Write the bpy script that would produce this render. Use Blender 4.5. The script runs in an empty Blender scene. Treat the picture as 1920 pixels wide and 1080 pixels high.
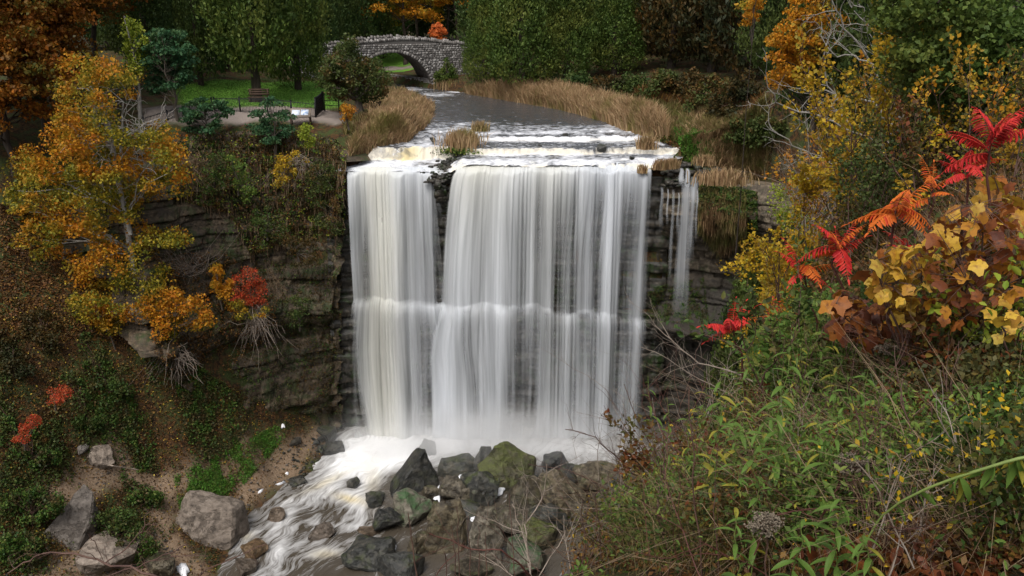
import bpy, bmesh, math, random
import numpy as np
from mathutils import Vector, Matrix

# ------------------------------------------------------------------ camera, world, sun, exposure
S = bpy.context.scene
COL = S.collection
random.seed(11)
rng = np.random.default_rng(11)

FPX = 1663.0                      # focal length in pixels of the 1920 wide photograph
PITCH = math.atan(0.337)
CAM = np.array([0.0, 0.0, 35.0])
cam_d = bpy.data.cameras.new('camera')
cam_d.sensor_width = 36.0
cam_d.lens = 36.0 * FPX / 1920.0
cam_d.clip_start = 0.05
cam_d.clip_end = 6000.0
cam = bpy.data.objects.new('camera', cam_d)
cam.location = CAM
cam.rotation_euler = (math.pi / 2 - PITCH, 0, 0)
COL.objects.link(cam)
S.camera = cam

SUN_EL, SUN_AZ = math.radians(58), math.radians(205)      # azimuth clockwise from +Y
world = bpy.data.worlds.new('World')
S.world = world
world.use_nodes = True
wn, wl = world.node_tree.nodes, world.node_tree.links
wn.clear()
w_out = wn.new('ShaderNodeOutputWorld')
w_bg = wn.new('ShaderNodeBackground')
w_sky = wn.new('ShaderNodeTexSky')
w_sky.sky_type = 'NISHITA'
w_sky.sun_disc = False
w_sky.sun_elevation = SUN_EL
w_sky.sun_rotation = SUN_AZ
w_sky.air_density = 1.0
w_sky.dust_density = 4.0
w_hs = wn.new('ShaderNodeHueSaturation')
w_hs.inputs['Saturation'].default_value = 0.38
w_bg.inputs['Strength'].default_value = 0.15
wl.new(w_sky.outputs[0], w_hs.inputs['Color'])
wl.new(w_hs.outputs[0], w_bg.inputs['Color'])
wl.new(w_bg.outputs[0], w_out.inputs['Surface'])

sun_d = bpy.data.lights.new('sun', 'SUN')
sun_d.energy = 1.5
sun_d.angle = math.radians(25)
sun_d.color = (1.0, 0.965, 0.91)
sun = bpy.data.objects.new('sun', sun_d)
sv = Vector((math.sin(SUN_AZ) * math.cos(SUN_EL), math.cos(SUN_AZ) * math.cos(SUN_EL), math.sin(SUN_EL)))
sun.rotation_euler = sv.to_track_quat('Z', 'Y').to_euler()
sun.location = (0, 0, 120)
COL.objects.link(sun)

S.view_settings.view_transform = 'Standard'
S.view_settings.look = 'None'
S.view_settings.exposure = 0.45
S.view_settings.gamma = 1.0
S.view_settings.use_curve_mapping = False
S.cycles.max_bounces = 7
S.cycles.diffuse_bounces = 3
S.cycles.glossy_bounces = 2
S.cycles.transmission_bounces = 2
S.cycles.transparent_max_bounces = 12
S.cycles.volume_bounces = 3

# ------------------------------------------------------------------ pixel <-> world
cp, sp = math.cos(PITCH), math.sin(PITCH)

def raydir(px, py):
    px = np.asarray(px, float); py = np.asarray(py, float)
    u = (px - 960.0) / FPX; v = (540.0 - py) / FPX
    dy = cp + v * sp; dz = -sp + v * cp
    return np.stack([u / dy, np.ones_like(u), dz / dy], -1)

def W(px, py, Y):
    d = raydir(px, py)
    return CAM + d * np.asarray(Y, float)[..., None]

def Wz(px, py, z):
    d = raydir(px, py)
    return CAM + d * ((np.asarray(z, float) - CAM[2]) / d[..., 2])[..., None]

def proj(P):
    P = np.asarray(P, float) - CAM
    dep = P[..., 1] * cp - P[..., 2] * sp
    up = P[..., 1] * sp + P[..., 2] * cp
    dep = np.where(np.abs(dep) < 1e-3, 1e-3, dep)
    return 960 + FPX * P[..., 0] / dep, 540 - FPX * up / dep, dep

def mpp(P):
    """metres per photograph pixel at a point"""
    return float(proj(P)[2]) / FPX

# ------------------------------------------------------------------ value noise
def _h(i, j, k, s):
    n = (i * 374761393 + j * 668265263 + k * 2147483647 + s * 1274126177) & 0xffffffff
    n = ((n ^ (n >> 13)) * 1274126177) & 0xffffffff
    n = ((n ^ (n >> 16)) * 2246822519) & 0xffffffff
    return ((n ^ (n >> 15)) & 0xffff) / 65535.0

def vn(x, y, z=0.0, s=0):
    x, y, z = np.broadcast_arrays(np.asarray(x, float), np.asarray(y, float), np.asarray(z, float))
    xi, yi, zi = np.floor(x).astype(np.int64), np.floor(y).astype(np.int64), np.floor(z).astype(np.int64)
    fx, fy, fz = x - xi, y - yi, z - zi
    fx, fy, fz = [f * f * (3 - 2 * f) for f in (fx, fy, fz)]
    r = 0
    for a in (0, 1):
        for b in (0, 1):
            for c in (0, 1):
                w = (fx if a else 1 - fx) * (fy if b else 1 - fy) * (fz if c else 1 - fz)
                r = r + w * _h(xi + a, yi + b, zi + c, s)
    return r * 2 - 1

def fbm(x, y, z=0.0, o=4, s=0):
    r = 0; a = 0.5; f = 1.0
    for k in range(o):
        r = r + a * vn(np.asarray(x) * f, np.asarray(y) * f, np.asarray(z) * f, s + k)
        a *= 0.5; f *= 2.03
    return r

def sst(a, b, x):
    t = np.clip((np.asarray(x, float) - a) / (b - a), 0, 1)
    return t * t * (3 - 2 * t)

# ------------------------------------------------------------------ mesh helpers
def mk_mesh(name, V, Q=None, T=None, mat=None, smooth=False, uv=None, attrs=None, mats=None, midx=None):
    V = np.asarray(V, np.float32).reshape(-1, 3)
    Q = np.zeros((0, 4), np.int32) if Q is None else np.asarray(Q, np.int32).reshape(-1, 4)
    T = np.zeros((0, 3), np.int32) if T is None else np.asarray(T, np.int32).reshape(-1, 3)
    me = bpy.data.meshes.new(name)
    me.vertices.add(len(V)); me.vertices.foreach_set('co', V.ravel())
    nl = Q.size + T.size
    me.loops.add(nl)
    li = np.concatenate([Q.ravel(), T.ravel()]).astype(np.int32)
    me.loops.foreach_set('vertex_index', li)
    nq, nt = len(Q), len(T)
    me.polygons.add(nq + nt)
    st = np.concatenate([np.arange(nq) * 4, nq * 4 + np.arange(nt) * 3]).astype(np.int32)
    me.polygons.foreach_set('loop_start', st)
    if smooth:
        me.polygons.foreach_set('use_smooth', np.ones(nq + nt, bool))
    for m in (mats or ([mat] if mat else [])):
        me.materials.append(m)
    if midx is not None:
        me.polygons.foreach_set('material_index', np.asarray(midx, np.int32))
    if uv is not None:
        l = me.uv_layers.new(name='UVMap')
        l.data.foreach_set('uv', np.asarray(uv, np.float32)[li].ravel())
    for k, a in (attrs or {}).items():
        at = me.attributes.new(k, 'FLOAT', 'POINT')
        at.data.foreach_set('value', np.asarray(a, np.float32).ravel())
    me.update(calc_edges=True)
    return me

def link(name, me, parent=None, loc=None, rot=None, scl=None):
    o = bpy.data.objects.new(name, me)
    COL.objects.link(o)
    if parent is not None: o.parent = parent
    if loc is not None: o.location = [float(c) for c in loc]
    if rot is not None: o.rotation_euler = rot
    if scl is not None: o.scale = scl
    return o

def tag(o, label=None, cat=None, group=None, kind=None):
    if label: o['label'] = label
    if cat: o['category'] = cat
    if group: o['group'] = group
    if kind: o['kind'] = kind
    return o

def empty(name, loc=(0, 0, 0), rot=None):
    o = bpy.data.objects.new(name, None)
    COL.objects.link(o)
    o.empty_display_size = 0.3
    o.location = [float(c) for c in loc]
    if rot is not None: o.rotation_euler = rot
    return o

class Geo:
    def __init__(s): s.V = []; s.Q = []; s.T = []; s.n = 0
    def add(s, V, Q=None, T=None):
        V = np.asarray(V, float).reshape(-1, 3)
        if Q is not None and len(Q): s.Q.append(np.asarray(Q, np.int64).reshape(-1, 4) + s.n)
        if T is not None and len(T): s.T.append(np.asarray(T, np.int64).reshape(-1, 3) + s.n)
        s.V.append(V); s.n += len(V)
    def mesh(s, name, mat, smooth=False, off=None):
        V = np.concatenate(s.V) if s.V else np.zeros((0, 3))
        if off is not None: V = V - np.asarray(off)
        return mk_mesh(name, V, np.concatenate(s.Q) if s.Q else None, np.concatenate(s.T) if s.T else None, mat, smooth)

def unit(v):
    v = np.asarray(v, float)
    return v / np.maximum(np.linalg.norm(v, axis=-1, keepdims=True), 1e-9)

def leafgeo(C, D, N, L, Wd, fold=0.15, shape=4):
    """C centre, D axis, N normal, L length, Wd width (arrays). Folded diamond (4) or pointed oval (6)."""
    C = np.asarray(C, float); n = len(C)
    D = unit(D); N = unit(N - D * np.sum(N * D, -1, keepdims=True)); Sd = np.cross(D, N)
    L = np.broadcast_to(np.asarray(L, float), (n,))[:, None]; Wd = np.broadcast_to(np.asarray(Wd, float), (n,))[:, None]
    if shape == 4:
        V = np.stack([C - D * L * .5, C + Sd * Wd * .5 + N * Wd * fold, C + D * L * .5 - N * L * .08, C - Sd * Wd * .5 + N * Wd * fold], 1)
        Q = np.arange(n * 4).reshape(n, 4)
        return V.reshape(-1, 3), Q
    droop = -N * L
    V = np.stack([C - D * L * .5,
                  C - D * L * .18 + Sd * Wd * .46 + N * Wd * fold, C + D * L * .2 + Sd * Wd * .38 + N * Wd * fold + droop * .05,
                  C + D * L * .5 + droop * .16,
                  C + D * L * .2 - Sd * Wd * .38 + N * Wd * fold + droop * .05, C - D * L * .18 - Sd * Wd * .46 + N * Wd * fold], 1)
    b = np.arange(n)[:, None] * 6
    Q = np.concatenate([b + np.array([[0, 1, 2, 3]]), b + np.array([[0, 3, 4, 5]])])
    return V.reshape(-1, 3), Q

def randdir(n, up=0.0):
    v = rng.normal(size=(n, 3)); v[:, 2] += up
    return unit(v)

def tubegeo(g, P, R, sides=5):
    P = np.asarray(P, float); k = len(P)
    R = np.broadcast_to(np.asarray(R, float), (k,))
    Tn = unit(np.gradient(P, axis=0))
    ref = np.array([0, 0, 1.0]) if abs(Tn[0, 2]) < 0.8 else np.array([1.0, 0, 0])
    A = unit(np.cross(Tn, ref)); B = np.cross(Tn, A)
    a = np.linspace(0, 2 * np.pi, sides, endpoint=False)
    V = P[:, None] + (A[:, None] * np.cos(a)[None, :, None] + B[:, None] * np.sin(a)[None, :, None]) * R[:, None, None]
    i = np.arange(k - 1)[:, None] * sides; j = np.arange(sides)[None]
    j2 = (j + 1) % sides
    Q = np.stack([i + j, i + j2, i + sides + j2, i + sides + j], -1).reshape(-1, 4)
    g.add(V.reshape(-1, 3), Q)

def curve(a, b, sag=0.0, n=6, wob=0.0, side=None):
    a = np.asarray(a, float); b = np.asarray(b, float)
    t = np.linspace(0, 1, n)[:, None]
    P = a + (b - a) * t
    P[:, 2] += (sag * 4 * t * (1 - t))[:, 0]
    if side is not None: P += np.asarray(side) * (4 * t * (1 - t))
    if wob:
        w = rng.normal(size=(n, 3)) * wob; w[0] = 0; w[-1] = 0
        P += w
    return P

# ------------------------------------------------------------------ materials
def col4(c): return (c[0], c[1], c[2], 1.0)

class NT:
    def __init__(s, name):
        s.m = bpy.data.materials.new(name); s.m.use_nodes = True
        s.t = s.m.node_tree; s.t.nodes.clear()
        s.out = s.t.nodes.new('ShaderNodeOutputMaterial')
    def n(s, typ, **kw):
        nd = s.t.nodes.new('ShaderNode' + typ)
        for k, v in kw.items():
            if hasattr(nd, k): setattr(nd, k, v)
        return nd
    def l(s, a, b): s.t.links.new(a, b)
    def val(s, sock, v):
        if hasattr(v, 'is_output'): s.l(v, sock)
        else: sock.default_value = v
    def math(s, op, a, b=None, clamp=False):
        nd = s.n('Math', operation=op, use_clamp=clamp); s.val(nd.inputs[0], a)
        if b is not None: s.val(nd.inputs[1], b)
        return nd.outputs[0]
    def mix(s, f, a, b, mode='MIX'):
        nd = s.n('Mix', data_type='RGBA', blend_type=mode)
        s.val(nd.inputs[0], f)
        s.val(nd.inputs[6], a if hasattr(a, 'is_output') else col4(a)); s.val(nd.inputs[7], b if hasattr(b, 'is_output') else col4(b))
        return nd.outputs[2]
    def noise(s, vec, scale, detail=4, rough=.55, dist=0.0):
        nd = s.n('TexNoise'); nd.inputs['Scale'].default_value = scale; nd.inputs['Detail'].default_value = detail
        nd.inputs['Roughness'].default_value = rough; nd.inputs['Distortion'].default_value = dist
        if vec is not None: s.l(vec, nd.inputs['Vector'])
        return nd.outputs['Fac']
    def ramp(s, f, stops, interp='LINEAR'):
        nd = s.n('ValToRGB'); cr = nd.color_ramp; cr.interpolation = interp
        while len(cr.elements) < len(stops): cr.elements.new(0.5)
        for e, (p, c) in zip(cr.elements, stops):
            e.position = p; e.color = col4(c) if not isinstance(c, (int, float)) else (c, c, c, 1)
        s.l(f, nd.inputs[0]); return nd.outputs[0]
    def mapr(s, f, a, b, c=0.0, d=1.0):
        nd = s.n('MapRange', clamp=True); s.l(f, nd.inputs[0])
        for i, v in zip((1, 2, 3, 4), (a, b, c, d)): nd.inputs[i].default_value = v
        return nd.outputs[0]
    def mapping(s, vec, scale=(1, 1, 1), rot=(0, 0, 0)):
        nd = s.n('Mapping'); s.l(vec, nd.inputs[0]); nd.inputs['Scale'].default_value = scale; nd.inputs['Rotation'].default_value = rot
        return nd.outputs[0]
    def geo(s): return s.n('NewGeometry')
    def attr(s, k):
        nd = s.n('Attribute'); nd.attribute_name = k; return nd.outputs['Fac']
    def bump(s, h, strength=.5, dist=.1):
        nd = s.n('Bump'); s.l(h, nd.inputs['Height']); nd.inputs['Strength'].default_value = strength; nd.inputs['Distance'].default_value = dist
        return nd.outputs[0]
    def princ(s, col, rough=.8, spec=.3, normal=None, **kw):
        nd = s.n('BsdfPrincipled'); s.val(nd.inputs['Base Color'], col if hasattr(col, 'is_output') else col4(col))
        s.val(nd.inputs['Roughness'], rough); s.val(nd.inputs['Specular IOR Level'], spec)
        if normal is not None: s.l(normal, nd.inputs['Normal'])
        for k, v in kw.items(): s.val(nd.inputs[k.replace('_', ' ')], v)
        return nd.outputs[0]
    def done(s, sh): s.l(sh, s.out.inputs['Surface']); return s.m

def leafmat(name, cols, cols2=None, pscale=.35, pth=(.45, .6), trans=.32, vivid=1.0):
    """every leaf picks its own colour; cols2 takes over in patches of the crown"""
    t = NT(name); g = t.geo()
    def rr(cs):
        return t.ramp(g.outputs['Random Per Island'], [(i / max(1, len(cs) - 1), c) for i, c in enumerate(cs)])
    c = rr(cols)
    if cols2:
        nz = t.noise(g.outputs['Position'], pscale, 3)
        c = t.mix(t.mapr(nz, pth[0], pth[1]), c, rr(cols2))
    if vivid != 1.0:
        hs = t.n('HueSaturation'); hs.inputs['Value'].default_value = vivid; t.l(c, hs.inputs['Color']); c = hs.outputs[0]
    p = t.princ(c, .55, .18)
    tr = t.n('BsdfTranslucent'); t.l(c, tr.inputs[0])
    mx = t.n('MixShader'); mx.inputs[0].default_value = trans; t.l(p, mx.inputs[1]); t.l(tr.outputs[0], mx.inputs[2])
    return t.done(mx.outputs[0])

def simplemat(name, c1, c2, scale=3.0, rough=.85, bump=.3, bdist=.05, stretch=(1, 1, 1), spec=.25):
    t = NT(name); g = t.geo()
    v = t.mapping(g.outputs['Position'], stretch)
    nz = t.noise(v, scale, 6, .6)
    c = t.ramp(nz, [(.3, c1), (.7, c2)])
    return t.done(t.princ(c, rough, spec, t.bump(t.noise(v, scale * 2.5, 6, .65), bump, bdist)))

M = {}
M['bark'] = simplemat('bark', (.055, .042, .032), (.15, .125, .10), 4, .9, .6, .05, (1, 1, .25))
M['bark_dark'] = simplemat('bark_dark', (.022, .016, .012), (.06, .045, .035), 4, .9, .6, .05, (1, 1, .25))
M['bark_grey'] = simplemat('bark_grey', (.17, .155, .135), (.34, .32, .285), 5, .85, .4, .03, (1, 1, .3))
M['twig'] = simplemat('twig', (.045, .022, .018), (.13, .075, .055), 12, .7, .3, .01)
M['twig_pale'] = simplemat('twig_pale', (.15, .115, .09), (.30, .25, .205), 12, .8, .3, .01)
M['stem_red'] = simplemat('stem_red', (.06, .018, .016), (.12, .05, .035), 12, .6, .2, .01)
M['stem_green'] = simplemat('stem_green', (.10, .14, .035), (.18, .23, .06), 10, .5, .2, .01)
M['iron'] = simplemat('iron', (.008, .008, .009), (.014, .014, .016), 8, .5, .1, .01)
M['wood_grey'] = simplemat('wood_grey', (.16, .125, .10), (.28, .23, .18), 3, .8, .4, .02, (.3, .3, 3))
M['wood_dark'] = simplemat('wood_dark', (.03, .018, .012), (.075, .045, .03), 3, .8, .4, .02, (.3, .3, 3))
# foliage
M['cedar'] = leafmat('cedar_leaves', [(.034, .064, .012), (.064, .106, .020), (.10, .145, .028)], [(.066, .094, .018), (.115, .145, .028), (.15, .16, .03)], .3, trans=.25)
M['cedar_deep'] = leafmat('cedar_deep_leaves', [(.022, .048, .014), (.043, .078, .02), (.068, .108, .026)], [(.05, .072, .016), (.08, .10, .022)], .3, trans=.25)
M['blue_green'] = leafmat('blue_green_leaves', [(.022, .070, .030), (.040, .105, .045), (.065, .14, .060)], [(.035, .085, .03), (.07, .12, .04)], 1.2, trans=.3)
M['olive'] = leafmat('olive_leaves', [(.03, .05, .012), (.06, .085, .02), (.09, .11, .03)], [(.10, .05, .015), (.14, .07, .02), (.07, .07, .02)], .5, (.5, .62), trans=.25)
M['gold'] = leafmat('gold_leaves', [(.07, .09, .012), (.15, .15, .018), (.28, .23, .022), (.38, .27, .02)], [(.40, .20, .012), (.50, .22, .014), (.40, .12, .012), (.26, .18, .02)], .30, (.47, .57), trans=.35)
M['orange_deep'] = leafmat('deep_orange_leaves', [(.20, .06, .008), (.30, .10, .010), (.14, .06, .01), (.26, .12, .012)], [(.045, .06, .012), (.09, .085, .015), (.20, .10, .012)], .22, (.5, .6), trans=.3)
M['orange'] = leafmat('orange_leaves', [(.50, .17, .012), (.58, .24, .015), (.44, .24, .02), (.30, .11, .012)], [(.34, .25, .02), (.22, .19, .025)], .3, (.5, .62), trans=.35)
M['yellow'] = leafmat('yellow_leaves', [(.42, .30, .02), (.55, .36, .02), (.36, .18, .015), (.28, .26, .03)], [(.20, .19, .03), (.40, .20, .015)], .7, (.5, .62), trans=.35)
M['yellow_green'] = leafmat('yellow_green_leaves', [(.13, .20, .02), (.24, .29, .03), (.33, .34, .04)], trans=.35)
M['red'] = leafmat('red_leaves', [(.36, .03, .015), (.48, .06, .02), (.30, .10, .03), (.22, .03, .02)], trans=.3)
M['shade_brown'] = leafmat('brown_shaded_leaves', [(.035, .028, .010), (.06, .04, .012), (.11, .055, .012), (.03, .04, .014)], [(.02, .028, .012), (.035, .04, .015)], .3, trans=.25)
M['green'] = leafmat('green_leaves', [(.028, .058, .014), (.05, .092, .018), (.085, .125, .026)], [(.035, .045, .018), (.12, .10, .03)], 1.6, trans=.3)
M['fresh'] = leafmat('fresh_green_leaves', [(.06, .12, .020), (.10, .18, .03), (.17, .24, .045), (.24, .24, .05)], [(.06, .12, .022), (.12, .18, .035)], 2.0, trans=.35)
M['mixed'] = leafmat('undergrowth_leaves', [(.035, .045, .010), (.065, .085, .016), (.10, .115, .022), (.065, .035, .012), (.13, .095, .02), (.05, .07, .014), (.03, .02, .010)], [(.07, .035, .012), (.13, .06, .015), (.16, .04, .015), (.05, .035, .012), (.18, .12, .022)], .9, (.5, .6), trans=.3)
M['litter'] = leafmat('litter_leaves', [(.05, .024, .010), (.09, .040, .013), (.16, .065, .018), (.036, .022, .011), (.22, .12, .025), (.065, .032, .015)], trans=.1)
M['litter_yellow'] = leafmat('yellow_litter_leaves', [(.35, .24, .03), (.45, .33, .05), (.26, .11, .02)], trans=.1)
M['reed'] = leafmat('reed_blades', [(.25, .155, .08), (.38, .25, .135), (.48, .34, .19), (.32, .19, .10), (.24, .20, .08)], [(.29, .19, .09), (.16, .15, .04), (.25, .21, .07)], .35, (.52, .66), trans=.25)
M['olive_grass'] = leafmat('olive_grass_blades', [(.10, .10, .03), (.15, .15, .04), (.23, .17, .07), (.07, .085, .02)], [(.14, .08, .04), (.22, .14, .07)], .5, trans=.25)
M['straw'] = leafmat('straw_blades', [(.18, .12, .07), (.28, .2, .12), (.12, .075, .045), (.09, .05, .03)], trans=.2)
M['moss'] = leafmat('moss_blades', [(.035, .11, .014), (.065, .18, .018), (.10, .23, .03), (.06, .09, .02)], [(.05, .11, .02), (.12, .18, .03)], 2.5, trans=.2)
M['coral'] = leafmat('coral_leaves', [(.62, .16, .04), (.72, .22, .06)], trans=.35)
M['ivy'] = leafmat('ivy_leaves', [(.022, .055, .012), (.04, .09, .016), (.075, .13, .022), (.12, .15, .03)], [(.02, .035, .012), (.06, .06, .02), (.12, .07, .03)], 1.3, (.46, .58), trans=.25)
def bigleaf(name, cols, blot):
    t = NT(name); oi = t.n('ObjectInfo'); tc = t.n('TexCoord'); g = t.geo()
    rnd = t.math('FRACT', t.math('ADD', oi.outputs['Random'], g.outputs['Random Per Island']))
    c = t.ramp(rnd, [(i / (len(cols) - 1), q) for i, q in enumerate(cols)])
    nz = t.noise(tc.outputs['Object'], 22, 5, .65); c = t.mix(t.mapr(nz, .5, .7, 0, .8), c, blot)
    p = t.princ(c, .5, .25, t.bump(t.noise(tc.outputs['Object'], 60, 3), .4, .004)); tr = t.n('BsdfTranslucent'); t.l(c, tr.inputs[0])
    mx = t.n('MixShader'); mx.inputs[0].default_value = .3; t.l(p, mx.inputs[1]); t.l(tr.outputs[0], mx.inputs[2]); return t.done(mx.outputs[0])
M['brown_leaf'] = bigleaf('brown_big_leaves', [(.12, .035, .012), (.22, .065, .014), (.32, .11, .018), (.42, .19, .02), (.18, .05, .014)], (.10, .03, .012))
M['rust_leaf'] = bigleaf('rust_big_leaves', [(.07, .022, .012), (.14, .038, .014), (.20, .06, .015), (.26, .09, .02)], (.05, .02, .012))
M['gold_leaf'] = bigleaf('gold_big_leaves', [(.46, .26, .025), (.54, .34, .04), (.36, .16, .02), (.42, .30, .05)], (.22, .09, .02))
M['sumac_red'] = leafmat('sumac_red_leaves', [(.46, .020, .026), (.56, .045, .03), (.38, .02, .022)], trans=.25)
M['sumac_orange'] = leafmat('sumac_orange_leaves', [(.52, .10, .018), (.58, .16, .02), (.46, .05, .02)], trans=.25)
M['lance'] = leafmat('lance_leaves', [(.045, .10, .018), (.085, .155, .026), (.14, .20, .04)], trans=.3)
M['lance_yellow'] = leafmat('lance_yellow_leaves', [(.20, .20, .03), (.28, .24, .03)], trans=.3)
# ------------------------------------------------------------------ terrain height
def river_z(x, y):
    x = np.asarray(x, float); y = np.asarray(y, float)
    w = .34 * vn(x * .35, 3.1) + .20 * vn(x * 1.3, 7.7) + .10 * vn(x * 4.1, 2.7)         # ledges wander
    yy = y + w
    z = np.interp(yy, [60, 66.2, 66.6, 67.0, 67.8, 69.3, 69.55, 72.6, 72.95, 80, 105, 125, 200],
                  [21.3, 21.6, 22.0, 22.35, 22.6, 22.72, 23.17, 23.27, 23.56, 23.65, 23.85, 24.0, 24.2])
    zl = np.interp(yy, [60, 65.6, 66.4, 67.2, 68.3, 69.2, 69.75, 72.6, 73.4, 80, 105, 125, 200],
                   [20.6, 21.2, 21.75, 22.0, 22.15, 22.25, 23.2, 23.30, 23.56, 23.65, 23.85, 24.0, 24.2])
    k = sst(-5.2, -3.6, x)
    return zl * (1 - k) + z * k

lb_px = [(640, 330, 22.0), (655, 318, 22.05), (700, 300, 22.2), (738, 285, 22.5), (765, 262, 23.4), (806, 228, 23.62), (815, 200, 23.75), (760, 178, 23.8), (705, 160, 23.85), (600, 140, 24.0)]
rb_px = [(1222, 318, 22.0), (1268, 296, 22.4), (1250, 272, 23.2), (1200, 256, 23.5), (1130, 230, 23.6), (1040, 205, 23.66), (945, 188, 23.75), (878, 176, 23.8), (806, 166, 23.85), (722, 153, 24.0), (640, 146, 24.1)]
LB = np.array([Wz(a, b, c) for a, b, c in lb_px]); RB = np.array([Wz(a, b, c) for a, b, c in rb_px])
def bank_x(B, y):
    o = np.argsort(B[:, 1]); return np.interp(y, B[o, 1], B[o, 0])

def pool_z(x, y):
    return np.interp(np.asarray(y, float), [40, 46, 56, 63, 66], [-0.9, -0.6, -0.05, .35, .5])

ctrl = []
def cw(x, y, z): ctrl.append((x, y, z))
def cpx(px, py, Y): P = W(px, py, Y); ctrl.append(tuple(P))
def cpz(px, py, z): P = Wz(px, py, z); ctrl.append(tuple(P))
# plateau beyond the gorge, left
for px, py, z in [(120, 226, 25.0), (300, 228, 24.8), (410, 228, 24.6), (500, 230, 24.5), (600, 230, 24.4), (450, 190, 24.9), (560, 185, 24.8), (650, 205, 24.4), (330, 185, 25.2),
                  (690, 250, 23.9), (660, 285, 23.2), (648, 300, 22.8), (560, 150, 25.6), (450, 150, 26), (300, 140, 27), (100, 160, 27)]: cpz(px, py, z)
# right bank
for px, py, z in [(1285, 300, 22.8), (1290, 270, 23.6), (1250, 235, 24.1), (1210, 205, 24.5), (1100, 180, 24.6), (1000, 165, 24.8), (1300, 205, 25.2), (1400, 250, 24.8), (1400, 205, 26.0), (1350, 300, 23.6), (1420, 320, 24.0),
                  (1200, 160, 27), (1400, 165, 28.5)]: cpz(px, py, z)
for x, y, z in [(-80, 150, 27), (0, 150, 27), (80, 150, 31), (-30, 128, 25.5), (0, 126, 27), (-16, 124, 24.3), (30, 120, 28), (60, 100, 31), (60, 60, 35), (75, 30, 37), (75, -10, 37), (35, 80, 29), (-80, 100, 28), (-80, 60, 28), (-80, 20, 26), (-60, 45, 24), (-60, -10, 24)]: cw(x, y, z)
# left: cliff foot, path, banks
for px, py, z in [(628, 800, .9), (600, 815, 1.4), (560, 815, 2.0), (500, 832, 2.6), (440, 860, 2.8), (380, 880, 3.0), (300, 895, 3.1), (230, 895, 4.0), (170, 900, 4.6), (60, 960, 4.2), (150, 1030, 2.2), (0, 1075, 3.0), (330, 960, 1.6),
                  (240, 1075, .7), (420, 905, 1.5), (500, 880, 1.1), (570, 855, .8), (250, 960, 2.6)]: cpz(px, py, z)
for px, py, Y in [(450, 790, 57.8), (330, 790, 55.3), (200, 800, 53.2), (0, 820, 49.5), (250, 700, 55.5), (120, 700, 53.6), (0, 690, 51.6), (100, 610, 54.5), (300, 640, 57.5), (230, 600, 57.5), (0, 520, 55.5),
                  (120, 480, 60.5), (230, 400, 65), (0, 380, 60), (100, 330, 66), (0, 270, 66)]: cpx(px, py, Y)
# shoreline and stream bed
for px, py in [(632, 822), (600, 868), (548, 905), (480, 950), (440, 990), (405, 1050), (380, 1080)]:
    P = Wz(px, py, 0.0); cw(P[0], P[1], float(pool_z(P[0], P[1])) + .12)
for px, py in [(660, 850), (620, 900), (560, 950), (520, 1000), (480, 1050), (640, 980), (600, 1060), (760, 850), (900, 845), (1050, 850), (1180, 850)]:
    P = Wz(px, py, 0.0); cw(P[0], P[1], float(pool_z(P[0], P[1])) - 1.1)
for px, py in [(760, 960), (850, 960), (950, 920), (1050, 910), (720, 1050), (850, 1050), (960, 1020), (1100, 980), (1180, 900)]:
    P = Wz(px, py, 0.0); cw(P[0], P[1], float(pool_z(P[0], P[1])) - .45)
for x, y, z in [(-14, 40, -1.6), (-20, 28, -1.8), (-30, 15, -2), (-12, 66.5, 0), (0, 67, 0), (10, 67, 0), (14, 64, .3), (12, 52, .6), (8, 40, 2), (3, 28, 2.5), (-4, 18, 3), (-10, 8, 4), (-14, -10, 6), (-34, 38, 6), (-44, 25, 12), (-45, 0, 14), (-22, 40, 0)]: cw(x, y, z)
# plateau lip above the falls wall
for x in (-12.5, -8, -4, 0, 4, 8, 11): cw(x, 67.2, 21.3)
for x in (-12, -4, 4, 10): cw(x, 80, 23.9)
# right gorge side and the camera's own rim
for px, py, Y in [(1900, 1000, 2.6), (1650, 1060, 2.7), (1400, 1080, 3.2), (1250, 1080, 3.9), (1120, 1080, 4.9), (1250, 920, 6.2), (1400, 760, 10.2), (1495, 590, 18), (1535, 440, 30), (1505, 350, 47),
                  (1900, 300, 11.5), (1900, 600, 5.2), (1700, 620, 6.6), (1500, 760, 6.6), (1600, 440, 16), (1700, 330, 19), (1900, 130, 22), (1600, 240, 38), (1480, 270, 55), (1560, 300, 50), (1450, 900, 4.6), (1900, 180, 40)]: cpx(px, py, Y)
for x, y, z in [(0, 0, 33.4), (2, -4, 33.6), (-3, 0, 32.2), (-4, 4, 27), (-2.2, 4.6, 29), (-8, 2, 22), (-3, 9, 22), (0, 11, 23), (1.2, 14, 21), (3.5, 21, 18), (7, 31, 14), (11, 42, 10), (14.5, 52, 8), (5, 3, 34), (10, 0, 35), (9, 6, 34.4), (16, 50, 16), (11.6, 40, 17), (8.6, 31, 19), (4.6, 20, 20), (13.6, 48, 14), (2.4, 11.5, 24)]: cw(x, y, z)
ctrl = np.array(ctrl)
_P = ctrl[:, :2]; _n = len(ctrl)
_A = np.linalg.norm(_P[:, None] - _P[None], axis=-1)
_A = _A - np.eye(_n) * 0.25
_K = np.zeros((_n + 1, _n + 1)); _K[:_n, :_n] = _A; _K[:_n, _n] = 1; _K[_n, :_n] = 1
_sol = np.linalg.solve(_K, np.concatenate([ctrl[:, 2], [0]]))

def inpoly(px, py, poly):
    px = np.asarray(px); py = np.asarray(py); r = np.zeros(px.shape, bool); n = len(poly)
    for i in range(n):
        x1, y1 = poly[i]; x2, y2 = poly[(i + 1) % n]
        c = ((y1 > py) != (y2 > py)) & (px < (x2 - x1) * (py - y1) / (y2 - y1 + 1e-9) + x1)
        r ^= c
    return r

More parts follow.
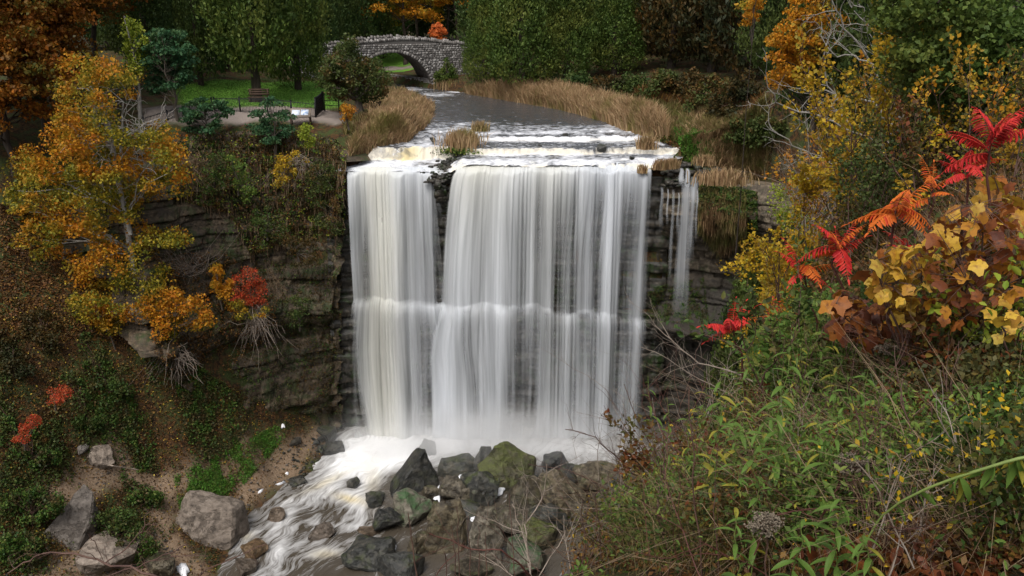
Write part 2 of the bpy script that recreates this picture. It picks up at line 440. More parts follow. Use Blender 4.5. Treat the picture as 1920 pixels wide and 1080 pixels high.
def H0(x, y):
    x = np.clip(x, -80, 80); y = np.clip(y, -10, 150)
    out = np.zeros(x.shape)
    for i in range(_n):
        out += _sol[i] * np.sqrt((x - _P[i, 0]) ** 2 + (y - _P[i, 1]) ** 2)
    return out + _sol[_n]

def axis(segs):
    a = []
    for lo, hi, st in segs: a.append(np.arange(lo, hi, st))
    return np.concatenate(a)
GX = axis([(-2500, -500, 500), (-500, -100, 80), (-100, -40, 4), (-40, -3, .45), (-3, 9, .11), (9, 28, .4), (28, 90, 3), (90, 500, 80), (500, 2501, 500)])
GY = axis([(-1500, -100, 350), (-100, -10, 15), (-10, 1.5, 1), (1.5, 13, .13), (13, 45, .4), (45, 76, .3), (76, 130, .7), (130, 200, 6), (200, 600, 60), (600, 3001, 400)])
XX, YY = np.meshgrid(GX, GY)
ZZ = H0(XX, YY)
_far = np.clip((np.maximum(np.abs(XX) - 80, 0) + np.maximum(YY - 150, 0)) / 200, 0, 1)
ZZ = ZZ + _far * (28 - ZZ) * .8
near = np.exp(-((XX - 3) ** 2 + (YY - 4) ** 2) / 200)
ZZ += (.35 * (1 - near) + .05) * fbm(XX * .35, YY * .35, o=4, s=3) + .12 * fbm(XX * 1.6, YY * 1.6, o=3, s=9) + .05 * fbm(XX * 5, YY * 5, o=2, s=19) * near
# river channel
_in = np.minimum(XX - bank_x(LB, YY), bank_x(RB, YY) - XX)
_m = sst(-1.2, .5, _in + .35 * fbm(XX * .5, YY * .5, s=5)) * sst(66.2, 67.2, YY) * (YY < 150)
ZZ = ZZ * (1 - _m) + (river_z(XX, YY) - .5) * _m
# the gorge floor runs right up to the foot of the falls and of the right-hand cliff
GORGE = [(-14.8, 67.2), (11.6, 67.2), (13.2, 68.6), (16.4, 68.2), (19.6, 67.0), (22.6, 65.0), (24.2, 58.0), (24.8, 50.0), (14.0, 46.0), (0, 56), (-13.0, 62.6), (-15.2, 64.2)]
_g = inpoly(XX, YY, GORGE)
ZZ = np.where(_g, np.minimum(ZZ, -.9 + .25 * fbm(XX * .7, YY * .7, s=44)), ZZ)
def Hs(x, y):
    """bilinear height of the ground sheet"""
    x = np.asarray(x, float); y = np.asarray(y, float)
    i = np.clip(np.searchsorted(GX, x) - 1, 0, len(GX) - 2); j = np.clip(np.searchsorted(GY, y) - 1, 0, len(GY) - 2)
    fx = np.clip((x - GX[i]) / (GX[i + 1] - GX[i]), 0, 1); fy = np.clip((y - GY[j]) / (GY[j + 1] - GY[j]), 0, 1)
    return (ZZ[j, i] * (1 - fx) + ZZ[j, i + 1] * fx) * (1 - fy) + (ZZ[j + 1, i] * (1 - fx) + ZZ[j + 1, i + 1] * fx) * fy

def Gd(px, py, lift=0.0):
    """where the line of sight through a pixel meets the ground"""
    d = raydir(px, py); shp = d.shape[:-1]; d = d.reshape(-1, 3)
    Yh = np.full(len(d), 150.0); done = np.zeros(len(d), bool); prev = np.full(len(d), 1.6)
    for Y in 1.6 * 1.012 ** np.arange(385):
        P = CAM + d * Y
        hit = (~done) & (P[:, 2] < Hs(P[:, 0], P[:, 1]) + lift)
        Yh[hit] = (Y + prev[hit]) / 2; done |= hit; prev[:] = Y
    lo_, hi_ = Yh / 1.02, Yh * 1.008
    for _ in range(14):
        m_ = (lo_ + hi_) / 2; P = CAM + d * m_[:, None]; u_ = P[:, 2] < Hs(P[:, 0], P[:, 1]) + lift
        hi_ = np.where(u_, m_, hi_); lo_ = np.where(u_, lo_, m_)
    return (CAM + d * ((lo_ + hi_) / 2)[:, None]).reshape(shp + (3,))

def scatter(poly, n, seed=None):
    """n ground points spread over a region outlined by what it covers in the photograph"""
    xs = [p[0] for p in poly]; ys = [p[1] for p in poly]; out = []
    while sum(len(o) for o in out) < n:
        a = rng.uniform(min(xs), max(xs), n * 2); b = rng.uniform(min(ys), max(ys), n * 2)
        k = inpoly(a, b, poly); out.append(np.stack([a[k], b[k]], 1))
    p = np.concatenate(out)[:n]
    P = Gd(p[:, 0], p[:, 1])
    P[:, :2] += rng.normal(size=(n, 2)) * .03
    P[:, 2] = Hs(P[:, 0], P[:, 1])
    return P

def gridval(A, x, y):
    i = np.clip(np.searchsorted(GX, x) - 1, 0, len(GX) - 2); j = np.clip(np.searchsorted(GY, y) - 1, 0, len(GY) - 2); return A[j, i]

# ground cover masks (kinds of ground, by place)
def region(poly_px, soft, X, Y):
    Pw = Gd(np.array([p[0] for p in poly_px], float), np.array([p[1] for p in poly_px], float))
    pw = [(a[0], a[1]) for a in Pw]
    ins = inpoly(X, Y, pw)
    dist = np.full(X.shape, 1e9)
    for i in range(len(pw)):
        a = np.array(pw[i]); b = np.array(pw[(i + 1) % len(pw)]); ab = b - a
        t = np.clip(((X - a[0]) * ab[0] + (Y - a[1]) * ab[1]) / (ab @ ab + 1e-9), 0, 1)
        dist = np.minimum(dist, np.hypot(X - a[0] - ab[0] * t, Y - a[1] - ab[1] * t))
    sd = np.where(ins, dist, -dist) + soft * .6 * fbm(X * 1.3, Y * 1.3, s=31)
    return sst(-soft, soft, sd)
near_m = (np.abs(XX) < 90) & (YY < 160) & (YY > 0)
soil = np.zeros(XX.shape); lawn = np.zeros(XX.shape)
def setm(A, poly, soft): A[near_m] = np.maximum(A[near_m], region(poly, soft, XX[near_m], YY[near_m]))
PATH1 = [(205, 815), (240, 850), (250, 880), (330, 885), (400, 865), (440, 845), (510, 810), (535, 820), (450, 880), (380, 905), (330, 925), (330, 985), (300, 1030), (235, 900), (170, 930), (155, 965), (60, 930), (140, 870)]
setm(soil, PATH1, .5)
setm(soil, [(450, 880), (540, 830), (620, 800), (640, 830), (560, 890), (470, 945), (420, 990), (400, 960)], .5)
setm(soil, [(60, 1080), (150, 1010), (330, 1000), (400, 1080)], .6)
LAWN = [(330, 165), (400, 150), (620, 150), (640, 200), (600, 203), (470, 200), (400, 205), (340, 200)]
setm(lawn, LAWN, .6)
L2 = np.hypot((XX + 22) / 22, (YY - 133) / 14); lawn = np.maximum(lawn, sst(1.05, .9, L2) * (1 - sst(.5, -.3, np.abs(YY - 127 - XX * .08) - .9) * 1.0))
PAV = [(270, 200), (470, 200), (600, 205), (660, 215), (640, 232), (600, 228), (400, 232), (270, 235)]
pave = np.zeros(XX.shape); setm(pave, PAV, .35)
pave = np.maximum(pave, sst(.5, -.3, np.abs(YY - 127 - XX * .08) - .9) * (XX < 0) * (XX > -45))

nx_, ny_ = len(GX), len(GY)
ii = np.arange(nx_ - 1)[None] + np.arange(ny_ - 1)[:, None] * nx_
Qg = np.stack([ii, ii + 1, ii + 1 + nx_, ii + nx_], -1).reshape(-1, 4)
t = NT('ground'); g = t.geo(); pos = g.outputs['Position']
n1 = t.noise(pos, .8, 8, .65); n2 = t.noise(pos, 9, 5, .7); n3 = t.noise(pos, .25, 3)
vor = t.n('TexVoronoi'); vor.inputs['Scale'].default_value = 7.0; t.l(pos, vor.inputs['Vector'])
lc = t.ramp(vor.outputs['Color'], [(.2, (.018, .012, .008)), (.45, (.045, .026, .013)), (.7, (.085, .04, .015)), (.9, (.03, .026, .012))])
moss = t.mix(n2, (.018, .028, .010), (.06, .075, .022))
base = t.mix(t.mapr(n1, .45, .6), lc, moss)
sc = t.ramp(n2, [(.25, (.10, .068, .042)), (.5, (.20, .14, .092)), (.8, (.30, .22, .15))])
base = t.mix(t.attr('soil'), base, sc)
lw = t.mix(n2, (.07, .17, .02), (.13, .26, .035))
base = t.mix(t.attr('lawn'), base, lw)
base = t.mix(t.attr('pave'), base, t.mix(n2, (.17, .14, .12), (.25, .21, .185)))
M['ground'] = t.done(t.princ(base, .95, .15, t.bump(n2, .6, .08)))
me = mk_mesh('ground', np.stack([XX, YY, ZZ], -1), Qg, mat=M['ground'], smooth=True, attrs={'soil': soil, 'lawn': lawn, 'pave': pave})
tag(link('ground', me), kind='structure')

# ------------------------------------------------------------------ rock walls
def rockmat(name, lo, mid, hi, mossy=.4, wet=None, mosscol=(.035, .05, .012), zdark=None):
    t = NT(name); g = t.geo(); pos = g.outputs['Position']
    lay = t.noise(t.mapping(pos, (.25, .25, 2.2)), 1.2, 5, .6)
    nz = t.noise(pos, 3.0, 8, .68)
    st = t.noise(t.mapping(pos, (1.4, 1.4, .12)), 1.5, 4, .6)
    mm = t.math('ADD', t.math('MULTIPLY', lay, .5), t.math('MULTIPLY', nz, .5))
    c = t.ramp(mm, [(.36, lo), (.5, mid), (.64, hi)])
    c = t.mix(t.mapr(st, .52, .68, 0, .75), c, lo)
    if zdark:      # the shale under the pale caprock is dark and wet
        sp_ = t.n('SeparateXYZ'); t.l(pos, sp_.inputs[0]); c = t.mix(t.mapr(sp_.outputs['Z'], zdark[0], zdark[1]), t.mix(nz, (.010, .009, .008), (.05, .04, .028)), c)
    ms = t.noise(pos, .9, 7, .7)
    c = t.mix(t.mapr(ms, .62 - mossy * .25, .72 - mossy * .2), c, t.mix(nz, (mosscol[0] * .5, mosscol[1] * .5, mosscol[2] * .5), mosscol))
    return t.done(t.princ(c, .7 if wet is None else wet, .35, t.bump(nz, .8, .12)))
M['cliff'] = rockmat('cliff_rock', (.016, .012, .008), (.062, .044, .026), (.15, .108, .066), .5)
M['cliff_dark'] = rockmat('wet_cliff_rock', (.010, .010, .009), (.034, .030, .024), (.075, .062, .045), .45, .45, (.025, .045, .012))
M['cliff_pale'] = rockmat('pale_cliff_rock', (.018, .014, .010), (.085, .064, .042), (.25, .20, .14), .3, zdark=(12.5, 15.0))

LAY = np.cumsum(np.random.default_rng(5).uniform(.28, .95, 60)); LAYO = np.random.default_rng(6).uniform(-.5, .5, 61)
def strata(s, z, seed=0, amp=1.0, tilt=0.0):
    zz = z + tilt * s + .15 * vn(s * .3, z * .2, s=seed) + 3
    k = np.searchsorted(LAY, zz)
    zl = np.where(k > 0, LAY[np.clip(k - 1, 0, 59)], 0); zh = LAY[np.clip(k, 0, 59)]
    e = np.minimum(zz - zl, zh - zz)
    joint = sst(.09, .0, e)
    bw = .9 + 1.2 * ((k * 7919) % 13) / 13.0
    bs = s / bw + ((k * 31) % 17) * .37 + .1 * vn(s, z, s=2)
    kb = np.floor(bs); fb = np.abs(bs - kb - .5) * 2
    blk = _h(kb.astype(np.int64), k.astype(np.int64), kb.astype(np.int64) * 0, 77 + seed) - .5
    vj = sst(.86, 1.0, fb)
    o = LAYO[np.clip(k, 0, 60)] * .9 + blk * .55 - .28 * joint - .16 * vj
    return amp * o

def wall(name, top, bot, nu, nv, mat, amp=.6, seed=0, bulge=None, rough=.3, tilt=0.0, shelf=None):
    top = np.array(top, float); bot = np.array(bot, float)
    def rs(P):
        d = np.concatenate([[0], np.cumsum(np.linalg.norm(np.diff(P, axis=0), axis=1))]); t_ = np.linspace(0, d[-1], nu)
        return np.stack([np.interp(t_, d, P[:, i]) for i in range(3)], 1), t_
    Tt, s1 = rs(top); Bb, s2 = rs(bot)
    tv = np.linspace(0, 1, nv)[:, None, None]
    P = Tt[None] * (1 - tv) + Bb[None] * tv
    tan = np.gradient((Tt + Bb) / 2, axis=0); nrm = np.stack([tan[:, 1], -tan[:, 0], 0 * tan[:, 0]], 1); nrm = unit(nrm)
    Sg = np.broadcast_to(s1[None], P.shape[:2]); Zg = P[..., 2]
    o = strata(Sg, Zg, seed, amp, tilt) + rough * fbm(Sg * .8, Zg * .8, o=5, s=seed + 40) + .8 * rough * fbm(Sg * .2, Zg * .15, o=2, s=seed + 60)
    if bulge is not None: o = o + bulge(Sg / s1[-1], tv[..., 0] + 0 * Sg, Zg)
    fade = np.minimum(1, np.minimum(tv[..., 0], 1 - tv[..., 0] + .3) * 12)
    P = P + nrm[None] * (o * fade)[..., None]
    # back edge so that the wall has thickness and meets the ground sheet
    back = P[0] - nrm * 2.5; back[:, 2] -= .25
    P = np.concatenate([back[None], P], 0); nv2 = nv + 1
    i = np.arange(nu - 1)[None] + np.arange(nv2 - 1)[:, None] * nu
    Q = np.stack([i, i + nu, i + nu + 1, i + 1], -1).reshape(-1, 4)
    me = mk_mesh(name, P, Q, mat=mat, smooth=False)
    return link(name, me)

ZL = lambda x: np.interp(x, [-14, -9, 0, 6, 12, 16], [11.9, 11.7, 11.5, 10.9, 10.2, 9.8])   # mid-fall shelf
# behind the falls: upper wall, shelf, lower wall
xs = np.linspace(-14.5, 12.3, 60)
def shelfline(dz, y): return [(x, y + .3 * float(vn(x * .4, 9)), float(ZL(x)) + dz) for x in xs]
up = wall('falls_upper_cliff', [(x, 67.25, 21.35) for x in xs], shelfline(0, 66.95), 330, 90, M['cliff_dark'], .55, 1, None, .35)
lo = wall('falls_lower_cliff', shelfline(0.05, 66.15), [(x, 66.15, -.8) for x in xs], 330, 100, M['cliff_dark'], .55, 2, None, .4)
tag(up, kind='structure'); tag(lo, kind='structure')
# left gorge wall
toppts = [tuple(Wz(648, 305, 22.6)), tuple(Wz(636, 285, 23.2)), tuple(Wz(610, 262, 23.6)), tuple(Wz(560, 248, 23.9)), tuple(Wz(480, 246, 24.0)), tuple(Wz(400, 250, 23.9)), tuple(Wz(330, 262, 23.6)), tuple(Wz(260, 300, 22.6)), tuple(W(190, 350, 64)), tuple(W(120, 400, 62))]
botpts = [(-13.9, 65.6, -.4), tuple(Wz(628, 800, .9)), tuple(Wz(590, 812, 1.5)), tuple(Wz(540, 812, 2.1)), tuple(Wz(470, 800, 3.8)), tuple(Wz(400, 760, 6.2)), tuple(Wz(330, 715, 9.0)), tuple(Wz(270, 660, 12.0)), tuple(W(200, 600, 57.5)), tuple(W(110, 560, 57.5))]
toppts = [(a, b + .3, c) for a, b, c in toppts]
def lbulge(s, t_, z):
    cave = -1.3 * np.exp(-((z - 1.5 - 5 * s) / 1.3) ** 2) * sst(.03, .1, s) - 1.1 * np.exp(-((z - 9.0) / .8) ** 2) * sst(.02, .1, s) * sst(.6, .4, s)
    return .35 + cave + .9 * np.exp(-((z - 11.2) / 1.2) ** 2) * sst(.02, .08, s)
lw_ = wall('left_cliff', toppts[::-1], botpts[::-1], 420, 210, M['cliff'], .62, 3, lambda s, t_, z: lbulge(1 - s, t_, z), .5, .02)
tag(lw_, kind='structure')
# right gorge wall, pale overhanging caprock blocks then a wet hollow
rt = [(11.6, 66.9, 21.6), (13.2, 66.7, 21.8), (15.2, 66.0, 21.7), (17.4, 65.2, 21.3), (19.6, 64.0, 21.3), (21.6, 61.5, 21.5), (22.5, 57, 21.8), (22.6, 51, 22)]
rb = [(11.6, 65.9, -.8), (13.5, 65.5, -.6), (15.8, 64.6, -.3), (18.0, 63.0, 0), (20.2, 60.5, .5), (21.6, 57, 1), (22, 53, 2), (22.2, 49, 3)]
def rbulge(s, t_, z):
    return 1.0 * sst(17.4, 18.4, z) - 1.8 * np.exp(-((z - 14) / 3.2) ** 2) + .5 * sst(16.0, 16.6, z) + 1.5 * np.exp(-((z - 9.6) / .9) ** 2) - 1.2 * sst(8.8, 7.5, z)
rw_ = wall('right_cliff', rt, rb, 300, 200, M['cliff_pale'], .7, 4, rbulge, .45)
tag(rw_, kind='structure')

# ------------------------------------------------------------------ water
def watermat(name, dark, foamc, sx, sy, amp=1.6, rough=.12, bs=.5, thr=.5, spec=.5, fr=(.40, 1.05)):
    t = NT(name); uvn = t.n('UVMap'); uv = uvn.outputs[0]
    v = t.mapping(uv, (sx, sy, 1))
    a = t.noise(v, 1.0, 6, .62, .6); b = t.noise(t.mapping(uv, (sx * 3.1, sy * 2.2, 1)), 1.0, 5, .6, .4)
    nz = t.math('ADD', t.math('MULTIPLY', a, .65), t.math('MULTIPLY', b, .35))
    f = t.math('ADD', t.attr('foam'), t.math('MULTIPLY', t.math('SUBTRACT', nz, thr), amp))
    f = t.mapr(f, *fr)
    tan = t.attr('tan')
    fc = t.mix(tan, foamc, (.62, .50, .24))
    c = t.mix(f, dark, fc)
    r = t.mapr(f, 0, .6, rough, .75)
    nrm = t.bump(nz, bs, .12)
    return t.done(t.princ(c, r, spec, nrm))
M['river'] = watermat('river_water', (.06, .061, .064), (.66, .67, .70), .8, 2.2, 2.8, .12, 1.0, .5, 1.0)
M['pool'] = watermat('pool_water', (.060, .049, .036), (.76, .76, .76), 1.9, .42, 2.6, .22, 1.0, .5, .9, (.30, 1.30))

def gridmesh(name, X, Y, Z, mat, uv=None, attrs=None, smooth=True):
    ny, nx = X.shape
    i = np.arange(nx - 1)[None] + np.arange(ny - 1)[:, None] * nx
    Q = np.stack([i, i + 1, i + 1 + nx, i + nx], -1).reshape(-1, 4)
    return mk_mesh(name, np.stack([X, Y, Z], -1), Q, mat=mat, smooth=smooth, uv=uv, attrs=attrs)

def blobs(px, py, lst):
    f = np.zeros(np.shape(px))
    for cx, cy, rx, ry, s_, *an in lst:
        a = math.radians(an[0]) if an else 0
        dx, dy = px - cx, py - cy
        u = (dx * math.cos(a) + dy * math.sin(a)) / rx; v_ = (-dx * math.sin(a) + dy * math.cos(a)) / ry
        f = f + s_ * np.exp(-(u * u + v_ * v_))
    return f

# river above the falls
ry_ = np.concatenate([np.arange(66.75, 76, .07), np.arange(76, 110, .16), np.arange(110, 150, 1.0)])
rx_n = 300
lx, rx2 = bank_x(LB, ry_) - 1.2, bank_x(RB, ry_) + 1.2
tt = np.linspace(0, 1, rx_n)[None]
RX = lx[:, None] * (1 - tt) + rx2[:, None] * tt; RY = np.broadcast_to(ry_[:, None], RX.shape)
RZ = river_z(RX, RY)
turb = sst(86, 76, RY) * sst(66.8, 68.2, RY)
RZ = RZ + (.05 + .10 * turb) * fbm(RX * 1.3, RY * 2.2, o=3, s=8) * sst(66.75, 67.5, RY)
dz = np.gradient(RZ, axis=0) / np.gradient(RY, axis=0)
ppx, ppy, _ = proj(np.stack([RX, RY, RZ], -1))
foam = .18 + (.42 + .25 * vn(RX * .9, RY * .6, s=21)) * sst(.35, 1.0, np.abs(dz)) + .45 * sst(68.4, 66.9, RY) + .24 * sst(86, 74, RY) + .22 * vn(RX * .6, RY * .8, s=3) * sst(80, 73, RY)
foam += blobs(ppx, ppy, [(1050, 262, 190, 3.5, .75), (1010, 288, 150, 5, .50), (1060, 300, 180, 9, .30), (790, 272, 45, 5, .4), (860, 243, 50, 5, .35), (1000, 240, 80, 5, .2), (1150, 238, 60, 4, .3), (690, 172, 50, 7, .35), (820, 178, 40, 4, .6), (800, 190, 40, 5, .35), (760, 168, 60, 6, .5), (870, 232, 60, 4, .3), (960, 250, 120, 3, .4), (1100, 246, 100, 4, .3),
                         (865, 172, 26, 2.2, .9), (900, 215, 60, 5, .12), (1220, 268, 25, 8, .45), (1235, 295, 35, 8, .5), (1180, 258, 50, 4, .3), (760, 305, 70, 9, .6), (700, 312, 40, 8, .5), (690, 165, 60, 8, .25)])
foam -= .06 * sst(76, 84, RY)
tan = sst(.5, .9, dz) * (.45 + .5 * np.exp(-((ppx - 760) / 28) ** 2)) * (RY < 70.4) + .25 * blobs(ppx, ppy, [(1100, 262, 250, 4, 1)])
ruv = np.stack([RX, RY * .8 + RX * .15 * sst(74, 90, RY)], -1).reshape(-1, 2)
ro = link('river', gridmesh('river', RX, RY, RZ, M['river'], ruv, {'foam': foam, 'tan': tan}))
tag(ro, kind='structure')

# pool and the stream that leaves it toward the lower left
ax_ = np.arange(-26, 24, .14); ay_ = np.arange(37, 66.4, .14)
PX, PY = np.meshgrid(ax_, ay_)
d0 = Wz(700, 870, .2); d1 = Wz(420, 1080, -.5); fd = (d1 - d0)[:2]; fd = fd / np.linalg.norm(fd)
al = (PX - d0[0]) * fd[0] + (PY - d0[1]) * fd[1]; ac = -(PX - d0[0]) * fd[1] + (PY - d0[1]) * fd[0]
PZ = pool_z(PX, PY)
ppx, ppy, _ = proj(np.stack([PX, PY, PZ], -1))
stream = blobs(ppx, ppy, [(560, 960, 170, 95, 1.0, -35), (650, 880, 90, 50, .7)])
PZ = PZ + (.04 + .26 * np.clip(stream, 0, 1)) * fbm(ac * .9, al * .55, o=4, s=12)
ROCKY = [(600, 1000, 34), (515, 968, 30), (690, 998, 34), (475, 1035, 34), (450, 1068, 40)]
foam = .14 + .28 * np.clip(stream, 0, 1) + .75 * blobs(ppx, ppy, [(740, 838, 110, 34, .95), (900, 838, 170, 24, 1.0), (1070, 845, 120, 22, .8), (680, 860, 70, 40, .75), (690, 905, 36, 50, .60, 8), (640, 880, 46, 16, .45, -25), (600, 920, 62, 16, .42, -30),
                               (655, 935, 40, 14, .48, 20), (665, 965, 24, 36, .35, 10), (540, 965, 40, 14, .28, -50), (460, 1000, 22, 12, .5), (452, 1020, 16, 30, .3, 30), (612, 1035, 36, 12, .62), (600, 985, 42, 6, .4),
                               (520, 1035, 18, 30, .38, 30), (500, 1075, 30, 14, .45, -30), (660, 1040, 12, 40, .28, 35), (690, 990, 40, 7, .42), (560, 1000, 120, 80, .16), (850, 885, 34, 7, .5), (770, 862, 70, 16, .5), (1110, 875, 90, 14, .45), (800, 835, 200, 14, .3), (590, 870, 26, 5, .4, -30)])
foam -= .35 * blobs(ppx, ppy, [(735, 930, 34, 45, 1), (570, 965, 20, 22, .8), (640, 1075, 60, 22, .4), (620, 958, 24, 14, .9), (760, 905, 40, 20, .6), (655, 905, 16, 10, .7)])
tan = blobs(ppx, ppy, [(655, 935, 30, 8, .8, 15), (605, 905, 50, 8, .5, -25), (455, 1005, 20, 10, .6), (612, 1040, 30, 10, .6), (700, 915, 16, 40, .4)])
puv = np.stack([ac + .55 * vn(al * .45, ac * .7) + .2 * vn(al * 1.3, ac * 1.6), al + .8 * vn(ac * .7, al * .3, s=4)], -1).reshape(-1, 2)
po = link('pool', gridmesh('pool', PX, PY, PZ, M['pool'], puv, {'foam': foam, 'tan': tan}))
tag(po, kind='structure')

# ------------------------------------------------------------------ the falling water
def fallmat(name, sx, lo=.0, gain=1.2, tint=(.74, .77, .81), scl=1.0):
    t = NT(name); uv = t.n('UVMap').outputs[0]
    a = t.noise(t.mapping(uv, (sx, .035, 1)), 1.0, 3, .55); b = t.noise(t.mapping(uv, (sx * 3.6, .06, 1)), 1.0, 4, .6)
    c_ = t.noise(t.mapping(uv, (sx * 11, .10, 1)), 1.0, 2, .5)
    nz = t.math('ADD', t.math('ADD', t.math('MULTIPLY', a, .70), t.math('MULTIPLY', b, .25)), t.math('MULTIPLY', c_, .05))
    d = t.attr('dens')
    al = t.math('ADD', d, t.math('MULTIPLY', t.math('SUBTRACT', nz, .5), gain))
    al = t.math('MULTIPLY', t.mapr(al, .05, .95, lo, 1.0), t.attr('edge'))
    col = t.mix(t.attr('cream'), tint, (.80, .77, .62))
    di = t.n('BsdfDiffuse'); t.l(col, di.inputs[0]); t.l(t.bump(nz, .35, .35), di.inputs['Normal'])
    tr = t.n('BsdfTranslucent'); t.l(col, tr.inputs[0])
    m1 = t.n('MixShader'); m1.inputs[0].default_value = .35; t.l(di.outputs[0], m1.inputs[1]); t.l(tr.outputs[0], m1.inputs[2])
    tp = t.n('BsdfTransparent'); m2 = t.n('MixShader'); t.l(al, m2.inputs[0]); t.l(tp.outputs[0], m2.inputs[1]); t.l(m1.outputs[0], m2.inputs[2])
    return t.done(m2.outputs[0])
M['fall'] = fallmat('falling_water', 1.15, 0, 2.0)
M['fall_back'] = fallmat('falling_water_behind', .8, 0, 2.0)
M['veil'] = fallmat('thin_falling_water', 3.0, 0, 1.4)

lipx0, lipx1 = float(Wz(649, 320, 22)[0]), float(Wz(1221, 316, 22)[0])
D_UP = [(645, .0), (650, .75), (664, .42), (676, .40), (690, .92), (735, 1.02), (747, .7), (760, .5), (776, .66), (790, .48), (806, .50), (813, .30), (822, .22), (831, .20), (838, .55), (852, .85), (890, .98), (905, .62), (915, .62), (938, .86), (952, .5), (968, .72), (985, .42), (1002, .70), (1015, .5), (1034, .80),
        (1048, .30), (1060, .48), (1078, .28), (1096, .80), (1110, .66), (1128, .26), (1142, .82), (1158, .78), (1176, .36), (1196, .55), (1212, .46), (1222, .25)]
D_LO = [(640, .15), (655, .50), (668, .45), (690, .82), (740, .90), (758, .62), (775, .45), (792, .42), (812, .72), (835, .98), (868, .92), (888, .66), (905, .60), (940, .66), (962, .62), (985, .28), (1000, .35), (1020, .52), (1040, .42), (1055, .55), (1085, .62), (1108, .38), (1130, .5), (1150, .60), (1165, .35), (1185, .40), (1205, .5), (1222, .2)]
def densx(tab, x):
    P = np.array([Wz(p, 450, 17)[0] if False else (p - 960) * 66.4 / FPX for p, _ in tab]); return np.interp(x, P, [d for _, d in tab])

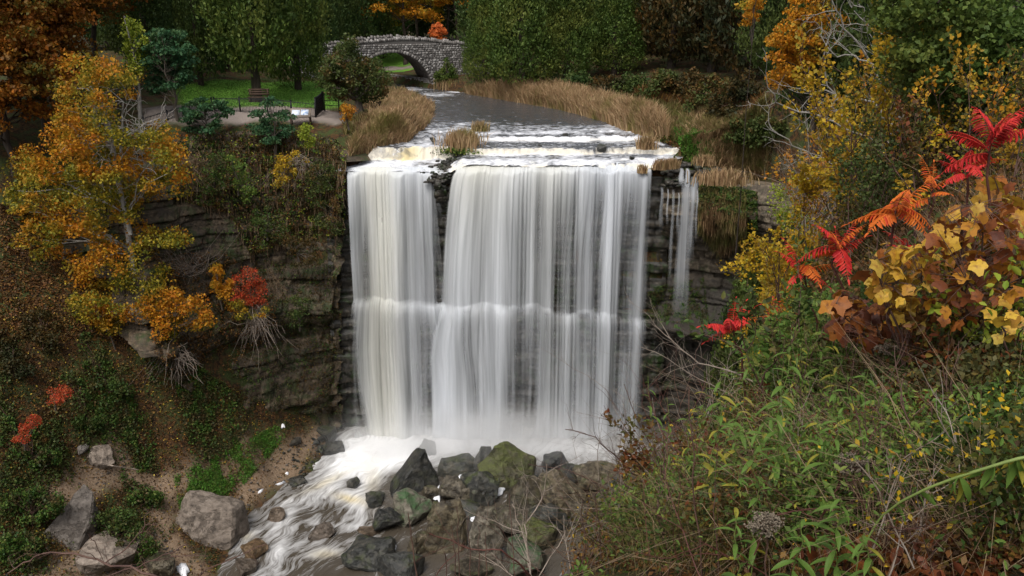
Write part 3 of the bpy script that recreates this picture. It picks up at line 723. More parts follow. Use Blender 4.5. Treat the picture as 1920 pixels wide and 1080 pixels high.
def curtain(name, parent, x0, x1, off, mat, dmul=1.0, dadd=0.0, lower=True, seed=0, nx=420):
    u = np.linspace(0, 1, nx); x = x0 + (x1 - x0) * u
    base_y = 66.55 - .22 * vn(x * .35, 3.1) + .26 * vn(x * .9, 4.4) + .12 * vn(x * 2.6, 4.9) + .05 * vn(x * 7, 1)
    lead = 6
    rows = []
    # upstream lead-in lying on the water
    zt = 66.9
    zl = ZL(x) + .28 * vn(x * .55, 6.1) + .12 * vn(x * 2.3, 8.1)
    leftpart = 1 - sst(-5.2, -3.6, x)
    prof_t = np.concatenate([np.linspace(0, .12, 14), np.linspace(.14, 1, 44)])
    xo, yo, zo, dd, vv, cc, ee = [], [], [], [], [], [], []
    ztop = 21.95 - .25 * leftpart + .22 * vn(x * .9, 4.4) + .10 * vn(x * 2.6, 4.9)
    edge_r = np.exp(-np.clip(x + 5.1, 0, 30) / 3.2) * (x > -5.2)
    for k in range(8):                    # slides over the brink
        f = k / 8.0
        yy = base_y + .9 * (1 - f) ** 1.2 + 0.02
        zz = river_z(x, yy) + .05 + .05 * off
        xo.append(x + 0 * f); yo.append(yy - off * .3); zo.append(np.minimum(zz, ztop + .55 * (1 - f))); dd.append(.75 + .35 * densx(D_UP, x)); vv.append(-(1 - f) * 2 + 0 * x); ee.append(sst(0, .3, f) + 0 * x)
    for tq in prof_t:
        drop = tq * (ztop - zl)
        out = .30 * np.sqrt(drop) * (.75 + .35 * densx(D_UP, x)) + .25 * vn(x * .9, drop * .03, s=5 + seed) * min(1, tq * 3)
        stepj = .0
        xs_ = x - 1.55 * edge_r * np.sqrt(np.clip(drop / 10, 0, 1.2)) - .35 * np.exp(-np.clip(x1 - x, 0, 30) / 2) * 0
        xo.append(xs_); yo.append(base_y - out - off); zo.append(ztop - drop)
        wtop = np.exp(-drop / 1.6)
        dd.append((densx(D_UP, x) * 1.08 - .15 - .05 * tq) * (1 - wtop) + (.85 + .25 * densx(D_UP, x)) * wtop)
        vv.append(drop + 0 * x); ee.append(np.ones(nx))
    if lower:
        ylast = yo[-1]
        for tq in np.linspace(0, 1, 50)[1:]:
            drop = tq * (zl + .2)
            kick = .55 * (1 - np.exp(-drop / .35)) + .16 * np.sqrt(drop)
            spread = (x + 1) * 0.0 - 1.0 * np.exp(-np.clip(x - x0, 0, 30) / 1.6) * np.minimum(1, drop / 4) * .5
            if x1 < 0: spread = spread + .75 * np.exp(-np.clip(x1 - x, 0, 30) / 1.1) * np.minimum(1, drop / 2.5)
            else: spread = spread - .45 * np.exp(-np.clip(x - x0, 0, 30) / 1.2) * np.minimum(1, drop / 2.5)
            xo.append(xo[7 + len(prof_t)] + spread); yo.append(ylast - kick + .12 * vn(x * .8, drop * .05, s=9 + seed)); zo.append(zl - drop)
            w_ = math.exp(-float(tq) * 14); b_ = sst(.8, 1.0, tq) * .28
            w2 = w_ * (.12 + .85 * np.exp(-((x + 12.7) / .7) ** 2) + .85 * np.exp(-((x + 6.4) / 1.7) ** 2) + .2 * vn(x * .8, 5.5)); dd.append((densx(D_LO, x) * 1.02 - .22 + .10 * sst(-1, 3, x)) * (1 - w2) + w2 * (.35 + .6 * densx(D_LO, x)) + b_); vv.append(10 + drop + .6 * vn(x * .9, 2) * 3); ee.append(np.ones(nx))  # lower tier thinned: dark gaps, and shade of the deep gorge put into opacity
    X, Y, Z = np.array(xo), np.array(yo), np.array(zo)
    Dn = np.array(dd) * dmul + dadd; E = np.array(ee) * sst(0, .012, u)[None] * sst(1, .988, u)[None]
    Vv = np.array(vv); U = np.broadcast_to(x[None], X.shape)
    cream = np.clip(.55 * np.exp(-((U + 10.2 + .3 * vn(Vv * .2, 1.0)) / 1.7) ** 2) + .5 * np.exp(-((U + 2.5) / 3) ** 2) * np.exp(-Vv / 5) + .35 * np.exp(-((U - 3) / 2) ** 2) * np.exp(-Vv / 8), 0, .9)
    Dn = Dn + .22 * vn(U * .9, Vv * .11, s=71 + seed) - .45 * np.exp(-(U - x0) / .35) * (.6 + .4 * vn(Vv * .5, 3.3)) - .45 * np.exp(-(x1 - U) / .4) * (.6 + .4 * vn(Vv * .4, 9.3))
    uv = np.stack([U + .35 * vn(U * .35, Vv * .12, s=5), Vv], -1).reshape(-1, 2)
    return link(name, gridmesh(name, X, Y, Z, mat, uv, {'dens': Dn, 'edge': E, 'cream': cream}), parent)

def fall_thing(label, x0, x1, seed):
    r = empty('waterfall', ((x0 + x1) / 2, 64, 0)); tag(r, label, 'waterfall')
    off = Matrix.Translation((-(x0 + x1) / 2, -64, 0))
    a = curtain('front_curtain', r, x0, x1, 0.0, M['fall'], 1, 0, True, seed)
    b = curtain('back_curtain', r, x0 + .05, x1 - .05, -.28, M['fall_back'], .42, -.04, True, seed + 20, 300)
    for o in (a, b): o.matrix_parent_inverse = Matrix.Identity(4); o.location = (-(x0 + x1) / 2, -64, 0)
    return r
gapx = (822 - 960) * 66.4 / FPX + 0.1
topgap0, topgap1 = float(Wz(832, 330, 21.7)[0]), float(Wz(851, 330, 21.7)[0])
fall_thing('narrow left curtain of the waterfall, cream streaked, dropping beside the mossy brown cliff', lipx0, topgap0 - .15, 0)
fall_thing('broad right curtain of the waterfall, from the dark rocky gap to the pale right-hand cliff', topgap1, lipx1, 3)
# thin threads over the right-hand rock
r = empty('waterfall', (13.4, 65.5, 0)); tag(r, 'thin wispy side fall over dark rock at the right end of the falls', 'waterfall')
for px, w_, z0, z1, dn in [(1243, .20, 21.0, 17.6, .22), (1254, .12, 20.9, 18, .18), (1264, .22, 20.9, 13, .16), (1274, .14, 20.7, 17, .2), (1286, .7, 21.4, 10.2, .42), (1299, .3, 21.2, 15, .30), (1307, .12, 21.0, 16.8, .25), (1281, .3, 22.3, 21.0, .5), (1292, .3, 22.3, 20.6, .5), (1300, .5, 21.9, 19.5, .4)]:
    c = Wz(px, 380, 20)[0]
    nn = 24; u = np.linspace(-.5, .5, 13)[None]; tq = np.linspace(0, 1, nn)[:, None]
    drop = tq * (z0 - z1)
    yb = 65.75 - .22 * (c - 12)
    X = c + u * w_ * (1 + tq * 1.2) + .03 * np.sin(tq * 9); Y = yb - .75 - .28 * np.sqrt(drop) + 0 * u; Z = z0 - drop + 0 * u
    if z0 > 22: Y = Y + 1.1 - .3 * drop
    E = (1 - (2 * np.abs(u)) ** 2) * sst(0, .06, tq) * sst(1, .55, tq)
    me = gridmesh('water_thread', X - 13.4, Y - 65.5, Z, M['veil'], np.stack([X, drop + 0 * u], -1).reshape(-1, 2), {'dens': dn + .25 * np.exp(-drop / 2) + 0 * u, 'edge': E, 'cream': 0 * X})
    link('water_thread', me, r)

# mist where the water lands
def mist(name, loc, size, dens, label):
    bm = bmesh.new(); bmesh.ops.create_icosphere(bm, subdivisions=3, radius=1.0)
    me = bpy.data.meshes.new(name); bm.to_mesh(me); bm.free()
    t = NT(name); tc = t.n('TexCoord'); vl = t.n('VectorMath', operation='LENGTH'); t.l(tc.outputs['Object'], vl.inputs[0])
    fall = t.mapr(vl.outputs['Value'], 1.0, .15, 0, 1)
    fall = t.math('MULTIPLY', fall, fall)
    nz = t.noise(t.geo().outputs['Position'], .45, 3)
    d = t.math('MULTIPLY', t.math('MULTIPLY', fall, t.mapr(nz, .3, .7, .35, 1.5)), dens)
    pv = t.n('VolumePrincipled'); pv.inputs['Color'].default_value = (1, 1, 1, 1); pv.inputs['Anisotropy'].default_value = .1
    t.l(d, pv.inputs['Density']); t.l(pv.outputs[0], t.out.inputs['Volume'])
    me.materials.append(t.m)
    o = link(name, me, loc=loc, scl=size); tag(o, label, None, None, 'stuff'); return o
mist('mist', (-1.5, 62.0, .8), (16.8, 4.2, 5.0), .55, 'white spray hanging where the falls land')
# ------------------------------------------------------------------ boulders
def rock_mesh(name, size, seed, mat, cuts=3, rough=.06, npts=20, wedge=0.0, flat=.7, shape=None):
    r = np.random.default_rng(seed); bm = bmesh.new()
    p = r.uniform(-1, 1, (npts, 3)); m = np.max(np.abs(p) ** 1.0, 1, keepdims=True)
    p = p / (np.sum(np.abs(p) ** 3.0, 1, keepdims=True) ** (1 / 3.0))
    p[:, 2] *= flat ** .2
    p[:, 0] += wedge * p[:, 2]
    if shape is not None: p = np.array(shape, float)
    for v in p: bm.verts.new(v * np.array(size) * .55)
    res = bmesh.ops.convex_hull(bm, input=bm.verts)
    for g_ in ('geom_interior', 'geom_unused'):
        vs = [e for e in res[g_] if isinstance(e, bmesh.types.BMVert) and e.is_valid]
        if vs: bmesh.ops.delete(bm, geom=list(set(vs)), context='VERTS')
    bmesh.ops.dissolve_limit(bm, angle_limit=.25, verts=bm.verts, edges=bm.edges)
    bmesh.ops.bevel(bm, geom=list(bm.edges), offset=min(size) * .035, segments=1, affect='EDGES', profile=.6)
    bmesh.ops.triangulate(bm, faces=bm.faces)
    for _ in range(cuts):
        mx = np.mean(size) * .11
        es = [e for e in bm.edges if e.calc_length() > mx]
        if es: bmesh.ops.subdivide_edges(bm, edges=es, cuts=1)
        bmesh.ops.triangulate(bm, faces=[f for f in bm.faces if len(f.verts) > 3])
    bm.normal_update()
    co = np.array([v.co[:] for v in bm.verts]); no = np.array([v.normal[:] for v in bm.verts]); s_ = np.mean(size)
    k = 3.0 / s_
    d = rough * s_ * (fbm(co[:, 0] * k, co[:, 1] * k, co[:, 2] * k, 4, seed % 97) * 1.6 - .5 * sst(.8, 1.0, 1 - np.abs(vn(co[:, 0] * k * .7 + 3, co[:, 1] * k * .7, co[:, 2] * k * 1.6, seed % 31)) * 4))
    co = co + no * d[:, None]
    for v, c in zip(bm.verts, co): v.co = c
    me = bpy.data.meshes.new(name); bm.to_mesh(me); bm.free(); me.materials.append(mat)
    return me

def stonemat(name, lo, mid, hi, mossc=None, mth=.5, rough=.75):
    t = NT(name); g = t.geo(); pos = g.outputs['Position']
    nz = t.noise(pos, 2.4, 9, .7); n2 = t.noise(t.mapping(pos, (1, 1, 3)), .9, 5, .6)
    c = t.ramp(t.math('ADD', t.math('MULTIPLY', nz, .6), t.math('MULTIPLY', n2, .4)), [(.36, lo), (.5, mid), (.64, hi)])
    oi = t.n('ObjectInfo'); hs = t.n('HueSaturation'); t.l(t.mapr(oi.outputs['Random'], 0, 1, .6, 1.3), hs.inputs['Value']); t.l(t.mapr(t.math('FRACT', t.math('MULTIPLY', oi.outputs['Random'], 7.3)), 0, 1, .6, 1.15), hs.inputs['Saturation']); t.l(c, hs.inputs['Color']); c = hs.outputs[0]
    if mossc:
        sep = t.n('SeparateXYZ'); t.l(g.outputs['Normal'], sep.inputs[0])
        f = t.math('MULTIPLY', t.mapr(sep.outputs['Z'], .1, .8), t.mapr(t.noise(pos, 1.1, 5), mth - .08, mth + .08))
        c = t.mix(f, c, mossc)
    vo = t.n('TexVoronoi', feature='DISTANCE_TO_EDGE'); vo.inputs['Scale'].default_value = .5; t.l(t.mapping(g.outputs['Position'], (1, 1, 2.2), (.3, .2, .4)), vo.inputs['Vector'])
    cr = t.mapr(t.math('ADD', vo.outputs['Distance'], t.math('MULTIPLY', t.math('SUBTRACT', nz, .5), .9)), -.02, .05)
    c = t.mix(t.math('MULTIPLY', t.math('SUBTRACT', 1.0, cr), .35), c, lo)
    hgt = t.math('ADD', nz, t.math('MULTIPLY', cr, .18))
    return t.done(t.princ(c, rough, .35, t.bump(hgt, 1.0, .14)))
M['rock_pale'] = stonemat('pale_boulder', (.07, .055, .042), (.165, .13, .10), (.27, .22, .175))
M['rock_brown'] = stonemat('brown_boulder', (.018, .014, .009), (.066, .052, .031), (.17, .14, .09), (.05, .055, .018), .60, .5)
M['rock_wet'] = stonemat('wet_boulder', (.012, .013, .012), (.034, .034, .028), (.085, .075, .055), (.04, .048, .016), .6, .4)
M['rock_moss'] = stonemat('mossy_boulder', (.02, .018, .010), (.045, .038, .018), (.10, .08, .04), (.065, .075, .016), .44, .6)
M['rock_green'] = stonemat('green_topped_boulder', (.05, .042, .025), (.11, .09, .055), (.17, .14, .09), (.04, .085, .03), .5, .65)
M['rock_orange'] = stonemat('orange_brown_boulder', (.04, .026, .014), (.10, .065, .035), (.19, .13, .08), None, .5, .45)

BL = [  # px, py, width px, height px, tilt, material, seed, wedge, label
 (380, 985, 118, 100, (.15, .1, .2), 'rock_pale', 21, 0, 'big square pale brown boulder on the left bank at the edge of the stream'),
 (115, 985, 92, 110, (.5, -.5, .3), 'rock_pale', 32, .3, 'pale tilted slab of rock with long cracks left of the dirt path'),
 (180, 1062, 130, 70, (.2, .1, .4), 'rock_pale', 13, 0, 'broad pale rock under the bare twigs in the bottom left corner'),
 (184, 858, 42, 48, (.6, .5, .1), 'rock_pale', 24, .2, 'small pale slab standing at the top of the dirt path'),
 (149, 845, 26, 20, (.1, .2, .5), 'rock_pale', 35, 0, 'little pale stone in the shrubs left of the standing slab'),
 (300, 1068, 62, 46, (.1, .1, .9), 'rock_brown', 16, 0, 'brown rock on the muddy bank beside the white litter'),
 (773, 898, 92, 82, (.0, -.55, .5), 'rock_wet', 47, -.35, 'dark wedge shaped boulder with a sharp peak at the left of the pile'),
 (856, 878, 62, 42, (.1, .1, .1), 'rock_wet', 18, 0, 'dark flat topped boulder half covered by spray below the falls'),
 (908, 872, 44, 58, (.2, .3, .3), 'rock_wet', 59, 0, 'dark blue grey boulder just behind the left shoulder of the mossy one'),
 (948, 886, 98, 84, (.15, .25, .2), 'rock_moss', 10, .1, 'largest dark boulder with a moss green top in the middle of the pile'),
 (848, 923, 58, 58, (.2, -.2, .5), 'rock_brown', 61, 0, 'rounded brown boulder left of the foam patch in the pile'),
 (897, 922, 68, 56, (.1, .2, .7), 'rock_wet', 12, 0, 'dark brown boulder wedged under the mossy one'),
 (768, 962, 72, 62, (.1, .1, .2), 'rock_green', 83, 0, 'round boulder with a bright green algae cap'),
 (834, 1003, 88, 112, (.5, .1, .3), 'rock_brown', 14, .1, 'tall light brown boulder with a long sloping face in the lower pile'),
 (908, 1015, 74, 130, (.55, -.1, .1), 'rock_brown', 95, 0, 'long brown boulder right of the tall light brown one'),
 (988, 932, 84, 66, (.3, -.5, .3), 'rock_brown', 36, -.2, 'tan slanting boulder right of the mossy one'),
 (1062, 935, 112, 76, (.2, .2, .2), 'rock_brown', 17, 0, 'wide brown slab behind the thin bare twigs'),
 (952, 985, 74, 50, (.1, .1, .6), 'rock_brown', 28, 0, 'low brown boulder behind the red stemmed twig'),
 (1040, 868, 40, 44, (.1, -.3, .2), 'rock_wet', 19, -.2, 'grey pointed rock in the spray at the right of the pool'),
 (1070, 892, 46, 24, (0, 0, .4), 'rock_wet', 50, 0, 'small flat dark rock beside the grey pointed one'),
 (1128, 905, 100, 38, (.05, .05, .1), 'rock_brown', 31, 0, 'low brown ledge of rock nearest the right bushes'),
 (690, 1042, 92, 60, (.1, 0, .3), 'rock_wet', 72, 0, 'dull green grey rock awash left of the pile'),
 (752, 1068, 84, 50, (.2, .1, .8), 'rock_wet', 33, 0, 'dark rock at the bottom edge below the white foam scraps'),
 (1010, 1008, 70, 56, (.2, .1, .2), 'rock_moss', 54, 0, 'mossy rock showing between the twigs right of the pile'),
 (985, 1060, 110, 60, (.1, .2, .4), 'rock_green', 75, 0, 'green mossed rock at the bottom of the pile behind the shrub'),
 (600, 1001, 40, 34, (.2, .2, .2), 'rock_orange', 26, 0, 'orange brown rock in midstream with water curling over it'),
 (515, 969, 34, 26, (.1, .3, .5), 'rock_orange', 57, 0, 'small orange brown rock in the stream right of the big pale boulder'),
 (690, 998, 36, 15, (0, 0, .1), 'rock_orange', 38, 0, 'flat reddish rock breaking the surface left of the pile'),
 (474, 1036, 44, 26, (0, .1, .3), 'rock_orange', 79, 0, 'submerged brown rock below the big pale boulder'),
 (450, 1068, 54, 22, (.1, 0, .7), 'rock_orange', 40, 0, 'flat brown rock at the bottom edge of the stream'),
 (606, 818, 46, 22, (0, .1, .5), 'rock_wet', 41, 0, 'dark wet rock at the foot of the left cliff'),
 (622, 845, 40, 26, (0, .1, .2), 'rock_wet', 42, 0, 'black rock on the shore beside the first white water'),
 (800, 845, 40, 16, (0, -.3, .6), 'rock_wet', 43, 0, 'rock veiled by spray under the left of the falls'),
 (806, 925, 30, 34, (.2, 0, .2), 'rock_brown', 44, 0, 'small brown rock left of the white foam wedge'),
 (815, 962, 34, 36, (.1, .3, .2), 'rock_brown', 45, 0, 'small yellowish rock beside the green capped one'),
 (545, 830, 34, 14, (0, 0, .2), 'rock_brown', 46, 0, 'half buried stone on the leafy path by the cliff'),
 (556, 905, 30, 12, (0, 0, .2), 'rock_wet', 48, 0, 'low dark stone on the left shore'),
 (870, 962, 60, 30, (0, .3, .2), 'rock_wet', 49, 0, 'dark rock in the gap between foam patches'),
 (1180, 925, 90, 40, (0, .1, .2), 'rock_wet', 51, 0, 'dark rock under the overhanging right bank shrubs'),
 (660, 905, 22, 20, (0, -.3, .2), 'rock_wet', 52, 0, 'pointed dark stone standing in the white rapids'),
 (730, 985, 60, 40, (.2, .1, .2), 'rock_wet', 91, 0, 'low dark rock in brown water left of the green capped one'),
 (700, 940, 40, 18, (0, .1, .2), 'rock_wet', 92, 0, 'barely showing dark rock below the peaked wedge'),
 (790, 1025, 56, 50, (.3, .2, .4), 'rock_brown', 93, 0, 'squat brown boulder left of the tall light brown one'),
 (870, 935, 40, 40, (.2, .2, .2), 'rock_brown', 94, 0, 'small brown boulder tucked between the rounded one and the mossy one'),
 (1030, 975, 70, 50, (.2, .2, .6), 'rock_wet', 96, 0, 'dark rock behind the pale bare branch'),
 (1090, 965, 80, 46, (.1, .2, .2), 'rock_brown', 97, 0, 'brown rock low among the pale twigs'),
 (1010, 905, 46, 30, (.1, .2, .2), 'rock_wet', 98, 0, 'dark rock between the mossy boulder and the grey pointed one'),
 (885, 1075, 80, 40, (0, .2, .2), 'rock_brown', 53, 0, 'brown rock cut by the bottom edge between the upright stalks'),
]
SHAPES = {773: [(-1, -.6, -.6), (-.9, .5, -.5), (.2, -.6, -1), (1, .4, -.6), (.45, .1, 1.05), (.25, .6, .9), (.9, -.4, -.5), (-.5, -.2, .1)],
 948: [(-.95, -.1, .35), (-.35, .1, 1), (.1, .5, .9), (.95, 0, .45), (1, .3, .1), (.85, -.5, -.2), (.2, -.9, -.5), (-.3, -.8, -.9), (-.85, -.5, -.1), (.3, -.5, -1), (.9, .6, -.6), (-.7, .8, -.6), (0, -.75, 0)],
 380: [(-.75, -.6, -.6), (-.95, .3, -.3), (-.55, .6, .75), (-.4, -.35, .7), (.75, -.3, .5), (.95, .4, .45), (.6, .8, .2), (.7, -.8, -.5), (1, .2, -.6), (0, -.9, -.9), (-.9, -.2, .1)],
 834: [(-.9, -.5, -.2), (-.3, .6, .9), (.7, .5, 1), (1, .2, .2), (.6, -.7, -.5), (-.2, -.9, -1), (-.95, .2, -.4), (.9, -.2, -.8), (-.5, .1, .6)],
 908: [(-.8, -.3, .2), (-.2, .5, 1), (.6, .6, .9), (.9, 0, .2), (.7, -.8, -.6), (-.4, -.9, -.9), (-.9, .4, -.5), (.8, .6, -.7), (-.5, -.6, .3)],
 856: [(-1, -.5, -.5), (-.8, .2, .6), (.6, .2, .9), (1, .1, .3), (.9, -.6, -.6), (-.2, -.8, -.8), (.8, .7, -.4), (-.8, .7, -.3), (-.7, -.5, .4), (.5, -.5, .6)],
 115: [(-.95, -.7, -.7), (-.7, -.6, -.1), (.55, .7, 1), (.9, .5, .75), (.8, -.3, .1), (.2, -.9, -.7), (-.3, .6, .2), (.9, .6, -.6), (-.9, .4, -.6)],
 988: [(-1, -.6, -.5), (-.2, .3, .9), (.4, .5, .8), (1, .2, .0), (.8, -.7, -.7), (0, -.9, -.8), (-.8, .6, -.3), (.9, .7, -.6)]}
for px, py, wp, hp, rot, mt, sd, wd, lab in BL:
    shp = SHAPES.get(px); rot = (0, 0, rot[2] * .2) if shp else rot
    P = Gd(float(px), float(py) + hp * .30)
    wz = pool_z(P[0], P[1])
    if P[2] < wz: P = Wz(px, py + hp * .30, float(wz))
    m_ = mpp(P); kk = .86 if mt == 'rock_brown' else 1.0; w_ = wp * m_ * 1.12 * kk; h_ = hp * m_ * 1.02 * kk
    me = rock_mesh('boulder', (w_, w_ * .85, h_ * 1.15), sd, M[mt], 3, .055 if shp else .07, 14, wd, .7, shp)
    o = link('boulder', me, loc=(P[0], P[1] + w_ * .28, P[2] + h_ * (.28 if mt == 'rock_brown' else .18)), rot=(rot[0], rot[1], rot[2] * 3))
    tag(o, lab, 'boulder', 'boulders around the plunge pool')

# rubble stones on the left bank and in the pile (uncountable)
def pebble(g_, P, s_):
    v = np.array([[1, 0, 0], [-1, 0, 0], [0, 1, 0], [0, -1, 0], [0, 0, 1], [0, 0, -1]], float) * rng.uniform(.5, 1.1, (6, 1)) * s_ * np.array([1, 1, .6])
    a = rng.uniform(0, 6.3); c, s = math.cos(a), math.sin(a); v = v @ np.array([[c, s, 0], [-s, c, 0], [0, 0, 1]])
    g_.add(v + P, T=[[0, 2, 4], [2, 1, 4], [1, 3, 4], [3, 0, 4], [2, 0, 5], [1, 2, 5], [3, 1, 5], [0, 3, 5]])
for lab_, mt_, regs in [('pale loose stones strewn over the dirt path and left bank', 'rock_pale', [(PATH1, 260, .03, .13), ([(450, 880), (620, 800), (650, 850), (560, 900), (400, 1010)], 120, .04, .22), ([(0, 1080), (60, 1000), (330, 1000), (400, 1080)], 150, .04, .25)]),
                        ('dark wet rubble filling the gaps of the boulder pile', 'rock_wet', [([(700, 940), (1000, 890), (1150, 900), (1000, 1080), (700, 1080)], 300, .15, .5), ([(1040, 880), (1200, 860), (1230, 960), (1100, 1000)], 160, .2, .6), ([(590, 800), (650, 790), (660, 840), (590, 850)], 90, .15, .5), ([(520, 840), (620, 810), (640, 850), (560, 900)], 60, .06, .25)])]:
    g_ = Geo()
    for poly, n, s0, s1 in regs:
        for P in scatter(poly, n): pebble(g_, P, rng.uniform(s0, s1))
    tag(link('rubble', g_.mesh('rubble', M[mt_])), lab_, kind='stuff')

# foam and litter
M['foam'] = simplemat('foam', (.72, .74, .78), (.88, .88, .9), 5, .8, .5, .03)
def patch(name, px, py, pts, lab, cat, zadd=.05, mat='foam', th=.03):
    pts = [q for i, (a, b) in enumerate(pts) for q in ((a, b), ((a + pts[(i + 1) % len(pts)][0]) / 2 * rng.uniform(.6, 1.2), (b + pts[(i + 1) % len(pts)][1]) / 2 * rng.uniform(.6, 1.2)))]
    P0 = Gd(float(px), float(py)); wz = pool_z(P0[0], P0[1])
    if P0[2] < wz: P0 = Wz(px, py, float(wz))
    m_ = mpp(P0); n = len(pts)
    V = []
    for dx, dy in pts:
        Q = Wz(px + dx, py + dy, P0[2]); V.append([Q[0] - P0[0], Q[1] - P0[1], th + rng.uniform(0, .03)])
    bot = [[a * 1.15, b * 1.15, -.12] for a, b, c in V]
    ctr = [[np.mean([v[0] for v in V]), np.mean([v[1] for v in V]), th * 2.2]]
    Vv = V + bot + ctr
    T = [[i, (i + 1) % n, 2 * n] for i in range(n)]; Q = [[i, i + n, (i + 1) % n + n, (i + 1) % n] for i in range(n)]
    me = mk_mesh(name, Vv, Q, T, M[mat], True)
    o = link(name, me, loc=(P0[0], P0[1], P0[2] + zadd)); tag(o, lab, cat)
patch('foam_patch', 820, 925, [(-8, 8), (-3, -10), (4, -14), (5, 0), (3, 14), (-3, 10)], 'white foam wedge between the brown and small boulders left of centre', 'foam')
patch('foam_patch', 872, 895, [(-26, 5), (-10, -3), (14, -9), (16, -3), (4, 3), (-14, 8)], 'strip of white foam behind the rounded brown boulder', 'foam')
patch('foam_patch', 912, 899, [(-6, -6), (0, -12), (5, 0), (4, 8), (-2, 7)], 'small upright foam patch against the mossy boulder', 'foam')
patch('foam_patch', 935, 923, [(-22, 10), (-4, -2), (6, -10), (14, -8), (6, 2), (-8, 8)], 'foam streak below the right foot of the mossy boulder', 'foam')
patch('foam_patch', 902, 972, [(-24, -12), (-14, -10), (0, -2), (18, 2), (28, 10), (20, 12), (4, 4), (-16, 4)], 'ragged foam patch above the long brown boulder', 'foam')
patch('foam_patch', 742, 1048, [(-8, -6), (4, -5), (9, 4), (0, 5), (-8, 5)], 'foam scrap near the bottom left of the boulder pile', 'foam')
patch('foam_patch', 739, 1028, [(-4, 4), (0, -6), (4, -4), (2, 5)], 'tiny foam scrap above the other one at the pile edge', 'foam')
patch('foam_patch', 488, 921, [(-4, 3), (-1, -1), (6, -3), (3, 0), (0, 2)], 'white foam lump floating at the left shore', 'foam')
patch('foam_patch', 520, 910, [(-12, 3), (-4, 0), (14, -6), (9, -4), (0, 0)], 'thin foam line trailing along the left shore', 'foam')
patch('foam_patch', 538, 888, [(-3, 1), (0, -2), (3, -1), (1, 1)], 'small foam lump higher up the left shore', 'foam')
M['litter_white'] = simplemat('white_plastic', (.75, .75, .77), (.85, .85, .87), 2, .4, .1)
patch('plastic_bag', 343, 1068, [(-13, -2), (-4, -10), (6, -8), (11, 2), (6, 10), (-6, 6)], 'crumpled white plastic bag lying on the muddy bank at bottom left', 'plastic bag', .04, 'litter_white', .12)
patch('plastic_bag', 530, 798, [(-4, -2), (3, -4), (4, 2), (-2, 3)], 'tiny white plastic scrap on the ledge at the cliff foot', 'plastic bag', .03, 'litter_white', .05)

# dark stepped rock in the gap of the falls, small rocks along the brink
g_ = Geo()
def blockat(g_, P, s_, a=None):
    a = rng.uniform(-.3, .3) if a is None else a
    v = np.array([[x, y, z] for z in (-.5, .5) for y in (-.5, .5) for x in (-.5, .5)], float)
    v[4:, :2] *= rng.uniform(.7, .95); v += rng.normal(size=(8, 3)) * .06
    v = v * np.array(s_); c, s = math.cos(a), math.sin(a); v = v @ np.array([[c, s, 0], [-s, c, 0], [0, 0, 1]])
    g_.add(v + np.asarray(P), Q=[[0, 2, 3, 1], [4, 5, 7, 6], [0, 1, 5, 4], [2, 6, 7, 3], [0, 4, 6, 2], [1, 3, 7, 5]])
gapr = empty('rock_step', (-5.3, 67.0, 21)); tag(gapr, 'black wet stepped rock dividing the two curtains at the lip of the falls', 'rock')
def solo(name, parent, P0, fn, mat):
    g2 = Geo(); fn(g2); return link(name, g2.mesh(name, mat, off=P0), parent)
for k in range(150):
    f = rng.uniform(0, 1)
    P = np.array([-5.30 + rng.normal() * (.25 + .30 * (1 - abs(f - .5) * 1.2)) - (.5 - f) * .9 * -1, 66.15 + 2.3 * (1 - f) + rng.normal() * .12, 0])
    P[2] = 21.15 + 1.35 * (1 - f) + rng.normal() * .05
    solo('rock_block', gapr, (-5.3, 67.0, 21), lambda q: blockat(q, P, (rng.uniform(.16, .42), .4, rng.uniform(.10, .2))), M['cliff_dark'])
for k in range(10):
    P = np.array([-5.5 + rng.normal() * .2, 66.35, 21.0 - k * .12])
    solo('rock_block', gapr, (-5.3, 67.0, 21), lambda q: blockat(q, P, (rng.uniform(.5, .9), .9, rng.uniform(.3, .5))), M['cliff_dark'])
brink = empty('rock_ledge', (13.5, 66.2, 21.5)); tag(brink, 'dark broken ledge the thin side falls drip over right of the main curtain', 'rock')
for k in range(110):
    a = rng.uniform(0, 1); P = np.array([11.4 + 4.6 * a, 65.7 + rng.uniform(0, 2.3) - .7 * a, 0.0]); P[2] = 21.25 + .55 * (P[1] - 65.7) + rng.normal() * .12
    solo('rock_block', brink, (13.5, 66.2, 21.5), lambda q: blockat(q, P, (rng.uniform(.25, .8), rng.uniform(.3, .7), rng.uniform(.12, .32))), M['cliff_dark'])
for px, py, s_, lab in [(1060, 254, .32, 'dark stone sticking up at the first rapid'), (1128, 277, .5, 'mossy stone in the second rapid'), (745, 0, 0, ''), (1012, 274, .22, 'small reddish stone between the two rapids'), (1185, 296, .25, 'small stone in the white water right of centre'), (812, 262, .35, 'reddish stone left of the grassy islet')]:
    if s_ == 0: continue
    P = Wz(px, py, 23.2 if py > 265 else 23.6)
    tag(link('stone', rock_mesh('stone', (s_ * 1.5, s_, s_ * 1.3), int(px), M['rock_wet'], 1, .05), loc=P), lab, 'stone')

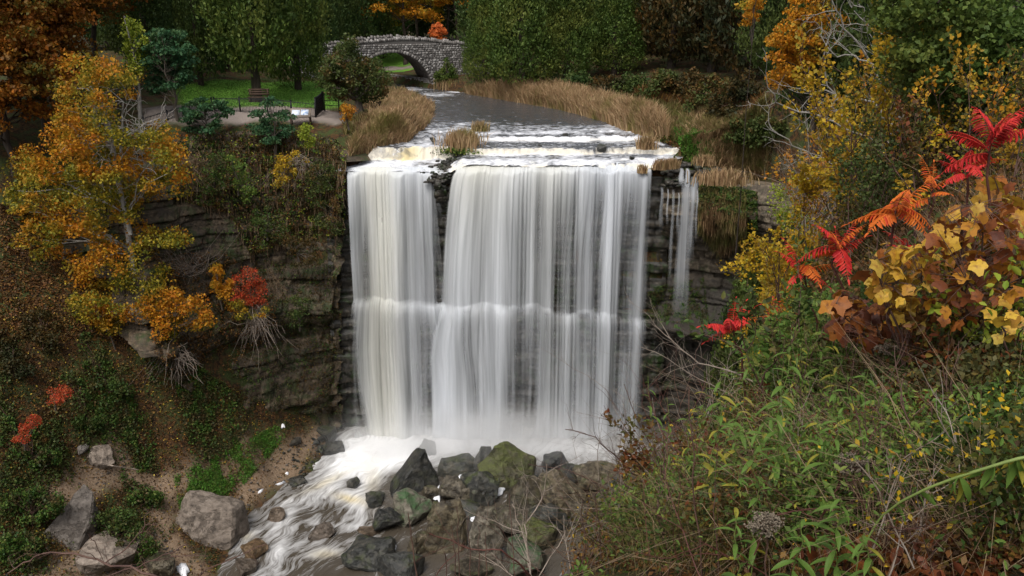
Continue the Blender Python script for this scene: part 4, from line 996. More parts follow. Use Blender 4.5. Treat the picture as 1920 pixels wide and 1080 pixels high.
# ------------------------------------------------------------------ stone bridge
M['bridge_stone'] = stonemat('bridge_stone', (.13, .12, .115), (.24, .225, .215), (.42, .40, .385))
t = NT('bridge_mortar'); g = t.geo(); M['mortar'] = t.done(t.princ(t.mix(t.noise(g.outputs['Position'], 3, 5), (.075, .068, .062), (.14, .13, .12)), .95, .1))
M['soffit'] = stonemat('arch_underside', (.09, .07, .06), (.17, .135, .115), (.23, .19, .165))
M['stone_vary'] = None
t = NT('bridge_rubble'); g = t.geo(); oi = t.n('ObjectInfo')
nzz = t.noise(g.outputs['Position'], 5, 6, .65)
cc = t.ramp(oi.outputs['Random'], [(0, (.09, .082, .076)), (.4, (.17, .158, .148)), (.75, (.27, .255, .24)), (1, (.42, .40, .38))])
cc = t.mix(t.mapr(nzz, .35, .65, 0, .6), cc, (.16, .145, .13)); M['rubble_stone'] = t.done(t.princ(cc, .85, .2, t.bump(nzz, .7, .04)))
t = NT('bridge_rubble_joined'); g = t.geo()
cc = t.ramp(g.outputs['Random Per Island'], [(0, (.09, .082, .076)), (.4, (.17, .158, .148)), (.75, (.27, .255, .24)), (1, (.42, .40, .38))]); M['rubble_island'] = t.done(t.princ(cc, .85, .2))

A0 = Wz(812, 168, 23.7); BA = math.radians(24)
eu = np.array([math.cos(BA), math.sin(BA), 0]); et = np.array([-math.sin(BA), math.cos(BA), 0]); ez = np.array([0, 0, 1.0])
def BR(px, py):
    d = raydir(px, py); n_ = et
    s_ = ((A0 - CAM) @ n_) / (d @ n_); P = CAM + d * s_; return float((P - A0) @ eu), float(P[2] - A0[2])
def BP(u, w, t_=0.0): return A0 + eu * u + ez * w + et * t_
TH = 5.0
topl = [BR(*p) for p in [(560, 96), (600, 88), (640, 82), (700, 75), (745, 71), (795, 71), (830, 77), (880, 80), (930, 84)]]
tu = np.array([p[0] for p in topl]); tw = np.array([p[1] for p in topl])
topw = lambda u: np.interp(u, tu, tw)
uc, wc = BR(735, 99); ur = 0.0; half = ur - uc
def arch_w(u):
    q = np.clip(np.abs((u - uc) / half), 0, 1); return -.6 + (wc + .6) * np.sqrt(np.maximum(0, 1 - q ** 2.15))
ground_w = -1.0
bridge = empty('stone_bridge', A0); tag(bridge, 'arched fieldstone footbridge with a spiky coping over the river upstream', 'bridge')
def bpart(name, g2, mat, smooth=False): return link(name, g2.mesh(name, mat, smooth, off=A0), bridge)
# core walls (front, back), road deck, arch barrel
g2 = Geo(); us = np.linspace(tu[0], tu[-1], 90)
def facecols(t_, flip):
    for a, b in zip(us[:-1], us[1:]):
        lo_a = arch_w(a) if abs(a - uc) < half else ground_w; lo_b = arch_w(b) if abs(b - uc) < half else ground_w
        if (abs(a - uc) < half) != (abs(b - uc) < half): lo_a = lo_b = ground_w
        q = [BP(a, lo_a, t_), BP(b, lo_b, t_), BP(b, topw(b) - .28, t_), BP(a, topw(a) - .28, t_)]
        g2.add(q if not flip else q[::-1], Q=[[0, 1, 2, 3]])
facecols(0, False); facecols(TH, True)
for a, b in zip(us[:-1], us[1:]):
    for t0, t1 in ((0, .45), (TH - .45, TH)):
        g2.add([BP(a, topw(a) - .28, t0), BP(b, topw(b) - .28, t0), BP(b, topw(b) - .28, t1), BP(a, topw(a) - .28, t1)], Q=[[0, 1, 2, 3]])
    for t0, fl in ((.45, 1), (TH - .45, 0)):
        g2.add([BP(a, topw(a) - .28, t0), BP(b, topw(b) - .28, t0), BP(b, topw(b) - 1.2, t0), BP(a, topw(a) - 1.2, t0)], Q=[[0, 1, 2, 3]])
    g2.add([BP(a, topw(a) - 1.2, .45), BP(b, topw(b) - 1.2, .45), BP(b, topw(b) - 1.2, TH - .45), BP(a, topw(a) - 1.2, TH - .45)], Q=[[0, 1, 2, 3]])
bpart('wall', g2, M['mortar'])
g2 = Geo(); an = np.linspace(uc - half, uc + half, 41)
ua = uc + half * np.sin(np.linspace(-np.pi / 2, np.pi / 2, 41))
for i in range(40):
    for k in range(6):
        t0, t1 = TH * k / 6, TH * (k + 1) / 6
        g2.add([BP(ua[i], arch_w(ua[i]), t0), BP(ua[i + 1], arch_w(ua[i + 1]), t0), BP(ua[i + 1], arch_w(ua[i + 1]), t1), BP(ua[i], arch_w(ua[i]), t1)], Q=[[0, 1, 2, 3]])
for t0 in (0,):
    for uu in (uc - half, uc + half):
        g2.add([BP(uu, -.55, 0), BP(uu, -.55, TH), BP(uu, -1.6, TH), BP(uu, -1.6, 0)], Q=[[0, 1, 2, 3]])
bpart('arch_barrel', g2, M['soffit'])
# face stones: irregular rubble proud of the mortar
def prism(c0, pts, depth, ax1, ax2, axn):
    n = len(pts); pts = np.array(pts); ct = pts.mean(0)
    inn = ct + (pts - ct) * .8
    V = [c0 + ax1 * p[0] + ax2 * p[1] for p in pts] + [c0 + ax1 * p[0] + ax2 * p[1] + axn * (depth * rng.uniform(.8, 1.15)) for p in inn]
    Q = [[i, (i + 1) % n, (i + 1) % n + n, i + n] for i in range(n)]
    T = [[n, n + i, n + i + 1] for i in range(1, n - 1)]
    return np.array(V), Q, T
stones = []
row = 0; w0 = -1.0
while w0 < 5.2:
    hh = rng.uniform(.17, .27); u0 = tu[0] + rng.uniform(0, .3)
    while u0 < tu[-1]:
        ww = rng.uniform(.20, .46); cu, cw_ = u0 + ww / 2, w0 + hh / 2
        clear = min(arch_w(cu - ww / 2), arch_w(cu + ww / 2)) if abs(cu - uc) < half + .3 else -9
        hi_clear = max(arch_w(np.clip(cu - ww / 2, uc - half, uc + half)), arch_w(np.clip(cu + ww / 2, uc - half, uc + half)), arch_w(np.clip(cu, uc - half, uc + half))) if abs(cu - uc) < half + .35 else -9
        if cw_ - hh / 2 > hi_clear + .28 and cw_ + hh / 2 < topw(cu) - .28:
            j = lambda: rng.normal() * .028
            p = [(cu - ww / 2 + .03 + j(), cw_ - hh / 2 + .02 + j()), (cu + j(), cw_ - hh / 2 + .01 + j()), (cu + ww / 2 - .03 + j(), cw_ - hh / 2 + .03 + j()), (cu + ww / 2 - .02 + j(), cw_ + hh / 2 - .03 + j()), (cu + j(), cw_ + hh / 2 + j()), (cu - ww / 2 + .03 + j(), cw_ + hh / 2 - .02 + j())]
            P = BP(cu, cw_); qx, qy, _ = proj(P)
            stones.append((ww * hh * (1.0 if qx > 690 else .3), p))
        u0 += ww
    w0 += hh
stones.sort(key=lambda s: -s[0])
gj = Geo()
for k, (a_, p) in enumerate(stones):
    V, Q, T = prism(A0, p, rng.uniform(.05, .12), eu, ez, -et)
    if k < 295:
        g2 = Geo(); g2.add(V, Q, T); bpart('stone', g2, M['rubble_stone'])
    else: gj.add(V, Q, T)
o = bpart('small_stones', gj, M['rubble_island']); o['kind'] = 'stuff'
# arch ring stones
for i in range(46):
    a = -np.pi / 2 + np.pi * (i + .5) / 46; b0 = -np.pi / 2 + np.pi * i / 46 + .006; b1 = -np.pi / 2 + np.pi * (i + 1) / 46 - .006
    def rp(an_, k_): u = uc + half * math.sin(an_); return (u + k_ * math.sin(an_), float(arch_w(u)) + k_ * (math.cos(an_) + .1))
    p = [rp(b0, .0), rp(b1, .0), rp(b1, .3 + rng.uniform(-.04, .08)), rp(b0, .3 + rng.uniform(-.04, .08))]
    V, Q, T = prism(A0, p, rng.uniform(.08, .13), eu, ez, -et); g2 = Geo(); g2.add(V, Q, T); bpart('arch_stone', g2, M['rubble_stone'])
# coping of upright stones on both parapets
for t_, nn in ((.22, 95), (TH - .22, 60)):
    ul = np.linspace(tu[0] + .1, tu[-1] - .1, nn)
    for u in ul:
        hgt = rng.uniform(.30, .52) * (1 if rng.random() > .3 else .75); th = (ul[1] - ul[0]) * .42
        w_ = topw(u) - .30
        p = [(u - th, w_), (u + th, w_), (u + th * rng.uniform(.4, .9), w_ + hgt * rng.uniform(.75, 1)), (u - th * rng.uniform(.2, .6), w_ + hgt)]
        V, Q, T = prism(A0, p, .0001, eu, ez, -et)
        V = np.concatenate([V[:4] + et * (t_ + .28), V[:4] - et * .0 + et * (t_ - .28)]); g2 = Geo()
        g2.add(V, [[0, 1, 5, 4], [1, 2, 6, 5], [2, 3, 7, 6], [3, 0, 4, 7], [3, 2, 1, 0], [4, 5, 6, 7]]); bpart('coping_stone', g2, M['rubble_stone'])
# retaining wall along the bank, running back under the arch and to the right of it
def lowwall(label, P0, P1, z0, h0, h1, th=.5):
    P0 = np.asarray(P0, float); P1 = np.asarray(P1, float); Lw = np.linalg.norm((P1 - P0)[:2]); d = unit(np.array([P1[0] - P0[0], P1[1] - P0[1], 0])); nn_ = np.array([d[1], -d[0], 0])
    r_ = empty('river_wall', (P0[0], P0[1], z0)); tag(r_, label, 'stone wall'); C0 = np.array([P0[0], P0[1], z0])
    g2 = Geo(); c = [C0, C0 + d * Lw, C0 + d * Lw + ez * h1, C0 + ez * h0]; b = [x - nn_ * th for x in c]
    g2.add(c + b, [[0, 1, 2, 3], [7, 6, 5, 4], [3, 2, 6, 7], [0, 3, 7, 4], [1, 5, 6, 2]]); link('core', g2.mesh('core', M['mortar'], off=C0), r_)
    w0 = 0; k = 0
    while w0 < max(h0, h1) - .1:
        hh = rng.uniform(.16, .26); s0 = rng.uniform(-.2, 0)
        while s0 < Lw - .1:
            ww = rng.uniform(.3, .7); htop = h0 + (h1 - h0) * (s0 / Lw)
            if w0 + hh <= htop + .08:
                j = lambda: rng.normal() * .02
                a, b_ = max(s0, 0) + .02, min(s0 + ww, Lw) - .02
                p = [(a + j(), w0 + .02), (b_ + j(), w0 + .02 + j()), (b_ + j(), w0 + hh - .02 + j()), (a + j(), w0 + hh - .02)]
                V, Q, T = prism(C0, p, rng.uniform(.04, .09), d, ez, nn_); g2 = Geo(); g2.add(V, Q, T); link('stone', g2.mesh('stone', M['rubble_stone'], off=C0), r_)
            s0 += ww
        w0 += hh
lowwall('low stone river wall seen through the arch of the bridge', Wz(718, 152, 23.9), A0 + et * .1 + eu * -.02, 23.5, 1.35, 1.45)
lowwall('mossy low river wall right of the bridge foot, behind dry grass', A0 + eu * .1 - et * .25, Wz(905, 160, 23.8), 23.5, 1.15, .9)

# ------------------------------------------------------------------ fence, gate, sign, bench on the left rim
def boxm(g2, c, s_, ax=None):
    v = np.array([[x, y, z] for z in (-.5, .5) for y in (-.5, .5) for x in (-.5, .5)], float) * np.array(s_)
    if ax is not None: v = v @ np.array(ax)
    g2.add(v + np.asarray(c), Q=[[0, 2, 3, 1], [4, 5, 7, 6], [0, 1, 5, 4], [2, 6, 7, 3], [0, 4, 6, 2], [1, 3, 7, 5]])
def fence(label, P0, P1, hgt=1.15, post_every=2.4, sp=.125, rails=(0.12, 1.0), name='iron_fence', posts=True, pick=.022):
    P0 = np.asarray(P0, float); P1 = np.asarray(P1, float); Lf = np.linalg.norm(P1 - P0); d = (P1 - P0) / Lf
    r_ = empty(name, P0); tag(r_, label, 'gate' if 'gate' in name else 'fence')
    ang = math.atan2(d[1], d[0]); c, s = math.cos(ang), math.sin(ang); ax = [[c, s, 0], [-s, c, 0], [0, 0, 1]]
    if posts:
        npst = max(1, int(round(Lf / post_every)))
        gp = Geo(); boxm(gp, (0, 0, hgt * .55), (.09, .09, hgt * 1.1)); boxm(gp, (0, 0, hgt * 1.12), (.13, .13, .05))
        pm = gp.mesh('post', M['iron'])
        for i in range(npst + 1): link('post', pm, r_, d * Lf * i / npst, (0, 0, ang))
    for rz in rails:
        gr = Geo(); a_ = P0 * 0 + ez * hgt * rz; b_ = (P1 - P0) + ez * hgt * rz
        tubegeo(gr, [a_, (a_ + b_) / 2, b_], .028, 4); link('rail', gr.mesh('rail', M['iron']), r_)
    gq = Geo(); boxm(gq, (0, 0, hgt * .53), (pick, pick, hgt * 1.02)); gq.add([[-pick, -pick, hgt * 1.04], [pick, -pick, hgt * 1.04], [pick, pick, hgt * 1.04], [-pick, pick, hgt * 1.04], [0, 0, hgt * 1.1]], T=[[0, 1, 4], [1, 2, 4], [2, 3, 4], [3, 0, 4]])
    pk = gq.mesh('picket', M['iron']); n_ = int(Lf / sp)
    for i in range(1, n_): link('picket', pk, r_, d * Lf * i / n_, (0, 0, ang))
def GZ(px, py):
    P = Gd(float(px), float(py)); return P
f0, f1, f2 = Wz(405, 228, 24.3), Wz(500, 228, 24.35), Wz(592, 226, 24.4)
for q in (f0, f1, f2): q[2] = Hs(q[0], q[1]) - .05
fence('black iron picket fence along the cliff edge left of the middle shrub', f0, f1)
fence('black iron picket fence between the middle shrub and the gate', f1 + np.array([.15, 0, 0]), f2)
g1_ = Wz(607, 218, 24.4); g1_[2] = Hs(g1_[0], g1_[1]) - .05
fence('black closely barred iron gate standing open at the end of the fence', f2 + np.array([.06, 0, .1]), g1_ + np.array([0, 0, .1]), 1.45, 9, .055, (.08, .9), 'iron_gate', True, .03)
g2_ = Wz(636, 208, 24.5); g2_[2] = Hs(g2_[0], g2_[1])
fence('wire mesh fence with iron posts running back from the gate', g1_ + np.array([.1, .1, 0]), g2_, 1.5, 2.2, .5, (.35, .62, .95), 'wire_fence', True, .012)
f3 = Wz(270, 236, 24.6); f3[2] = Hs(f3[0], f3[1])
fence('black iron picket fence behind the golden maple at left', f3, f0 - np.array([.2, 0, 0]))
bf0, bf1 = Wz(600, 84, 27), Wz(700, 68, 27.5)
bf0 = BP(tu[1] - 1, 0, 9); bf1 = BP(uc - 1, 0, 10)
for q in (bf0, bf1): q[2] = A0[2] + 4.3
fence('dark railings beyond the left end of the stone bridge', bf0 + np.array([-6, -1, 0]), bf1, 1.3, 3, .3)
# information lectern
sg = W(563, 212, 74.5); sg[2] = Hs(sg[0], sg[1]); sroot = empty('information_sign', sg, (0, 0, .05)); tag(sroot, 'slanted wooden information panel with pale printed sheets behind the iron fence', 'sign')
tl = math.radians(38); ct_, st_ = math.cos(tl), math.sin(tl)
def slant(g2, cx, cy, sx, sy, th, lift): boxm(g2, (cx, 0 + cy * ct_ - lift * st_, 1.12 + cy * st_ + lift * ct_), (sx, sy, th), [[1, 0, 0], [0, ct_, st_], [0, -st_, ct_]])
g2 = Geo(); slant(g2, 0, 0, 1.75, 1.0, .07, 0); link('board', g2.mesh('board', M['wood_grey']), sroot)
for sx in (-.78, .78):
    for yy in (-.3, .3):
        g2 = Geo(); boxm(g2, (sx, yy, .5 + yy * .35), (.09, .09, 1.05 + yy * .7)); link('leg', g2.mesh('leg', M['wood_dark']), sroot)
def printmat(name, seed):
    t = NT(name); tc = t.n('TexCoord'); v = tc.outputs['Object']
    br = t.n('TexBrick'); br.inputs['Scale'].default_value = 9; br.inputs['Color1'].default_value = (.45, .5, .58, 1); br.inputs['Color2'].default_value = (.3, .36, .46, 1); br.inputs['Mortar'].default_value = (.72, .76, .82, 1); br.inputs['Mortar Size'].default_value = .06
    t.l(t.mapping(v, (1, 2.2, 1)), br.inputs['Vector'])
    ns = t.noise(v, 4 + seed, 2); c = t.mix(t.mapr(ns, .5, .53), (.70, .76, .84), (.10, .22, .45) if seed else (.62, .70, .80))
    c = t.mix(.35, c, br.outputs['Color']); return t.done(t.princ(c, .35, .4))
M['print_a'] = printmat('printed_text_sheet', 0); M['print_b'] = printmat('printed_map_sheet', 2)
g2 = Geo(); slant(g2, -.36, 0, .66, .62, .02, .05); link('printed_sheet', g2.mesh('printed_sheet', M['print_a']), sroot)
g2 = Geo(); slant(g2, .36, .02, .62, .62, .02, .05); link('printed_sheet', g2.mesh('printed_sheet', M['print_b']), sroot)
# dark wooden seat round the big cedar
bs = W(487, 205, 80); bs[2] = Hs(bs[0], bs[1]); br_ = empty('wooden_bench', bs, (0, 0, .1)); tag(br_, 'dark weathered wooden bench in front of the big cedar trunk', 'bench')
for k in range(3):
    g2 = Geo(); boxm(g2, (0, -.25 + k * .2, .5), (1.8, .16, .06)); link('seat_plank', g2.mesh('seat_plank', M['wood_dark']), br_)
for k in range(3):
    g2 = Geo(); boxm(g2, (0, .33 + .03 * k, .72 + k * .2), (1.8, .05, .16)); link('back_plank', g2.mesh('back_plank', M['wood_dark']), br_)
for sx in (-.75, .75):
    g2 = Geo(); boxm(g2, (sx, 0, .24), (.1, .6, .48)); boxm(g2, (sx, .36, .7), (.1, .07, 1.0)); link('leg', g2.mesh('leg', M['wood_dark']), br_)
# ------------------------------------------------------------------ trees
def cluster_leaves(g, C, rad, n, L, thick=.45, up=1.0, hollow=.0, shape=4):
    """leaf clumps: C (k,3) centres, rad (k,) radii, n leaves each"""
    k = len(C); cc = np.repeat(C, n, 0); rr = np.repeat(rad, n)[:, None]
    v = rng.normal(size=(k * n, 3)); v = unit(v) * (rng.random((k * n, 1)) ** .45)
    v[:, 2] *= thick
    v[:, 2] -= .25 * (v[:, 0] ** 2 + v[:, 1] ** 2)
    P = cc + v * rr
    N = randdir(k * n, up); D = randdir(k * n, -.3)
    Ls = L * rng.uniform(.6, 1.25, k * n)
    V, Q = leafgeo(P, D, N, Ls, Ls * .72, .16, shape); g.add(V, Q)

def limbs(g, trunk, C, r0, frac=.35, nseg=7, every=1, thin=.02):
    """a limb from the trunk to each clump"""
    for c in C[::every]:
        zz = trunk[:, 2]; tgt = c[2] - frac * np.linalg.norm((c - trunk[np.argmin(np.abs(zz - c[2]))])[:2]) - .3
        i = int(np.argmin(np.abs(zz - np.clip(tgt, zz[0] + .25 * (zz[-1] - zz[0]), zz[-1]))))
        f = i / (len(trunk) - 1); rb = max(thin, r0 * (1 - f * .8) * .35)
        P = curve(trunk[i], c, np.linalg.norm(c - trunk[i]) * rng.uniform(-.02, .12), nseg, np.linalg.norm(c - trunk[i]) * .025)
        tubegeo(g, P, np.linspace(rb, thin, nseg), 4)

def tree(name, base, label, cat='tree', group=None, trunkpts=None, r0=.25, H=12, crownC=None, crownR=None, nclump=80, nleaf=110, L=.28, clump=1.2, mat='orange', bark='bark', every=1, lobes=0.0, thick=.45, seed=None, clumps=None, hang=False, thin=.02):
    base = np.array(base, float)
    root = empty(name, base); tag(root, label, cat, group)
    if trunkpts is None:
        trunkpts = curve(base, base + np.array([rng.normal() * .3, rng.normal() * .3, H * .85]), 0, 10, .12)
    trunkpts = np.array(trunkpts, float); trunkpts[0, 2] -= .4
    if clumps is None:
        v = unit(rng.normal(size=(nclump, 3))) * (rng.random((nclump, 1)) ** .38)
        v[:, 2] = np.where(v[:, 2] < -.5, -v[:, 2] * .6, v[:, 2])
        s = 1 + lobes * fbm(v[:, 0] * 1.5 + base[0], v[:, 1] * 1.5 + base[1], v[:, 2] * 1.5)[:, None] * 2
        clumps = np.array(crownC) + v * np.array(crownR) * s
    gt = Geo(); tubegeo(gt, trunkpts, np.linspace(r0, r0 * .18, len(trunkpts)) * np.concatenate([[1.5], np.ones(len(trunkpts) - 1)]), 8)
    limbs(gt, trunkpts, clumps, r0, .35, 6, every, thin)
    link('trunk', gt.mesh('trunk', M[bark], True, off=base), root)
    gc = Geo(); cluster_leaves(gc, clumps, clump * rng.uniform(.6, 1.25, len(clumps)), nleaf, L, thick)
    link('crown', gc.mesh('crown', M[mat], off=base), root)
    return root

def pxclumps(poly, Y0, Y1, n):
    xs = [p[0] for p in poly]; ys = [p[1] for p in poly]; out = np.zeros((0, 2))
    while len(out) < n:
        a = rng.uniform(min(xs), max(xs), n * 3); b = rng.uniform(min(ys), max(ys), n * 3); k = inpoly(a, b, poly); out = np.concatenate([out, np.stack([a[k], b[k]], 1)])
    out = out[:n]; return W(out[:, 0], out[:, 1], rng.uniform(Y0, Y1, n))

# cedar / arborvitae variants, 14 m tall, copied
def cedar_mesh(seed, n=2600, shape='egg', mat='cedar', L=.23, R=3.3, H=14.0, spray=11, low=.06):
    r = np.random.default_rng(seed); g = Geo()
    t_ = r.random(n) ** .85; th = r.uniform(0, 2 * np.pi, n)
    if shape == 'egg': prof = np.sin(np.pi * np.clip(t_, 0, 1) ** .62 * .98 + .12) ** .8 * (1 - t_ ** 3 * .5)
    elif shape == 'cone2': prof = np.minimum(1, t_ * 4 + .55) * (1 - t_) ** .62 * 1.12 + .03
    elif shape == 'cone': prof = (1 - t_) ** .8 * 1.05 + .05
    else: prof = np.where(t_ < .15, .75 + t_ * 1.6, 1.0) * (1 - np.clip((t_ - .45) / .55, 0, 1) ** 2.2) + .04
    lump = 1 + .34 * fbm(np.cos(th) * 1.6, np.sin(th) * 1.6, t_ * 6 + seed, 3, seed) + .22 * vn(np.cos(th) * 4, np.sin(th) * 4, t_ * 16, seed)
    lump = lump - .25 * (vn(np.cos(th) * 2.3 + 5, np.sin(th) * 2.3, t_ * 9 + seed, seed + 3) < -.25); rad = R * prof * lump * (1 - .38 * r.random(n) ** 2.0)
    C = np.stack([rad * np.cos(th), rad * np.sin(th), H * (low + (1 - low) * t_)], 1)
    out = np.stack([np.cos(th), np.sin(th), np.full(n, .25)], 1)
    L = L if L < .3 else L * .8; m = n * spray; CC = np.repeat(C, spray, 0); OO = np.repeat(out, spray, 0)
    P = CC + r.normal(size=(m, 3)) * np.array([.22, .22, .26])
    D = unit(OO * .5 + np.array([0, 0, .75]) + r.normal(size=(m, 3)) * .5); N = unit(OO + r.normal(size=(m, 3)) * .6)
    Ls = L * r.uniform(.6, 1.3, m); V, Q = leafgeo(P, D, N, Ls * 1.25, Ls * .6, .12); g.add(V, Q)
    return g.mesh('crown', M[mat])
def cedar_trunk(mat='bark_dark', H=14.0):
    g = Geo(); tubegeo(g, [[0, 0, -.6], [.05, 0, H * .15], [0, .08, H * .5], [0, 0, H * .9]], [.42, .3, .2, .05], 8)
    return g.mesh('trunk', M[mat], True)
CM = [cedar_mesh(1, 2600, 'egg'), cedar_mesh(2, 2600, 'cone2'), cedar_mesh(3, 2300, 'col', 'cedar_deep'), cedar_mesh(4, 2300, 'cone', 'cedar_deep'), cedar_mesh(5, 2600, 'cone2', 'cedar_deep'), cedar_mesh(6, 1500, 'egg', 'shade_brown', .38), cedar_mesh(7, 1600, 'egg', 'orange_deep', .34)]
CT = cedar_trunk()
def cedar(px, py, Y, width_m, height_m, var, label, name='cedar_tree', group=None, rz=None, low=None):
    P = W(px, py, Y); P[2] = Hs(P[0], P[1])
    r_ = empty(name, P); tag(r_, label, 'tree', group)
    s_ = (width_m / 6.6, width_m / 6.6, height_m / 14.0); rz = rng.uniform(0, 6.3) if rz is None else rz
    link('crown', CM[var], r_, (0, 0, low or 0), (0, 0, rz), s_); link('trunk', CT, r_, scl=s_)
    return r_
# px of the trunk, Y, width, height
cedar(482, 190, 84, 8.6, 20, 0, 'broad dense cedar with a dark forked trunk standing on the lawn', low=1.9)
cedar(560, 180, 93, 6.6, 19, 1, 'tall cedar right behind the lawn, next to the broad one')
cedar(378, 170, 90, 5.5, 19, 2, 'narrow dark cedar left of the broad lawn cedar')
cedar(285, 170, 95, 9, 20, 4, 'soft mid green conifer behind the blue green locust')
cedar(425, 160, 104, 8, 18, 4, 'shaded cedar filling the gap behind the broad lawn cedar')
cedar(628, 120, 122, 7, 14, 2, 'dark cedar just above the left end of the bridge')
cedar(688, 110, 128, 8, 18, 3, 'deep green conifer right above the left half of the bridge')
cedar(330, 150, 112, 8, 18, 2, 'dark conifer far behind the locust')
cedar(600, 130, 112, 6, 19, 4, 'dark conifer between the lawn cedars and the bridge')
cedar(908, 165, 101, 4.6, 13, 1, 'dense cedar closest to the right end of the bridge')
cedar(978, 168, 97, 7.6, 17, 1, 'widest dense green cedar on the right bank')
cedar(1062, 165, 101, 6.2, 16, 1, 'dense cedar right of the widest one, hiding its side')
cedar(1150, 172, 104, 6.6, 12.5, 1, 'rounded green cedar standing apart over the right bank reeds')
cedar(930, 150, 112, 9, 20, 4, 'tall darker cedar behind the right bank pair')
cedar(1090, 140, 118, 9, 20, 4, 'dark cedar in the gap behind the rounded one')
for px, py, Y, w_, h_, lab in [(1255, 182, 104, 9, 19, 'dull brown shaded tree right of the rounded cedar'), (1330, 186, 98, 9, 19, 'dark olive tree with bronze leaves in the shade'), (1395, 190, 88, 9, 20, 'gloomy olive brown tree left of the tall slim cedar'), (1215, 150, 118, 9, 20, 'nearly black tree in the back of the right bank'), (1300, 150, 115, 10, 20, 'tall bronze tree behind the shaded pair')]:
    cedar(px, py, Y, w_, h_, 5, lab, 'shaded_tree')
far = [(x, 60, y, 10, 20, v) for x, y, v in [(-75, 130, 4), (-66, 124, 2), (-58, 132, 4), (-50, 136, 3), (-42, 140, 4), (-35, 146, 2), (-28, 150, 3), (-20, 148, 4), (-12, 152, 2), (-4, 150, 4), (4, 146, 3), (12, 142, 4), (20, 138, 5), (28, 132, 5), (36, 126, 4), (44, 120, 5), (52, 112, 4), (60, 104, 5),
       (-84, 118, 2), (-90, 104, 4), (66, 92, 4), (24, 146, 4), (34, 140, 2), (0, 158, 2), (-16, 160, 4), (-32, 158, 4), (-48, 150, 2), (46, 132, 2), (58, 122, 4), (70, 110, 2), (-62, 144, 3), (-76, 146, 4), (40, 84, 5), (48, 76, 4), (52, 92, 5)]]
for x, _, y, w_, h_, v in far:
    r_ = empty('forest_tree', (x, y, float(Hs(x, y)))); tag(r_, 'dark tree in the unbroken wood closing the view upstream', 'tree', 'trees of the wood behind the river')
    s_ = (w_ / 6.6, w_ / 6.6, h_ * rng.uniform(1.0, 1.3) / 14.0); link('crown', CM[v], r_, rot=(0, 0, rng.uniform(0, 6)), scl=s_); link('trunk', CT, r_, scl=s_)

# tree before the bridge: broad, rusty flecked
b = Wz(676, 232, 24.0); b[2] = Hs(b[0], b[1])
cl = pxclumps([(640, 75), (656, 72), (668, 100), (706, 112), (728, 150), (716, 172), (690, 186), (640, 178), (604, 182), (598, 140), (616, 108)], b[1] - 2.6, b[1] + 3.0, 105)
tree('rusty_tree', b, 'bushy olive tree flecked with rust leaves standing in front of the bridge', trunkpts=[b, b + [-.1, 0, 1.4], b + [-.15, 0, 2.8], b + [-.3, .1, 4.5]], r0=.38, clumps=cl, nleaf=120, L=.22, clump=.75, mat='olive', bark='bark', every=2, thick=.8)
# orange maples beyond the bridge
for px, Y, w_, h_, mt, lab in [(760, 128, 5.2, 15, 'orange', 'glowing orange maple beyond the bridge'), (810, 136, 5.2, 17, 'gold', 'yellow green maple behind the glowing orange one'), (858, 130, 4.0, 15, 'orange', 'orange maple half hidden by the right bank cedars'), (715, 134, 4.6, 12, 'gold', 'gold tinted tree over the middle of the bridge')]:
    p = W(px, 90, Y); p[2] = Hs(p[0], p[1]); tree('maple_tree', p, lab, H=h_, r0=.28, crownC=p + [0, 0, h_ * .62], crownR=(w_, w_, h_ * .42), nclump=70, nleaf=110, L=.36, clump=1.35, mat=mt, bark='bark_dark', every=2)
p = W(823, 74, 121); p[2] = 27.2; tree('orange_bush', p, 'small vivid coral orange tree peeking over the bridge parapet', H=3.4, r0=.12, crownC=p + [0, 0, 2.3], crownR=(.95, .95, 1.35), nclump=40, nleaf=90, L=.2, clump=.5, mat='coral' if 'coral' in M else 'orange', bark='bark_dark', every=2)
# deep orange forest, top left
for px, Y, w_, h_, lab in [(40, 74, 7, 22, 'large copper maple filling the top left corner'), (140, 77, 6.5, 22, 'copper orange maple right of the corner one'), (200, 84, 5.5, 19, 'dull orange maple nearest the conifers'), (-40, 66, 7, 21, 'shaded copper maple at the left edge'), (90, 70, 5.0, 15, 'lower copper maple standing behind the golden maple'), (15, 64, 5, 13, 'dark copper tree low at the left edge')]:
    p = W(px, 240, Y); p[2] = Hs(p[0], p[1]); tree('maple_tree', p, lab, H=h_, r0=.3, crownC=p + [0, 0, h_ * .55], crownR=(w_, w_ * .8, h_ * .46), nclump=190, nleaf=120, L=.29, clump=1.35, mat='orange_deep', bark='bark_dark', every=3, lobes=.2)
# yellow green spindly tree and blue green locusts on the rim
b = Wz(262, 225, 24.8); tree('slender_tree', b, 'slender yellow green tree rising between the golden maple and the locust', trunkpts=[b, W(262, 170, b[1]), W(250, 100, b[1]), W(232, 30, b[1])], r0=.14, clumps=pxclumps([(225, 18), (252, 30), (270, 70), (268, 140), (240, 150), (236, 90)], b[1] - 1, b[1] + 1.5, 26), nleaf=70, L=.24, clump=.8, mat='yellow_green', bark='bark_grey', thick=.7)
def locust(px, py, Y, poly, lab, n=60, L=.26, cl=.85, nleaf=90):
    b = W(px, py, Y); b[2] = Hs(b[0], b[1]); c = pxclumps(poly, Y - 1.6, Y + 1.6, n)
    top = c[np.argmax(c[:, 2])]; tree('locust_tree', b, lab, trunkpts=curve(b, b + (top - b) * .8, 0, 7, .12), r0=.14, clumps=c, nleaf=nleaf, L=L, clump=cl, mat='blue_green', bark='bark', thick=.35)
locust(332, 205, 73.5, [(272, 60), (300, 52), (345, 62), (362, 105), (358, 150), (330, 165), (300, 195), (278, 160), (268, 110)], 'blue green locust with layered sprays at the left end of the lawn', 70)
